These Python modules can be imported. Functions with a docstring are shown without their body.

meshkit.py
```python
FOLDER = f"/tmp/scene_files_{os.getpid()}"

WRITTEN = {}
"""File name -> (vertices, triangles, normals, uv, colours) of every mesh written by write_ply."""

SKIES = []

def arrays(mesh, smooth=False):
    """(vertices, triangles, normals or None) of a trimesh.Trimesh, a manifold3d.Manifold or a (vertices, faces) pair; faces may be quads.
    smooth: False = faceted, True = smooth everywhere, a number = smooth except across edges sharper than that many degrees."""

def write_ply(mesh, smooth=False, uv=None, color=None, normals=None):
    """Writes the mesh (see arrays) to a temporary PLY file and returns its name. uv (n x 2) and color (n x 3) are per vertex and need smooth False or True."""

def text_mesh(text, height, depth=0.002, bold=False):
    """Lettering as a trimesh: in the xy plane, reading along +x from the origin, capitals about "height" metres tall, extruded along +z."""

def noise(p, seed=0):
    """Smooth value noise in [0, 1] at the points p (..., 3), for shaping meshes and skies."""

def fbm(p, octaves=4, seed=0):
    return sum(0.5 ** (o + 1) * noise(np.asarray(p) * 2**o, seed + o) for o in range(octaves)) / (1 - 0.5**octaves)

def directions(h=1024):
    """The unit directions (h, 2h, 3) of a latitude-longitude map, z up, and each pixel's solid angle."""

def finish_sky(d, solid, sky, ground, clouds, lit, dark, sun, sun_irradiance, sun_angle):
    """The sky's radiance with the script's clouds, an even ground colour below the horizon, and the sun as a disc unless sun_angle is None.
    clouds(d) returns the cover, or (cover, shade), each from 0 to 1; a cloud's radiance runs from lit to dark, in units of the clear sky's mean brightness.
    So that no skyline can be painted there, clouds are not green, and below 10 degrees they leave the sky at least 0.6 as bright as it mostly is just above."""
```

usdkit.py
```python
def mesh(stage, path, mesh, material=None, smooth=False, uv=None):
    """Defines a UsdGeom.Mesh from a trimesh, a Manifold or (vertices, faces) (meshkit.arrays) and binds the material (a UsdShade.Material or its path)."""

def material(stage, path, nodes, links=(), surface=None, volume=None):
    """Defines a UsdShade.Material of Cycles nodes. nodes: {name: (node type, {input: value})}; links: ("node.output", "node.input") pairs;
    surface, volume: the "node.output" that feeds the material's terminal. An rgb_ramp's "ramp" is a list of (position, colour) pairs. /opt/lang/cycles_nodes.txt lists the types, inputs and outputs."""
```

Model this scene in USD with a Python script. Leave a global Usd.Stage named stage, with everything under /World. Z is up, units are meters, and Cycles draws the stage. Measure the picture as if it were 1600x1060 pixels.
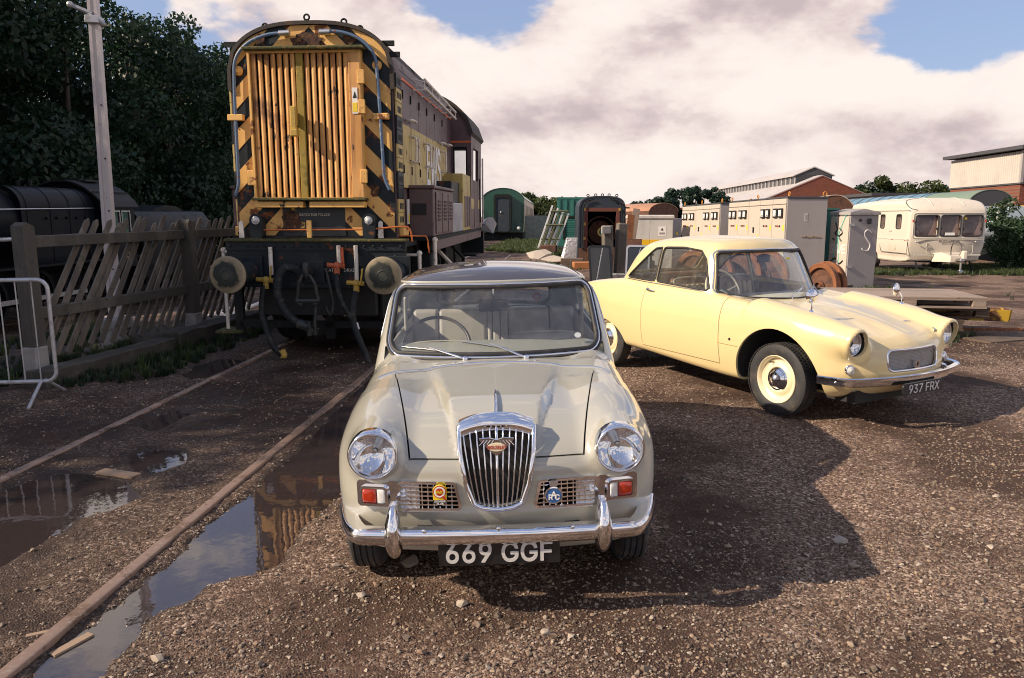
import math, random
import numpy as np, trimesh, manifold3d as m3, shapely.geometry as sg, shapely.affinity as sa
from shapely.ops import unary_union
from scipy.spatial import cKDTree
import usdkit, meshkit
from pxr import Usd, UsdGeom, UsdLux, UsdShade, Gf, Sdf, Vt

stage = Usd.Stage.CreateInMemory()
UsdGeom.SetStageUpAxis(stage, 'Z')
UsdGeom.Xform.Define(stage, '/World')
PI = math.pi
# ------------------------------------------------------------------ camera
FPX, HCAM, PITCH = 1170.0, 1.70, 9.6528
cam = UsdGeom.Camera.Define(stage, '/World/camera')
cam.AddTranslateOp().Set(Gf.Vec3d(0, 0, HCAM))
cam.AddRotateXOp().Set(90 - PITCH)
cam.CreateHorizontalApertureAttr(36.0)
cam.CreateVerticalApertureAttr(36.0 * 678 / 1024)
cam.CreateFocalLengthAttr(36.0 * FPX / 1600)
cam.CreateClippingRangeAttr(Gf.Vec2f(0.05, 5000))
cam.CreateFStopAttr(0.0)
cam.CreateExposureAttr(0.68)
# ------------------------------------------------------------------ light
SUN_TO = np.array([-1.0, -0.27, 0.0]); SUN_TO /= np.linalg.norm(SUN_TO)
SUN_EL = math.radians(32)
SUN_ROT = math.atan2(SUN_TO[0], SUN_TO[1])
sun = UsdLux.DistantLight.Define(stage, '/World/sun')
sun.CreateIntensityAttr(1.22); sun.CreateAngleAttr(0.55); sun.CreateNormalizeAttr(True)
sun.CreateColorAttr(Gf.Vec3f(1.0, 0.83, 0.64))
sd = np.array([SUN_TO[0] * math.cos(SUN_EL), SUN_TO[1] * math.cos(SUN_EL), math.sin(SUN_EL)])
_z = sd; _x = np.cross([0, 0, 1], _z); _x /= np.linalg.norm(_x); _y = np.cross(_z, _x)
sun.AddTransformOp().Set(Gf.Matrix4d(*_x, 0, *_y, 0, *_z, 0, 0, 0, 0, 1))

def skydir(px, py):
    "the direction in which the photograph shows a cloud edge or a blue gap"
    a = (px - 800) / FPX; b = -(py - 530) / FPX; p = math.radians(PITCH)
    d = np.array([a, math.cos(p) + b * math.sin(p), -math.sin(p) + b * math.cos(p)])
    return d / np.linalg.norm(d)

def sky_material(strength=0.085):
    N = {'tc': ('texture_coordinate', {}),
         'sky': ('sky_texture', {'sky_type': 'single_scattering', 'sun_disc': False, 'sun_elevation': SUN_EL, 'sun_rotation': SUN_ROT,
                                 'altitude': 60.0, 'aerosol_density': 1.5, 'ozone_density': 1.6}),
         'bg': ('background_shader', {'strength': strength}),
         'sq': ('mapping', {'mapping_type': 'point', 'scale': (1, 1, 1.9)}),
         'sq2': ('mapping', {'mapping_type': 'point', 'scale': (1, 1, 1.9), 'location': (-0.035, -0.01, 0.075)}),
         'nz': ('noise_texture', {'scale': 4.2, 'detail': 10.0, 'roughness': 0.56, 'distortion': 0.1}),
         'nz2': ('noise_texture', {'scale': 4.2, 'detail': 6.0, 'roughness': 0.5, 'distortion': 0.1}),
         'nz3': ('noise_texture', {'scale': 4.2, 'detail': 6.0, 'roughness': 0.5, 'distortion': 0.1}),
         'fine': ('noise_texture', {'scale': 17.0, 'detail': 6.0, 'roughness': 0.6})}
    L = [('tc.generated', 'sq.vector'), ('tc.generated', 'sq2.vector'), ('sq.vector', 'nz.vector'), ('sq.vector', 'nz2.vector'),
         ('sq2.vector', 'nz3.vector'), ('sq.vector', 'fine.vector')]
    acc = 'nz.fac'
    # blue openings (negative) and the long low cumulus (positive) of this sky
    spots = [((800, 0), 0.10, -.30), ((690, -80), 0.12, -.14), ((1480, 95), 0.13, -.19), ((1620, 10), .14, -.15), ((300, -10), 0.13, -.12), ((1190, 100), .17, .13), ((960, 70), .15, .12),
             ((640, 90), 0.12, .13), ((1000, 280), .36, .20), ((1592, 90), .05, .16), ((480, 230), .3, .12), ((1500, 265), .16, .16)]
    for i, ((px, py), r, a) in enumerate(spots):
        c = skydir(px, py)
        N[f'ds{i}'] = ('vector_math', {'math_type': 'distance', 'vector2': tuple(c)})
        N[f'mr{i}'] = ('map_range', {'range_type': 'smoothstep', 'from_min': 0.0, 'from_max': r * 1.6, 'to_min': a, 'to_max': 0.0, 'clamp': True})
        N[f'ad{i}'] = ('math', {'math_type': 'add'})
        L += [('tc.generated', f'ds{i}.vector1'), (f'ds{i}.value', f'mr{i}.value'), (acc, f'ad{i}.value1'), (f'mr{i}.result', f'ad{i}.value2')]
        acc = f'ad{i}.value'
    N['sep'] = ('separate_xyz', {}); N['hi'] = ('map_range', {'range_type': 'smoothstep', 'from_min': .42, 'from_max': .80, 'to_min': 0.0, 'to_max': -.14, 'clamp': True}); N['adh'] = ('math', {'math_type': 'add'})
    L += [('tc.generated', 'sep.vector'), ('sep.z', 'hi.value'), (acc, 'adh.value1'), ('hi.result', 'adh.value2')]; acc = 'adh.value'
    N['cov'] = ('map_range', {'range_type': 'smoothstep', 'from_min': 0.44, 'from_max': 0.53, 'to_min': 0.0, 'to_max': 1.0, 'clamp': True})
    L += [(acc, 'cov.value')]
    # self shading: thickness towards the sun compared with thickness here
    N['df'] = ('math', {'math_type': 'subtract'})
    N['fs'] = ('math', {'math_type': 'multiply_add', 'value2': 0.26, 'value3': -0.13})
    N['df2'] = ('math', {'math_type': 'add'})
    N['sh'] = ('map_range', {'range_type': 'smoothstep', 'from_min': -0.11, 'from_max': 0.18, 'to_min': 0.0, 'to_max': 1.0, 'clamp': True})
    N['cc'] = ('rgb_ramp', {'ramp': [(0, (7.5, 6.75, 6.3)), (0.4, (6.9, 6.0, 5.65)), (0.75, (5.7, 4.8, 4.65)), (1.0, (4.4, 3.65, 3.75))]})
    N['mx'] = ('mix_color', {'blend_type': 'mix'}); N['air'] = ('mix_color', {'blend_type': 'mix', 'fac': .55, 'b': (2.9, 3.5, 5.6)})
    L += [('nz3.fac', 'df.value1'), ('nz2.fac', 'df.value2'), ('fine.fac', 'fs.value1'), ('df.value', 'df2.value1'), ('fs.value', 'df2.value2'),
          ('df2.value', 'sh.value'), ('sh.result', 'cc.fac'), ('cov.result', 'mx.fac'), ('sky.color', 'air.a'), ('air.result', 'mx.a'), ('cc.color', 'mx.b'), ('mx.result', 'bg.color')]
    return usdkit.material(stage, '/World/Looks/sky_look', N, L, surface='bg.background')
UsdGeom.Scope.Define(stage, '/World/Looks')
dome = UsdLux.DomeLight.Define(stage, '/World/sky')
dome.CreateIntensityAttr(1.0)
UsdShade.MaterialBindingAPI.Apply(dome.GetPrim()).Bind(sky_material())
dome.GetPrim().SetCustomDataByKey('kind', 'structure')

# ------------------------------------------------------------------ helpers: prims
USED = {}
def numbered(path):
    n = USED.get(path, -1) + 1
    USED[path] = n
    return path if n == 0 else f'{path}_{n:03d}'
def tag(prim, label=None, cat=None, group=None, kind=None):
    for k, v in (('label', label), ('category', cat), ('group', group), ('kind', kind)):
        if v: prim.SetCustomDataByKey(k, v)
    return prim
def xf(prim, loc=(0, 0, 0), rot=(0, 0, 0)):
    x = UsdGeom.Xformable(prim)
    x.AddTranslateOp().Set(Gf.Vec3d(*map(float, loc)))
    x.AddRotateXYZOp().Set(Gf.Vec3f(*map(float, rot)))
def thing(name, label, cat, loc=(0, 0, 0), rot=(0, 0, 0), group=None, kind=None):
    x = UsdGeom.Xform.Define(stage, numbered('/World/' + name))
    xf(x.GetPrim(), loc, rot if np.ndim(rot) else (0, 0, rot))
    return tag(x.GetPrim(), label, cat, group, kind)
def P(m):
    return m.parts() if isinstance(m, MB) else m
def obj(name, mesh, mat, parent=None, smooth=30, label=None, kind=None, normals=None):
    if isinstance(mesh, list): mesh = trimesh.util.concatenate(mesh)
    if isinstance(mesh, MB): mesh = mesh.mesh()
    base = parent.GetPath().pathString if parent is not None else '/World'
    m = usdkit.mesh(stage, numbered(base + '/' + name), mesh, MAT[mat] if isinstance(mat, str) else mat, smooth=smooth)
    return tag(m.GetPrim(), label, kind=kind)
def solo(name, mesh, mat, label, cat, group=None, kind=None, smooth=30):
    p = obj(name, mesh, mat, None, smooth)
    return tag(p, label, cat, group, kind)
def copy_of(src, loc, rot=(0, 0, 0), label=None, group=None):
    x = UsdGeom.Xform.Define(stage, numbered('/World/' + stem(src.GetName())))
    xf(x.GetPrim(), loc, rot if np.ndim(rot) else (0, 0, rot))
    cd = src.GetCustomData()
    tag(x.GetPrim(), label or cd.get('label'), cd.get('category'), group or cd.get('group'))
    for ch in src.GetChildren():
        pass
    x.GetPrim().GetReferences().AddInternalReference(src.GetPath())
    x.GetPrim().SetInstanceable(True)
    return x.GetPrim()
def stem(n):
    return n[:-4] if len(n) > 4 and n[-4] == '_' and n[-3:].isdigit() else n

# ------------------------------------------------------------------ helpers: meshes
def rotm(rx=0, ry=0, rz=0):
    return trimesh.transformations.euler_matrix(math.radians(rx), math.radians(ry), math.radians(rz), 'sxyz')
def box(x0, x1, y0, y1, z0, z1, bev=0.0):
    x0, x1 = min(x0, x1), max(x0, x1); y0, y1 = min(y0, y1), max(y0, y1); z0, z1 = min(z0, z1), max(z0, z1)
    if bev <= 0:
        b = trimesh.creation.box([x1 - x0, y1 - y0, z1 - z0])
        b.apply_translation([(x0 + x1) / 2, (y0 + y1) / 2, (z0 + z1) / 2]); return b
    b = min(bev, (x1 - x0) / 2.01, (y1 - y0) / 2.01, (z1 - z0) / 2.01)
    pts = []
    for sx in (0, 1):
        for sy in (0, 1):
            for sz in (0, 1):
                X, Y, Z = (x0, x1)[sx], (y0, y1)[sy], (z0, z1)[sz]
                ix, iy, iz = X + b * (1 - 2 * sx), Y + b * (1 - 2 * sy), Z + b * (1 - 2 * sz)
                pts += [(X, iy, iz), (ix, Y, iz), (ix, iy, Z)]
    return trimesh.Trimesh(*hull(pts), process=False)
def hull(pts):
    mm = m3.Manifold.hull_points(np.asarray(pts, float)).to_mesh()
    return np.array(mm.vert_properties[:, :3], float), np.array(mm.tri_verts)
def hullmesh(pts): return trimesh.Trimesh(*hull(pts), process=False)
def cyl(p0, p1, r, r1=None, n=14, caps=True):
    p0, p1 = np.asarray(p0, float), np.asarray(p1, float)
    r1 = r if r1 is None else r1
    d = p1 - p0; L = np.linalg.norm(d); d = d / L
    a = np.cross(d, [0, 0, 1.0] if abs(d[2]) < .9 else [1.0, 0, 0]); a /= np.linalg.norm(a); b = np.cross(d, a)
    t = np.linspace(0, 2 * PI, n, endpoint=False)
    c = np.cos(t)[:, None] * a + np.sin(t)[:, None] * b
    v = np.vstack([p0 + r * c, p1 + r1 * c, [p0], [p1]])
    f = []
    for i in range(n):
        j = (i + 1) % n
        f += [(i, i + n, j), (j, i + n, j + n)]
        if caps: f += [(2 * n, i, j), (2 * n + 1, j + n, i + n)]
    m = trimesh.Trimesh(v, f, process=False); m.invert() if m.volume < 0 else None
    return m
def tube(path, r, n=8, closed=False, caps=True):
    p = np.asarray(path, float); k = len(p)
    r = np.broadcast_to(np.asarray(r, float), (k,))
    if closed: tg = np.roll(p, -1, 0) - np.roll(p, 1, 0)
    else: tg = np.gradient(p, axis=0)
    tg /= np.maximum(np.linalg.norm(tg, axis=1, keepdims=True), 1e-9)
    a = np.cross(tg[0], [0, 0, 1.0] if abs(tg[0][2]) < .9 else [1.0, 0, 0]); a /= np.linalg.norm(a)
    t = np.linspace(0, 2 * PI, n, endpoint=False); V = []
    for i in range(k):
        a = a - tg[i] * (a @ tg[i]); a /= np.linalg.norm(a); b = np.cross(tg[i], a)
        V.append(p[i] + r[i] * (np.cos(t)[:, None] * a + np.sin(t)[:, None] * b))
    V = np.vstack(V); f = []
    for i in range(k if closed else k - 1):
        i2 = (i + 1) % k
        for j in range(n):
            j2 = (j + 1) % n
            f += [(i * n + j, i * n + j2, i2 * n + j2), (i * n + j, i2 * n + j2, i2 * n + j)]
    if not closed and caps:
        V = np.vstack([V, p[:1], p[-1:]]); c0 = len(V) - 2
        for j in range(n):
            j2 = (j + 1) % n
            f += [(c0, j2, j), (c0 + 1, (k - 1) * n + j, (k - 1) * n + j2)]
    return trimesh.Trimesh(V, f, process=False)
def spline(pts, n=8, closed=False):
    "Catmull-Rom through pts"
    p = np.asarray(pts, float); k = len(p); out = []
    idx = range(k if closed else k - 1)
    for i in idx:
        if closed: a, b, c, d = p[(i - 1) % k], p[i], p[(i + 1) % k], p[(i + 2) % k]
        else: a, b, c, d = p[max(i - 1, 0)], p[i], p[i + 1], p[min(i + 2, k - 1)]
        for t in np.linspace(0, 1, n, endpoint=False):
            out.append(.5 * (2 * b + (c - a) * t + (2 * a - 5 * b + 4 * c - d) * t * t + (3 * b - a - 3 * c + d) * t ** 3))
    if not closed: out.append(p[-1])
    return np.array(out)
def sweep(path, prof, closed=False, up=(0, 0, 1)):
    "profile (u sideways, v up) swept along path, kept upright"
    p = np.asarray(path, float); q = np.asarray(prof, float); k, n = len(p), len(q)
    tg = (np.roll(p, -1, 0) - np.roll(p, 1, 0)) if closed else np.gradient(p, axis=0)
    tg /= np.linalg.norm(tg, axis=1, keepdims=True)
    s = np.cross(tg, up); s /= np.linalg.norm(s, axis=1, keepdims=True); u = np.cross(s, tg)
    V = (p[:, None] + q[None, :, 0, None] * s[:, None] + q[None, :, 1, None] * u[:, None]).reshape(-1, 3); f = []
    for i in range(k if closed else k - 1):
        i2 = (i + 1) % k
        for j in range(n):
            j2 = (j + 1) % n
            f += [(i * n + j, i * n + j2, i2 * n + j2), (i * n + j, i2 * n + j2, i2 * n + j)]
    if not closed:
        cap = trimesh.creation.triangulate_polygon(sg.Polygon(q), engine='earcut')
        tri = np.array(cap[1]); cv = np.array(cap[0])
        o = len(V); V = np.vstack([V, p[0] + cv[:, :1] * s[0] + cv[:, 1:] * u[0], p[-1] + cv[:, :1] * s[-1] + cv[:, 1:] * u[-1]])
        f += [tuple(t + o) for t in tri] + [tuple(t[::-1] + o + len(cv)) for t in tri]
    m = trimesh.Trimesh(V, f, process=False)
    if m.volume < 0: m.invert()
    return m
def lathe(prof, axis='z', n=32):
    "prof: (r, h) list turned round an axis"
    q = np.asarray(prof, float); t = np.linspace(0, 2 * PI, n, endpoint=False); k = len(q)
    V = np.stack([q[:, None, 0] * np.cos(t), q[:, None, 0] * np.sin(t), np.broadcast_to(q[:, None, 1], (k, n))], -1).reshape(-1, 3); f = []
    for i in range(k - 1):
        for j in range(n):
            j2 = (j + 1) % n
            f += [(i * n + j, i * n + j2, (i + 1) * n + j2), (i * n + j, (i + 1) * n + j2, (i + 1) * n + j)]
    m = trimesh.Trimesh(V, f, process=True)
    if axis == 'x': m.apply_transform(rotm(ry=90))
    if axis == 'y': m.apply_transform(rotm(rx=-90))
    return m
def plate(poly, depth, bev=0):
    "shapely polygon in xy pulled up along z"
    g = getattr(poly, 'geoms', [poly])
    return trimesh.util.concatenate([trimesh.creation.extrude_polygon(x, depth, engine='earcut') for x in g if x.area > 1e-9])
def plate_xz(poly, y0, y1):
    m = plate(poly, 1.0); v = m.vertices.copy()
    m.vertices = np.stack([v[:, 0], y0 + (y1 - y0) * v[:, 2], v[:, 1]], -1)
    if m.volume < 0: m.invert()
    return m
def plate_yz(poly, x0, x1):
    m = plate(poly, 1.0); v = m.vertices.copy()
    m.vertices = np.stack([x0 + (x1 - x0) * v[:, 2], v[:, 0], v[:, 1]], -1)
    if m.volume < 0: m.invert()
    return m
def rrect(x0, x1, y0, y1, r, n=6):
    b = sg.box(x0 + r, y0 + r, x1 - r, y1 - r)
    return b.buffer(r, quad_segs=n)
def tf(m, loc=(0, 0, 0), rot=(0, 0, 0), scale=None):
    m = m.copy()
    if scale is not None: m.apply_scale(scale)
    m.apply_transform(rotm(*rot)); m.apply_translation(loc); return m
def aim(m, origin, xdir, ydir):
    "place a mesh made in the xy plane (facing +z) with its x and y along the given directions"
    x = np.asarray(xdir, float); x /= np.linalg.norm(x); y = np.asarray(ydir, float); y -= x * (x @ y); y /= np.linalg.norm(y)
    T = np.eye(4); T[:3, 0], T[:3, 1], T[:3, 2], T[:3, 3] = x, y, np.cross(x, y), origin
    m = m.copy(); m.apply_transform(T); return m
def text_at(s, h, origin, xdir, ydir, depth=.002, bold=False, center=True, stretch=1.0):
    t = meshkit.text_mesh(s, h, depth, bold)
    if center: t.apply_translation([-(t.bounds[0][0] + t.bounds[1][0]) / 2, -h / 2, 0])
    t.apply_scale([stretch, 1, 1])
    return aim(t, origin, xdir, ydir)
def grid(X, Y, Z):
    "quad grid mesh from 2-d arrays"
    n, k = X.shape; V = np.stack([X, Y, Z], -1).reshape(-1, 3)
    i = np.arange(n * k).reshape(n, k)
    f = np.stack([i[:-1, :-1], i[1:, :-1], i[1:, 1:], i[:-1, 1:]], -1).reshape(-1, 4)
    return trimesh.Trimesh(V, np.vstack([f[:, [0, 1, 2]], f[:, [0, 2, 3]]]), process=False)
class MB:
    def __init__(s, *m):
        s.m = []
        for q in m: s += q
    def __iadd__(s, m):
        s.m += m if isinstance(m, list) else [m]; return s
    def mesh(s): return trimesh.util.concatenate(s.m)
def man(m):
    m = trimesh.Trimesh(m.vertices, m.faces, process=True); m.merge_vertices()
    return m3.Manifold(m3.Mesh(np.asarray(m.vertices, np.float32), np.asarray(m.faces, np.uint32)))
def unman(M):
    q = M.to_mesh(); return trimesh.Trimesh(np.array(q.vert_properties[:, :3], float), np.array(q.tri_verts), process=False)
def mirror_y(m):
    m = m.copy(); m.vertices[:, 1] *= -1; m.invert(); return m
def mirror_x(m):
    m = m.copy(); m.vertices[:, 0] *= -1; m.invert(); return m

# ------------------------------------------------------------------ helpers: materials
MAT = {}
def look(name, col, rough=.5, metal=0.0, coat=0.0, spots=(), bump=None, spec=.5, sheen=0, emit=None, coord='object', **kw):
    """principled material; spots: list of (scale, lo, hi, colour, roughness or None[, detail, stretch]) patches laid over by noise between lo and hi; bump: (scale, strength, distance)"""
    N = {'p': ('principled_bsdf', {'base_color': tuple(col), 'roughness': rough, 'metallic': metal, 'coat_weight': coat, 'specular_ior_level': spec, **kw}),
         'tc': ('texture_coordinate', {})}
    L = []; cur = None; curr = None
    if spots:
        N['c0'] = ('color', {'value': tuple(col)}); cur = 'c0.color'
        N['r0'] = ('value', {'value': rough}); curr = 'r0.value'
    for i, sp in enumerate(spots):
        sc, lo, hi, c, r = sp[:5]
        N[f'n{i}'] = ('noise_texture', {'scale': sc, 'detail': float(sp[5]) if len(sp) > 5 else 6.0, 'roughness': .6})
        if len(sp) > 6:
            N[f'mp{i}'] = ('mapping', {'mapping_type': 'point', 'scale': sp[6], 'location': (i * 3.1, i * 1.7, i)})
        else:
            N[f'mp{i}'] = ('mapping', {'mapping_type': 'point', 'location': (i * 3.1, i * 1.7, i)})
        L += [(f'tc.{coord}', f'mp{i}.vector'), (f'mp{i}.vector', f'n{i}.vector')]
        N[f'm{i}'] = ('map_range', {'range_type': 'smoothstep', 'from_min': lo, 'from_max': hi, 'to_min': 0.0, 'to_max': 1.0, 'clamp': True})
        N[f'x{i}'] = ('mix_color', {'blend_type': 'mix', 'b': tuple(c)})
        L += [(f'n{i}.fac', f'm{i}.value'), (f'm{i}.result', f'x{i}.fac'), (cur, f'x{i}.a')]
        cur = f'x{i}.result'
        if r is not None:
            N[f'q{i}'] = ('mix_float', {'b': r}); L += [(f'm{i}.result', f'q{i}.fac'), (curr, f'q{i}.a')]; curr = f'q{i}.result'
    if cur: L += [(cur, 'p.base_color'), (curr, 'p.roughness')]
    if bump:
        N['bn'] = ('noise_texture', {'scale': bump[0], 'detail': 5.0, 'roughness': .6})
        N['b'] = ('bump', {'strength': bump[1], 'distance': bump[2]})
        L += [(f'tc.{coord}', 'bn.vector'), ('bn.fac', 'b.height'), ('b.normal', 'p.normal')]
    if emit: N['p'][1].update(emission_color=emit[:3], emission_strength=emit[3])
    MAT[name] = usdkit.material(stage, '/World/Looks/' + name, N, L, surface='p.BSDF')
    return MAT[name]
def glass(name, tint=(1, 1, 1), ior=1.5, dust=0.0, dustcol=(.5, .48, .45), streak=False):
    "window pane: sunlight passes, the sky glints off it, a film of dust scatters"
    N = {'t': ('transparent_bsdf', {'color': tint}), 'g': ('glossy_bsdf', {'color': (1, 1, 1), 'roughness': .005}), 'lw': ('layer_weight', {'blend': .5}), 'pw': ('math', {'math_type': 'power', 'value2': 4.0}), 'f': ('math', {'math_type': 'multiply_add', 'value2': .75, 'value3': .035}), 'm': ('mix_closure', {})}
    L = [('lw.facing', 'pw.value1'), ('pw.value', 'f.value1'), ('f.value', 'm.fac'), ('t.BSDF', 'm.closure1'), ('g.BSDF', 'm.closure2')]
    out = 'm.closure'
    if dust:
        N.update(tc=('texture_coordinate', {}), mp=('mapping', {'mapping_type': 'point', 'scale': (6, 9, 1.2) if streak else (3, 3, 3)}), n=('noise_texture', {'scale': 2.0, 'detail': 6.0, 'roughness': .6}),
                 mr=('map_range', {'range_type': 'smoothstep', 'from_min': .42, 'from_max': .75, 'to_min': dust * .35, 'to_max': dust, 'clamp': True}),
                 d=('diffuse_bsdf', {'color': dustcol}), m2=('mix_closure', {}))
        L += [('tc.object', 'mp.vector'), ('mp.vector', 'n.vector'), ('n.fac', 'mr.value'), ('mr.result', 'm2.fac'), ('m.closure', 'm2.closure1'), ('d.BSDF', 'm2.closure2')]
        out = 'm2.closure'
    MAT[name] = usdkit.material(stage, '/World/Looks/' + name, N, L, surface=out)
# ================================================================== implicit surfaces -> meshes
def smax(a, b, k):
    h = np.maximum(k - np.abs(a - b), 0) / k
    return np.maximum(a, b) + h * h * k * .25
def smin(a, b, k): return -smax(-a, -b, k)
def fgrad(f, p, e=1e-4):
    g = np.stack([(f(*(p + d).T) - f(*(p - d).T)) for d in np.eye(3) * e], -1) / (2 * e)
    return g
def nets(f, lo, hi, h, iters=3):
    "surface nets on a regular grid, then vertices pulled onto f = 0"
    lo, hi = np.asarray(lo, float), np.asarray(hi, float)
    n = np.ceil((hi - lo) / h).astype(int) + 1
    ax = [lo[k] + h * np.arange(n[k]) for k in range(3)]
    G = np.stack(np.meshgrid(*ax, indexing='ij'), -1)
    v = f(*G.reshape(-1, 3).T).reshape(n).astype(np.float64)
    s = v < 0
    c = s[:-1, :-1, :-1].astype(np.int8); cnt = np.zeros(c.shape, int)
    for i in (0, 1):
        for j in (0, 1):
            for k in (0, 1):
                cnt += s[i:n[0] - 1 + i, j:n[1] - 1 + j, k:n[2] - 1 + k]
    act = (cnt > 0) & (cnt < 8)
    idx = -np.ones(act.shape, int); cells = np.argwhere(act); idx[act] = np.arange(len(cells))
    pos = np.zeros((len(cells), 3)); w = np.zeros(len(cells))
    for d in range(3):
        o = [k for k in range(3) if k != d]
        for i in (0, 1):
            for j in (0, 1):
                a = cells.copy(); a[:, o[0]] += i; a[:, o[1]] += j; b = a.copy(); b[:, d] += 1
                va, vb = v[tuple(a.T)], v[tuple(b.T)]
                cr = (va < 0) != (vb < 0); t = np.where(cr, va / np.where(cr, va - vb, 1), 0)
                q = a.astype(float); q[:, d] += t
                pos[cr] += q[cr]; w += cr
    V = lo + h * pos / w[:, None]
    F = []
    for d in range(3):
        o = [(d + 1) % 3, (d + 2) % 3]
        sl = [slice(1, n[k] - 1) for k in range(3)]; sl[d] = slice(0, n[d] - 1); sl2 = list(sl); sl2[d] = slice(1, n[d])
        A, B = s[tuple(sl)], s[tuple(sl2)]
        e = np.argwhere(A != B); st = A[tuple(e.T)]
        e = e + np.array([0 if k == d else 1 for k in range(3)])
        def cid(i, j):
            q = e.copy(); q[:, o[0]] -= i; q[:, o[1]] -= j; return idx[tuple(q.T)]
        quad = np.stack([cid(1, 1), cid(0, 1), cid(0, 0), cid(1, 0)], 1)
        quad[~st] = quad[~st][:, ::-1]
        F.append(quad)
    F = np.vstack(F)
    for _ in range(iters):
        g = fgrad(f, V); gg = np.maximum((g * g).sum(1), 1e-6)
        step = -(f(*V.T) / gg)[:, None] * g
        L = np.linalg.norm(step, axis=1, keepdims=True); step *= np.minimum(1, .6 * h / np.maximum(L, 1e-9))
        V = V + step
    # split each quad along its shorter diagonal
    d1 = np.linalg.norm(V[F[:, 0]] - V[F[:, 2]], axis=1); d2 = np.linalg.norm(V[F[:, 1]] - V[F[:, 3]], axis=1)
    a = F[d1 <= d2]; b = F[d1 > d2]
    T = np.vstack([a[:, [0, 1, 2]], a[:, [0, 2, 3]], b[:, [0, 1, 3]], b[:, [1, 2, 3]]])
    m = trimesh.Trimesh(V, T, process=False)
    if m.volume < 0: m.invert()
    return m
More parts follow.
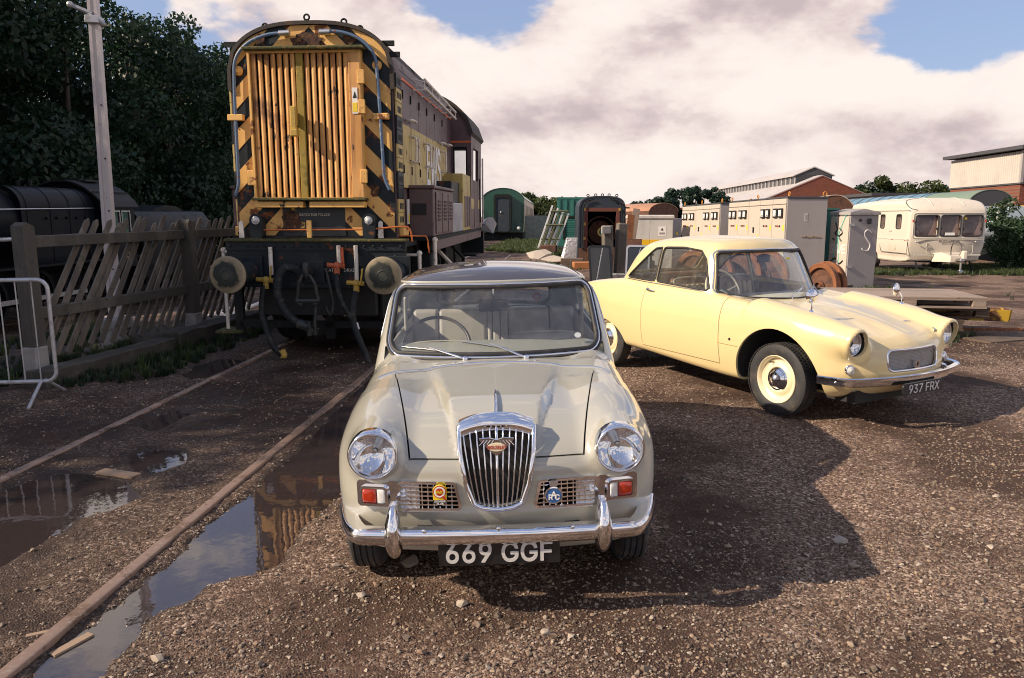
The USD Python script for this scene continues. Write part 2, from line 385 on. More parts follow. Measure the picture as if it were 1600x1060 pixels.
def shade(name, mesh, f, mat, parent, tol=4e-3, ang=25, label=None):
    "define a mesh whose normals come from the field f wherever the face lies along it (cut edges stay sharp)"
    if not isinstance(mesh, trimesh.Trimesh): mesh = unman(mesh)
    fs = f if isinstance(f, (list, tuple)) else [f]
    V, T = np.array(mesh.vertices), np.array(mesh.faces)
    fn = np.cross(V[T[:, 1]] - V[T[:, 0]], V[T[:, 2]] - V[T[:, 0]]); L = np.linalg.norm(fn, axis=1); ok = L > 1e-12
    T, fn = T[ok], fn[ok] / L[ok][:, None]
    C = V[T].reshape(-1, 3); N = np.repeat(fn, 3, 0); done = np.zeros(len(C), bool)
    for g_ in fs:
        g = fgrad(g_, C); gl = np.linalg.norm(g, axis=1); g = g / np.maximum(gl, 1e-9)[:, None]
        near = (np.abs(g_(*C.T)) / np.maximum(gl, 1e-6) < tol)
        dot = (g * np.repeat(fn, 3, 0)).sum(1)
        use = near & (np.abs(dot) > math.cos(math.radians(ang))) & ~done
        N[use] = g[use] * np.sign(dot[use])[:, None]; done |= use
    key = np.round(np.hstack([C * 1e4, N * 200])).astype(np.int64)
    _, first, inv = np.unique(key, axis=0, return_index=True, return_inverse=True)
    inv = inv.ravel()
    base = parent.GetPath().pathString if parent is not None else '/World'
    pm = UsdGeom.Mesh.Define(stage, numbered(base + '/' + name))
    pm.CreatePointsAttr(Vt.Vec3fArray.FromNumpy(C[first].astype(np.float32)))
    pm.CreateFaceVertexCountsAttr(Vt.IntArray.FromNumpy(np.full(len(T), 3, np.int32)))
    pm.CreateFaceVertexIndicesAttr(Vt.IntArray.FromNumpy(inv.astype(np.int32)))
    pm.CreateSubdivisionSchemeAttr('none')
    pm.CreateNormalsAttr(Vt.Vec3fArray.FromNumpy(N[first].astype(np.float32))); pm.SetNormalsInterpolation('vertex')
    UsdShade.MaterialBindingAPI.Apply(pm.GetPrim()).Bind(MAT[mat])
    return tag(pm.GetPrim(), label)
def hit(f, base, axis, lo, hi, n=400):
    "first place along an axis, going from lo to hi, where f turns negative; base rows give the other two coordinates"
    base = np.asarray(base, float); out = np.full(len(base), np.nan)
    ts = np.linspace(lo, hi, n)
    P_ = np.repeat(base[:, None], n, 1); P_[:, :, axis] = ts
    v = f(*P_.reshape(-1, 3).T).reshape(len(base), n)
    neg = v < 0; first = np.argmax(neg, 1)
    for i in range(len(base)):
        if not neg[i].any(): continue
        a = max(first[i], 1); va, vb = v[i, a - 1], v[i, a]
        out[i] = ts[a - 1] + (ts[a] - ts[a - 1]) * (va / (va - vb) if va != vb else 0)
    q = base.copy(); q[:, axis] = out
    return q[~np.isnan(out)]
def outline(poly, step=.02):
    L = poly.exterior.length; k = max(12, int(L / step))
    return np.array([poly.exterior.interpolate(t).coords[0] for t in np.linspace(0, L, k, endpoint=False)])
def tyre(ro, w, rim, n=56, grooves=4):
    "tyre cross-section turned round x (axle); ro outer radius, w width, rim radius"
    h = w / 2; q = [(rim, -h * .72), (rim + .010, -h * .86), (rim + (ro - rim) * .45, -h), (ro - .022, -h * .93), (ro - .007, -h * .80)]
    gx = np.linspace(-h * .72, h * .72, grooves * 2 + 1)
    for i, x in enumerate(gx):
        if i % 2: q += [(ro, x - .004), (ro - .007, x - .003), (ro - .007, x + .003), (ro, x + .004)]
        else: q += [(ro - .0015, x)] if i in (0, len(gx) - 1) else []
    q += [(ro - .007, h * .80), (ro - .022, h * .93), (rim + (ro - rim) * .45, h), (rim + .010, h * .86), (rim, h * .72)]
    return lathe([(r, z) for r, z in q] + [q[0]], 'x', n)
def letters(name, s, h, origin, xdir, ydir, mat, parent, depth=.002, bold=False, stretch=1.0):
    "lettering, one part per character"
    full = meshkit.text_mesh(s, h, depth, bold); W = full.bounds[1][0] - full.bounds[0][0]; x0 = full.bounds[0][0]
    for i, ch in enumerate(s):
        if ch == ' ': continue
        m = meshkit.text_mesh(ch, h, depth, bold)
        pre = meshkit.text_mesh(s[:i + 1], h, depth, bold)
        m.apply_translation([pre.bounds[1][0] - m.bounds[1][0] - x0 - W / 2, -h / 2, 0])
        m.apply_scale([stretch, 1, 1]); obj(name, aim(m, origin, xdir, ydir), mat, parent, smooth=False)
# ================================================================== the ground
RDIR = np.array([0.0664, 0.9978]); RNRM = np.array([0.9978, -0.0664])      # along / across the track
TRK = np.array([-2.26, 8.12])                                              # where the shunter's buffers stand
TRKROT = -3.808
HALF = 0.765
def lat(x, y): return (x - TRK[0]) * RNRM[0] + (y - TRK[1]) * RNRM[1]
def along(x, y): return (x - TRK[0]) * RDIR[0] + (y - TRK[1]) * RDIR[1]
def sstep(a, b, x):
    t = np.clip((x - a) / (b - a), 0, 1); return t * t * (3 - 2 * t)
def gpt(px, py, z=0.0):
    a = (px - 800) / FPX; b = -(py - 530) / FPX; p = math.radians(PITCH)
    d = np.array([a, math.cos(p) + b * math.sin(p), -math.sin(p) + b * math.cos(p)])
    return (d * (z - HCAM) / d[2])[:2]
PUD = [  # outlines of the standing water, (polygon, depth)
    ([(585, 588), (572, 640), (548, 690), (541, 730), (530, 775), (505, 800), (468, 822), (452, 850), (438, 875), (410, 890), (372, 893), (335, 905), (300, 925), (258, 945), (228, 968), (205, 995), (175, 1015), (140, 1062), (30, 1075), (80, 1020), (300, 845), (480, 690), (566, 600)], .055),
    ([(-60, 800), (0, 762), (95, 740), (150, 742), (188, 752), (200, 775), (165, 790), (120, 800), (90, 822), (50, 845), (-60, 905)], .05),
    ([(222, 655), (268, 642), (288, 645), (262, 658), (238, 668), (225, 664)], .035),
    ([(200, 708), (240, 700), (285, 706), (282, 722), (240, 735), (215, 726)], .03),
    ([(288, 582), (308, 568), (345, 560), (388, 562), (378, 574), (345, 580), (318, 590), (298, 592)], .06)]
PUDG = [(sg.Polygon([gpt(*q) for q in p]).buffer(0), d) for p, d in PUD]
def ground_macro(x, y):
    x = np.asarray(x, float); y = np.asarray(y, float)
    l = lat(x, y); r = l - HALF
    z = .075 * sstep(.25, 2.3, r) + .03 * sstep(3, 7, r)
    off = sstep(1.7, 3.2, np.abs(l))                     # the track keeps its level; the yard falls away behind
    z = z - off * .0185 * np.clip(y - 7.5, 0, 400)
    f = -l - 2.5                                         # beyond the fence the land drops to the far sidings
    z = z - .15 * sstep(0.2, 1.2, f) - 1.0 * sstep(2.2, 8, f) * sstep(4, 9, y)
    return z
def puddle_dip(x, y, ragged):
    import shapely
    out = np.zeros(x.size); xr, yr, rg = x.ravel(), y.ravel(), ragged.ravel()
    pts = shapely.points(xr, yr)
    for g, d in PUDG:
        b = g.bounds
        sel = (xr > b[0] - .4) & (xr < b[2] + .4) & (yr > b[1] - .4) & (yr < b[3] + .4)
        if not sel.any(): continue
        dist = shapely.distance(g.exterior, pts[sel]); sd_ = np.where(shapely.contains(g, pts[sel]), dist, -dist) + rg[sel]
        out[sel] = np.maximum(out[sel], sstep(-.10, .10, sd_))
    return out.reshape(x.shape)
WATER = -0.020
def ground_z(x, y, fine=True):
    x = np.asarray(x, float); y = np.asarray(y, float)
    z = ground_macro(x, y)
    if fine:
        q = np.stack([x, y, 0 * x], -1)
        amp = 1.0
        z = z + .020 * (meshkit.fbm(q * 2.3, 3, 5) - .5) + .016 * (meshkit.fbm(q * 11, 3, 9) - .5) * 1.2
        l = lat(x, y)
        z = np.where(np.abs(l) < .72, z - .012 + .012 * (meshkit.fbm(q * 4, 2, 3)), z)
        pw = puddle_dip(x, y, .10 * (meshkit.fbm(q * 3.1, 3, 77) - .5) + .05 * (meshkit.fbm(q * 13, 2, 78) - .5))
        z = z * (1 - pw) + (-.052 + .022 * (meshkit.fbm(q * 5, 3, 12) - .5)) * pw
        # two wheel ruts and a scuffed hollow on the open gravel
        z = z - .012 * np.exp(-((l - 3.35) / .16) ** 2) * sstep(3, 4, y) - .010 * np.exp(-((x - 1.35 - .35 * (y - 3)) / .2) ** 2)
    return z
def axis(lo, hi, fine_lo, fine_hi, step, grow=1.09):
    a = list(np.arange(fine_lo, fine_hi + 1e-6, step)); s = step
    while a[-1] < hi: s = min(s * grow, 60); a.append(a[-1] + s)
    s = step
    while a[0] > lo: s = min(s * grow, 60); a.insert(0, a[0] - s)
    return np.array(a)
_gx = axis(-700, 700, -5.2, 4.8, .026, 1.06); _gy = axis(-60, 1500, 2.2, 8.6, .026, 1.05)
_GX, _GY = np.meshgrid(_gx, _gy)
_GZ = ground_z(_GX, _GY)
def _ground_look():
    N = {'g': ('geometry', {}), 'p': ('principled_bsdf', {'roughness': .9, 'specular_ior_level': .25}),
         'big': ('noise_texture', {'scale': .75, 'detail': 5.0, 'roughness': .6}), 'mid': ('noise_texture', {'scale': 7.0, 'detail': 7.0, 'roughness': .65}),
         'v1': ('voronoi_texture', {'scale': 75.0, 'randomness': 1.0}), 'v2': ('voronoi_texture', {'scale': 165.0, 'randomness': 1.0}),
         'e1': ('voronoi_texture', {'feature': 'distance_to_edge', 'scale': 75.0}),
         'sep': ('separate_color', {}), 'sep2': ('separate_color', {}),
         'r1': ('rgb_ramp', {'ramp': [(0, (.042, .025, .018)), (.35, (.115, .071, .050)), (.6, (.21, .137, .099)), (.85, (.34, .245, .186)), (1, (.52, .41, .33))]}),
         'r2': ('rgb_ramp', {'ramp': [(0, (.034, .020, .014)), (.5, (.100, .061, .043)), (.8, (.19, .124, .090)), (1, (.36, .26, .195))]}),
         'mud': ('rgb_ramp', {'ramp': [(0.25, (.030, .017, .012)), (.6, (.066, .038, .027)), (.85, (.112, .067, .048))]}),
         'mg': ('map_range', {'range_type': 'smoothstep', 'from_min': .42, 'from_max': .58, 'to_min': 0.05, 'to_max': 1.0, 'clamp': True}),
         'm12': ('mix_color', {'fac': .5}), 'mm': ('mix_color', {}), 'sc': ('math', {'math_type': 'less_than', 'value2': .55}),
         'hz': ('separate_xyz', {}), 'wet': ('map_range', {'range_type': 'smoothstep', 'from_min': -.03, 'from_max': .012, 'to_min': 1.0, 'to_max': 0.0, 'clamp': True}),
         'wm': ('mix_color', {'blend_type': 'mix', 'b': (.020, .0135, .0095)}), 'wr': ('mix_float', {'a': .9, 'b': .28}),
         'wq': ('map_range', {'from_min': 0.0, 'from_max': 1.0, 'to_min': 0.0, 'to_max': 0.85}),
         'near': ('map_range', {'range_type': 'smoothstep', 'from_min': 9.0, 'from_max': 13.0, 'to_min': 1.0, 'to_max': 0.0, 'clamp': True}), 'wn': ('math', {'math_type': 'multiply'}),
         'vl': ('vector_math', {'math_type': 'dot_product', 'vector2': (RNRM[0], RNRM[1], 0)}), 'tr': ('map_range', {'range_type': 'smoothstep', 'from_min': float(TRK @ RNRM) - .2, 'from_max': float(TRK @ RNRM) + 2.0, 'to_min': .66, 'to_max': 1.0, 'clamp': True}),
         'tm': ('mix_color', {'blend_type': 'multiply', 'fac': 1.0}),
         'h1': ('math', {'math_type': 'multiply_add', 'value2': .8, 'value3': 0.0}), 'ha': ('math', {'math_type': 'add'}),
         'b': ('bump', {'strength': .9, 'distance': .012})}
    L = [('g.position', k + '.vector') for k in ('big', 'mid', 'v1', 'v2', 'e1')]
    L += [('v1.color', 'sep.color'), ('v2.color', 'sep2.color'), ('sep.r', 'r1.fac'), ('sep2.r', 'r2.fac'), ('sep.g', 'sc.value1'), ('sc.value', 'm12.fac'),
          ('r2.color', 'm12.a'), ('r1.color', 'm12.b'), ('mid.fac', 'mud.fac'), ('big.fac', 'mg.value'), ('mg.result', 'mm.fac'), ('mud.color', 'mm.a'), ('m12.result', 'mm.b'),
          ('g.position', 'hz.vector'), ('hz.z', 'wet.value'), ('hz.y', 'near.value'), ('near.result', 'wn.value1'), ('wet.result', 'wn.value2'), ('wn.value', 'wq.value'), ('wq.result', 'wm.fac'), ('mm.result', 'wm.a'), ('wm.result', 'tm.a'), ('tm.result', 'p.base_color'),
          ('wq.result', 'wr.fac'), ('wr.result', 'p.roughness'),
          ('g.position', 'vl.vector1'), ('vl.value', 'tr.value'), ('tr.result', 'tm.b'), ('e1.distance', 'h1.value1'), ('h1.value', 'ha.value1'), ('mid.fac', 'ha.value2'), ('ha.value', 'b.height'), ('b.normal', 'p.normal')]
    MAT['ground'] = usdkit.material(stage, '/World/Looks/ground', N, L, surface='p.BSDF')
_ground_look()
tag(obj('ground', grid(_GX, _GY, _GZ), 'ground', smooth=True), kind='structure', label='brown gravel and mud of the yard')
def _water_look():
    N = {'g': ('geometry', {}), 'n': ('noise_texture', {'scale': 9.0, 'detail': 3.0}), 'b': ('bump', {'strength': .03, 'distance': .02}),
         'r': ('glossy_bsdf', {'color': (1, 1, 1), 'roughness': .01}), 't': ('transparent_bsdf', {'color': (.42, .33, .25)}), 'd': ('diffuse_bsdf', {'color': (.052, .038, .037)}), 'mu': ('mix_closure', {'fac': .55}), 'f': ('fresnel', {'IOR': 1.95}), 'm': ('mix_closure', {})}
    L = [('g.position', 'n.vector'), ('n.fac', 'b.height'), ('b.normal', 'r.normal'), ('b.normal', 'f.normal'), ('f.fac', 'm.fac'), ('t.BSDF', 'mu.closure1'), ('d.BSDF', 'mu.closure2'), ('mu.closure', 'm.closure1'), ('r.BSDF', 'm.closure2')]
    MAT['water'] = usdkit.material(stage, '/World/Looks/water', N, L, surface='m.closure')
_water_look()
for i, (g, d) in enumerate(PUDG):
    gg = g.buffer(.16).simplify(.01)
    w = trimesh.creation.triangulate_polygon(gg, engine='earcut')
    v = np.column_stack([np.array(w[0]), np.full(len(w[0]), WATER)])
    fz = np.array(w[1]); m = trimesh.Trimesh(v, fz, process=False)
    if m.face_normals[0][2] < 0: m.invert()
    tag(obj('puddle', m, 'water', smooth=False), kind='structure')
# ================================================================== materials
look('putty_paint', (.335, .325, .275), .3, coat=1.0, coat_roughness=.012, coat_ior=1.65, spots=[(2.5, .45, .8, (.32, .31, .262), None)])
look('roof_paint', (.05, .046, .05), .22, coat=1.0, coat_roughness=.02, coat_ior=1.7)
look('cream_paint', (.645, .515, .265), .32, coat=1.0, coat_roughness=.02, spots=[(2.2, .45, .8, (.62, .495, .252), None)])
look('chrome', (.83, .83, .85), .05, metal=1.0, spots=[(14, .55, .8, (.62, .58, .54), .16)])
look('dull_steel', (.55, .55, .55), .35, metal=1.0, spots=[(20, .5, .75, (.35, .30, .26), .5)])
look('rubber', (.018, .018, .02), .62, spots=[(12, .5, .8, (.06, .05, .042), .85)])
look('tyre', (.022, .022, .024), .7, spots=[(9, .45, .75, (.075, .062, .05), .9)], bump=(60, .2, .004))
look('black_plastic', (.012, .012, .014), .4)
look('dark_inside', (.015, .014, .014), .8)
look('grey_vinyl', (.42, .385, .34), .45, bump=(90, .15, .002), spots=[(5, .4, .8, (.35, .32, .28), None)])
look('tan_vinyl', (.36, .27, .17), .5)
look('brown_vinyl', (.16, .085, .045), .45)
look('headlining', (.52, .47, .37), .8)
look('orange_lens', (.50, .035, .006), .12, coat=1.0, transmission_weight=.35)
look('clear_lens', (.9, .9, .88), .12, coat=1.0, transmission_weight=.5)
look('plate_black', (.012, .012, .013), .35)
look('plate_silver', (.56, .54, .51), .45)
look('white_letter', (.75, .73, .70), .5)
look('badge_blue', (.02, .10, .28), .3, coat=1.0)
look('badge_yellow', (.75, .55, .03), .35)
look('badge_red', (.45, .03, .02), .35)
look('badge_cream', (.75, .66, .45), .35)
look('paper_white', (.72, .70, .66), .7)
look('ivory', (.72, .63, .45), .35, coat=.6)
glass('screen_glass', (.93, .95, .95), 1.5, dust=.03, dustcol=(.55, .52, .50), streak=True)
glass('side_glass', (.90, .92, .92), 1.5, dust=.05)
MATG = None
def _lens():
    N = {'tc': ('texture_coordinate', {}), 'w': ('wave_texture', {'wave_type': 'bands', 'bands_direction': 'x', 'scale': 26.0}), 'b': ('bump', {'strength': .35, 'distance': .004}),
         't': ('transparent_bsdf', {'color': (.97, .98, .98)}), 'g': ('glossy_bsdf', {'roughness': .02}), 'lw': ('layer_weight', {'blend': .5}), 'f': ('math', {'math_type': 'multiply_add', 'value2': .35, 'value3': .05}), 'm': ('mix_closure', {})}
    L = [('tc.object', 'w.vector'), ('w.fac', 'b.height'), ('b.normal', 'g.normal'), ('b.normal', 'lw.normal'), ('lw.facing', 'f.value1'), ('f.value', 'm.fac'), ('t.BSDF', 'm.closure1'), ('g.BSDF', 'm.closure2')]
    MAT['lens_glass'] = usdkit.material(stage, '/World/Looks/lens_glass', N, L, surface='m.closure')
_lens()
look('rim_cream', (.70, .60, .40), .35, coat=.8)
look('mirror_bowl', (.88, .88, .9), .03, metal=1.0)
# ================================================================== the putty coloured saloon in the middle
# its own frame: x to the right seen from the front, y towards its tail, z up, origin under the front axle
def build_saloon():
    car = thing('small_saloon', 'putty grey small saloon with a tall chrome grille facing the viewer beside the puddle', 'car', (-.06, 3.40, .055), (0, -1.2, 1.5))
    k1 = .14
    def T(a, y):                       # height of bonnet and wing tops
        t = np.clip((y + .5) / .92, 0, 1.0)
        z = .785 + .098 * t - .016 * t * (1 - t)
        z = z - .10 * np.clip(a / .6, 0, 2) ** 2 * (.55 - .2 * t)
        rid = .158 + .165 * t                                              # the two creases that spread from the grille
        lift = .048 * (1 - .93 * t) ** 1.0
        z = z + lift * (1 - sstep(rid - .008 - .02 * t, rid + .018 + .03 * t, a))
        z = z + (.052 - .030 * t) * np.exp(-((a - .525) / .125) ** 2)       # wing crown
        z = z - .16 * sstep(2.25, 2.75, y) ** 2
        return z + .065 * sstep(.46, .80, y)
    def body(x, y, z):
        a = np.sqrt(x * x + 1e-6)
        zz = np.clip(z, .1, 1)
        yf = -.553 + .055 * (a / .5) ** 2 + .045 * np.clip((.52 - zz) / .2, 0, 2) ** 2 + .16 * np.clip((zz - .60) / .2, 0, 2) ** 2
        front = (yf - y) * .97
        W = .700 - .030 * np.clip((.50 - zz) / .25, 0, 2) ** 2 - .045 * np.clip((zz - .55) / .3, 0, 2) ** 1.6 - .05 * np.clip((-y - .05) / .5, 0, 1.2) ** 2 - .10 * np.clip((y - 1.7) / 1.1, 0, 1.3) ** 2
        side = a - W
        top = (z - T(a, y)) * .97
        rear = y - (2.70 - .10 * np.abs((zz - .5) / .3) ** 2 - .08 * (a / .6) ** 2)
        f = smax(front, side, .22); f = smax(f, top, .13); f = smax(f, rear, .16)
        f = smax(f, .235 - z, .05)
        # headlamp nacelle: a short drum flowing into the wing
        rr = np.sqrt((a - .492) ** 2 + (z - .702) ** 2)
        pod = smax(rr - (.098 + .10 * np.clip(y + .53, -1, .5)), smax(-.520 - y, y - .12, .02), .02)
        f = smin(f, pod, .075)
        return f
    M = man(nets(body, (-.80, -.72, .15), (.80, 2.85, 1.05), .0185))
    Min = man(nets(lambda x, y, z: body(x, y, z) + .022, (-.80, -.72, .15), (.80, 2.85, 1.05), .03, 2))
    # wheel arches, cabin well
    for yy in (0, 2.036):
        M -= man(cyl((-.9, yy, .265), (.9, yy, .265), .312, n=48)) ^ (man(box(-.9, -.47, yy - .4, yy + .4, -.1, .66)) + man(box(.47, .9, yy - .4, yy + .4, -.1, .66)))
    well = man(box(-.60, .60, .72, 2.20, .30, 1.2))
    M -= well
    # bonnet shut lines
    def trap(e): return sg.Polygon([(-.345 - e, -.9), (.345 + e, -.9), (.345 + e, -.52), (.492 + e, .245 + e), (.40 + e, .285 + e), (.25, .325 + e), (0, .345 + e), (-.25, .325 + e), (-.40 - e, .285 + e), (-.492 - e, .245 + e), (-.345 - e, -.52)])
    pin = man(tf(plate(trap(0), .5), (0, 0, .675))); pout = man(tf(plate(trap(.0072), .5), (0, 0, .6685)))
    bon = (M - Min) ^ pin
    M = M - (pout - Min)
    # the mouth behind the grille and the side grilles
    gr = [(-.152, .790), (-.08, .815), (0, .822), (.08, .815), (.152, .790), (.147, .70), (.126, .58), (.096, .497), (.06, .482), (0, .476), (-.06, .482), (-.096, .497), (-.126, .58), (-.147, .70)]
    G = sg.Polygon(gr)
    M -= man(plate_xz(G.buffer(-.004), -.9, -.40)); bon -= man(plate_xz(G.buffer(.004), -.9, -.40))
    SG = []
    for s in (-1, 1):
        q = sg.Polygon([(s * .150, .478), (s * .172, .583), (s * .395, .583), (s * .395, .473)]).buffer(-.012).buffer(.012)
        SG.append(q); M -= man(plate_xz(q, -.9, -.44))
    for s in (-1, 1): M -= man(cyl((s * .492, -.8, .702), (s * .492, -.455, .702), .0915, n=48))
    # door shut lines on both sides
    for s in (-1, 1):
        for yy in (.585, 1.30):
            M -= man(box(s * .75, s * .665, yy - .0025, yy + .0025, .30, .90))
    shade('body', M - Min, [body, lambda x, y, z: body(x, y, z) + .022], 'putty_paint', car)
    obj('inner_structure', unman((M - pout) ^ Min), 'dark_inside', car, False)
    shade('bonnet', bon, [body, lambda x, y, z: body(x, y, z) + .022], 'putty_paint', car)
    # ---- cabin
    def cab(x, y, z):
        a = np.sqrt(x * x + 1e-6)
        roof = z - (1.335 - .055 * ((y - 1.35) / .75) ** 2 - .055 * (a / .55) ** 2 - .02 * (a / .58) ** 6)
        side = (a - (.655 - .19 * (z - .88) - .05 * np.clip(.93 - z, 0, 1))) * .97
        n = np.array([-.36, -.0, .93])
        ws = ((.440 + .16 * (a / .6) ** 2 + (z - .875) * 1.04) - y) * .69
        rear = (y - (2.42 - (z - .9) * .62 - .12 * (a / .6) ** 2)) * .85
        f = smax(roof, side, .11); f = smax(f, ws, .075); f = smax(f, rear, .16)
        return smax(f, .80 - z, .01)
    lo, hi = (-.76, .30, .74), (.76, 2.55, 1.40)
    C0 = man(nets(cab, lo, hi, .0185)); C1 = man(nets(lambda x, y, z: cab(x, y, z) + .020, lo, hi, .024))
    shell = C0 - C1 - man(box(-.60, .60, .55, 2.3, .70, .93))
    WS = sg.Polygon([(-.566, .912), (.566, .912), (.538, 1.222), (-.538, 1.222)]).buffer(-.055).buffer(.055, quad_segs=8)
    RW = rrect(-.43, .43, .955, 1.165, .05)
    SF = sg.Polygon([(.80, .94), (.985, 1.19), (1.27, 1.20), (1.27, .93)]).buffer(-.02).buffer(.02)
    SR = sg.Polygon([(1.33, .93), (1.33, 1.20), (1.92, 1.185), (2.06, .955)]).buffer(-.03).buffer(.03)
    cutW, cutR = man(plate_xz(WS, .2, 1.2)), man(plate_xz(RW, 1.85, 2.8))
    cutS = man(plate_yz(SF, -.9, .9)) + man(plate_yz(SR, -.9, .9))
    pane = man(nets(lambda x, y, z: cab(x, y, z) + .008, lo, hi, .03)) - man(nets(lambda x, y, z: cab(x, y, z) + .0125, lo, hi, .03))
    fg = [lambda x, y, z: cab(x, y, z) + .008, lambda x, y, z: cab(x, y, z) + .0125]
    shell = shell - cutW - cutR - cutS
    lid = man(hullmesh([(sx * .8, y, z) for sx in (-1, 1) for y, z in ((.3, 1.268), (.3, 1.6), (2.7, 1.6), (2.7, 1.205))]))
    roof = shell ^ lid; low = shell - lid
    ff = [cab, lambda x, y, z: cab(x, y, z) + .020]
    shade('roof', roof, ff, 'roof_paint', car)
    shade('pillars', low, ff, 'putty_paint', car)
    shade('windscreen', pane ^ cutW, fg, 'screen_glass', car)
    shade('rear_window', pane ^ cutR, fg, 'side_glass', car)
    for s in (-1, 1):
        half = man(box(0 if s > 0 else -.9, .9 if s > 0 else 0, .2, 2.7, .7, 1.4))
        shade('side_window', (pane ^ cutS) ^ half, fg, 'side_glass', car)
    # window rubbers and bright strips
    o = outline(WS.buffer(.006), .02); p = hit(cab, np.column_stack([o[:, 0], 0 * o[:, 0], o[:, 1]]), 1, .2, 1.2)
    obj('screen_rubber', tube(p + [0, -.001, 0], .0125, 8, True), 'rubber', car, True)
    o = outline(WS.buffer(.019), .02); p = hit(cab, np.column_stack([o[:, 0], 0 * o[:, 0], o[:, 1]]), 1, .2, 1.2)
    obj('screen_trim', tube(p + [0, -.003, 0], .0068, 8, True), 'chrome', car, True)
    o = outline(WS.buffer(.031), .02); p = hit(cab, np.column_stack([o[:, 0], 0 * o[:, 0], o[:, 1]]), 1, .2, 1.2)
    obj('screen_rubber', tube(p, .0062, 8, True), 'rubber', car, True)
    o = outline(RW, .02); p = hit(cab, np.column_stack([o[:, 0], 0 * o[:, 0] + 2.6, o[:, 1]]), 1, 2.6, 1.7)
    obj('rear_rubber', tube(p + [0, -.012, 0], .015, 8, True), 'rubber', car, True)
    for S in (SF, SR):
        o = outline(S, .03)
        for s in (-1, 1):
            p = hit(cab, np.column_stack([0 * o[:, 0] + s * .8, o]), 0, s * .8, 0)
            obj('side_window_trim', tube(p, .007, 6, True), 'dull_steel', car, True)
    # roof gutter all round
    gp = []
    for t in np.linspace(0, 2 * PI, 140, endpoint=False):
        d = np.array([math.cos(t), math.sin(t)]); y0 = 1.40
        lo_, hi_ = 0, 1.6
        for _ in range(30):
            mid = (lo_ + hi_) / 2; yy = y0 + d[1] * mid; zz = 1.268 - .063 / 2.4 * (yy - .3)
            if cab(np.array([d[0] * mid]), np.array([yy]), np.array([zz]))[0] < 0: lo_ = mid
            else: hi_ = mid
        yy = y0 + d[1] * lo_; gp.append((d[0] * (lo_ + .004), yy, 1.268 - .063 / 2.4 * (yy - .3)))
    obj('gutter', tube(gp, .0085, 8, True), 'putty_paint', car, True)
    # chrome strip and vents at the foot of the screen
    xs = np.linspace(-.575, .575, 60); q = hit(lambda x, y, z: body(x, y, z), np.column_stack([xs, .365 - .125 * (np.abs(xs) / .56) ** 2.2, 0 * xs]), 2, 1.1, .5)
    obj('scuttle_strip', tube(q + [0, 0, .002], .0055, 6), 'chrome', car, True)
    # ---- lamps
    for s in (-1, 1):
        c = np.array([s * .492, -.528, .702])
        T_ = lambda m: tf(m, c, (90, 0, 0))                               # +z of the lathe looks forward (-y)
        L = obj('headlamp', T_(lathe([(.1015, -.055), (.1025, -.01), (.1005, .012), (.094, .024), (.0885, .020), (.0875, .006), (.085, .004)], 'z', 48)), 'chrome', car, True)
        obj('lamp_bowl', T_(lathe([(max(.0001, .088 * q), .004 - .060 * (1 - q * q)) for q in np.linspace(1, 0, 12)], 'z', 40)), 'mirror_bowl', L, True)
        obj('lamp_bulb', T_(lathe([(.0001, -.018), (.007, -.022), (.009, -.05)], 'z', 16)), 'dull_steel', L, True)
        obj('lamp_glass', T_(lathe([(.088, .008), (.075, .022), (.05, .033), (.025, .0385), (.0001, .040)], 'z', 48)), 'lens_glass', L, True)
        # indicator and its plated housing
        yf = -.553 + .055 * (.5 / .5) ** 2
        hs = rrect(s * .50 - .058, s * .50 + .058, .486, .568, .02)
        H = obj('indicator_housing', mfront(plate_xz(rrect(s * .485 - .085, s * .485 + .085, .478, .590, .018).difference(sg.box(min(s * .395, s * .2), .4, max(s * .395, s * .2), .7)), -.012, .02), s, yf, .485), 'chrome', car)
        obj('indicator_rim', mfront(plate_xz(hs.difference(hs.buffer(-.010)), -.026, -.008), s, yf, .5), 'chrome', H)
        inn = hs.buffer(-.009)
        sp = s * .50 - s * .012
        far = inn.intersection(sg.box(min(sp, s * .8), .4, max(sp, s * .8), .7)); nearp = inn.intersection(sg.box(min(sp, s * .3), .4, max(sp, s * .3), .7))
        obj('indicator_lens', mfront(pillow(far.buffer(-.001)), s, yf, .5), 'orange_lens', H, 60)
        obj('side_lamp_lens', mfront(pillow(nearp.buffer(-.001)), s, yf, .5), 'clear_lens', H, 60)
        # side grille: frame, cross bars, dark behind
        q = SG[0 if s < 0 else 1]
        F = obj('side_grille', mfront(plate_xz(q.buffer(.008).difference(q.buffer(-.004)), -.016, .02), s, -.548, .28), 'chrome', car)
        obj('grille_backing', mfront(plate_xz(q.buffer(.006), .030, .034), s, -.548, .28), 'dark_inside', F)
        hb = MB(); vb = MB()
        for i in range(1, 6):
            z = .473 + .110 * i / 6
            hb += plate_xz(sg.box(min(s * .14, s * .40), z - .0028, max(s * .14, s * .40), z + .0028).intersection(q), -.010, .012)
        for i in range(1, 10):
            x = s * (.16 + .024 * i)
            vb += plate_xz(sg.box(x - .0022, .46, x + .0022, .60).intersection(q), -.006, .010) if sg.box(x - .0022, .46, x + .0022, .60).intersection(q).area > 0 else box(0, .001, 0, .001, .5, .501)
        obj('grille_bar', mfront(hb.mesh(), s, -.548, .28), 'chrome', F)
        obj('grille_bar', mfront(vb.mesh(), s, -.548, .28), 'chrome', F)
        pl = sg.box(min(s * .315, s * .40), .46, max(s * .315, s * .40), .6).intersection(q)      # blanked outer end
        obj('blanking_plate', mfront(plate_xz(pl, -.003, .005), s, -.548, .28), 'dull_steel', F)
        # overrider
        prof = []
        ov = []
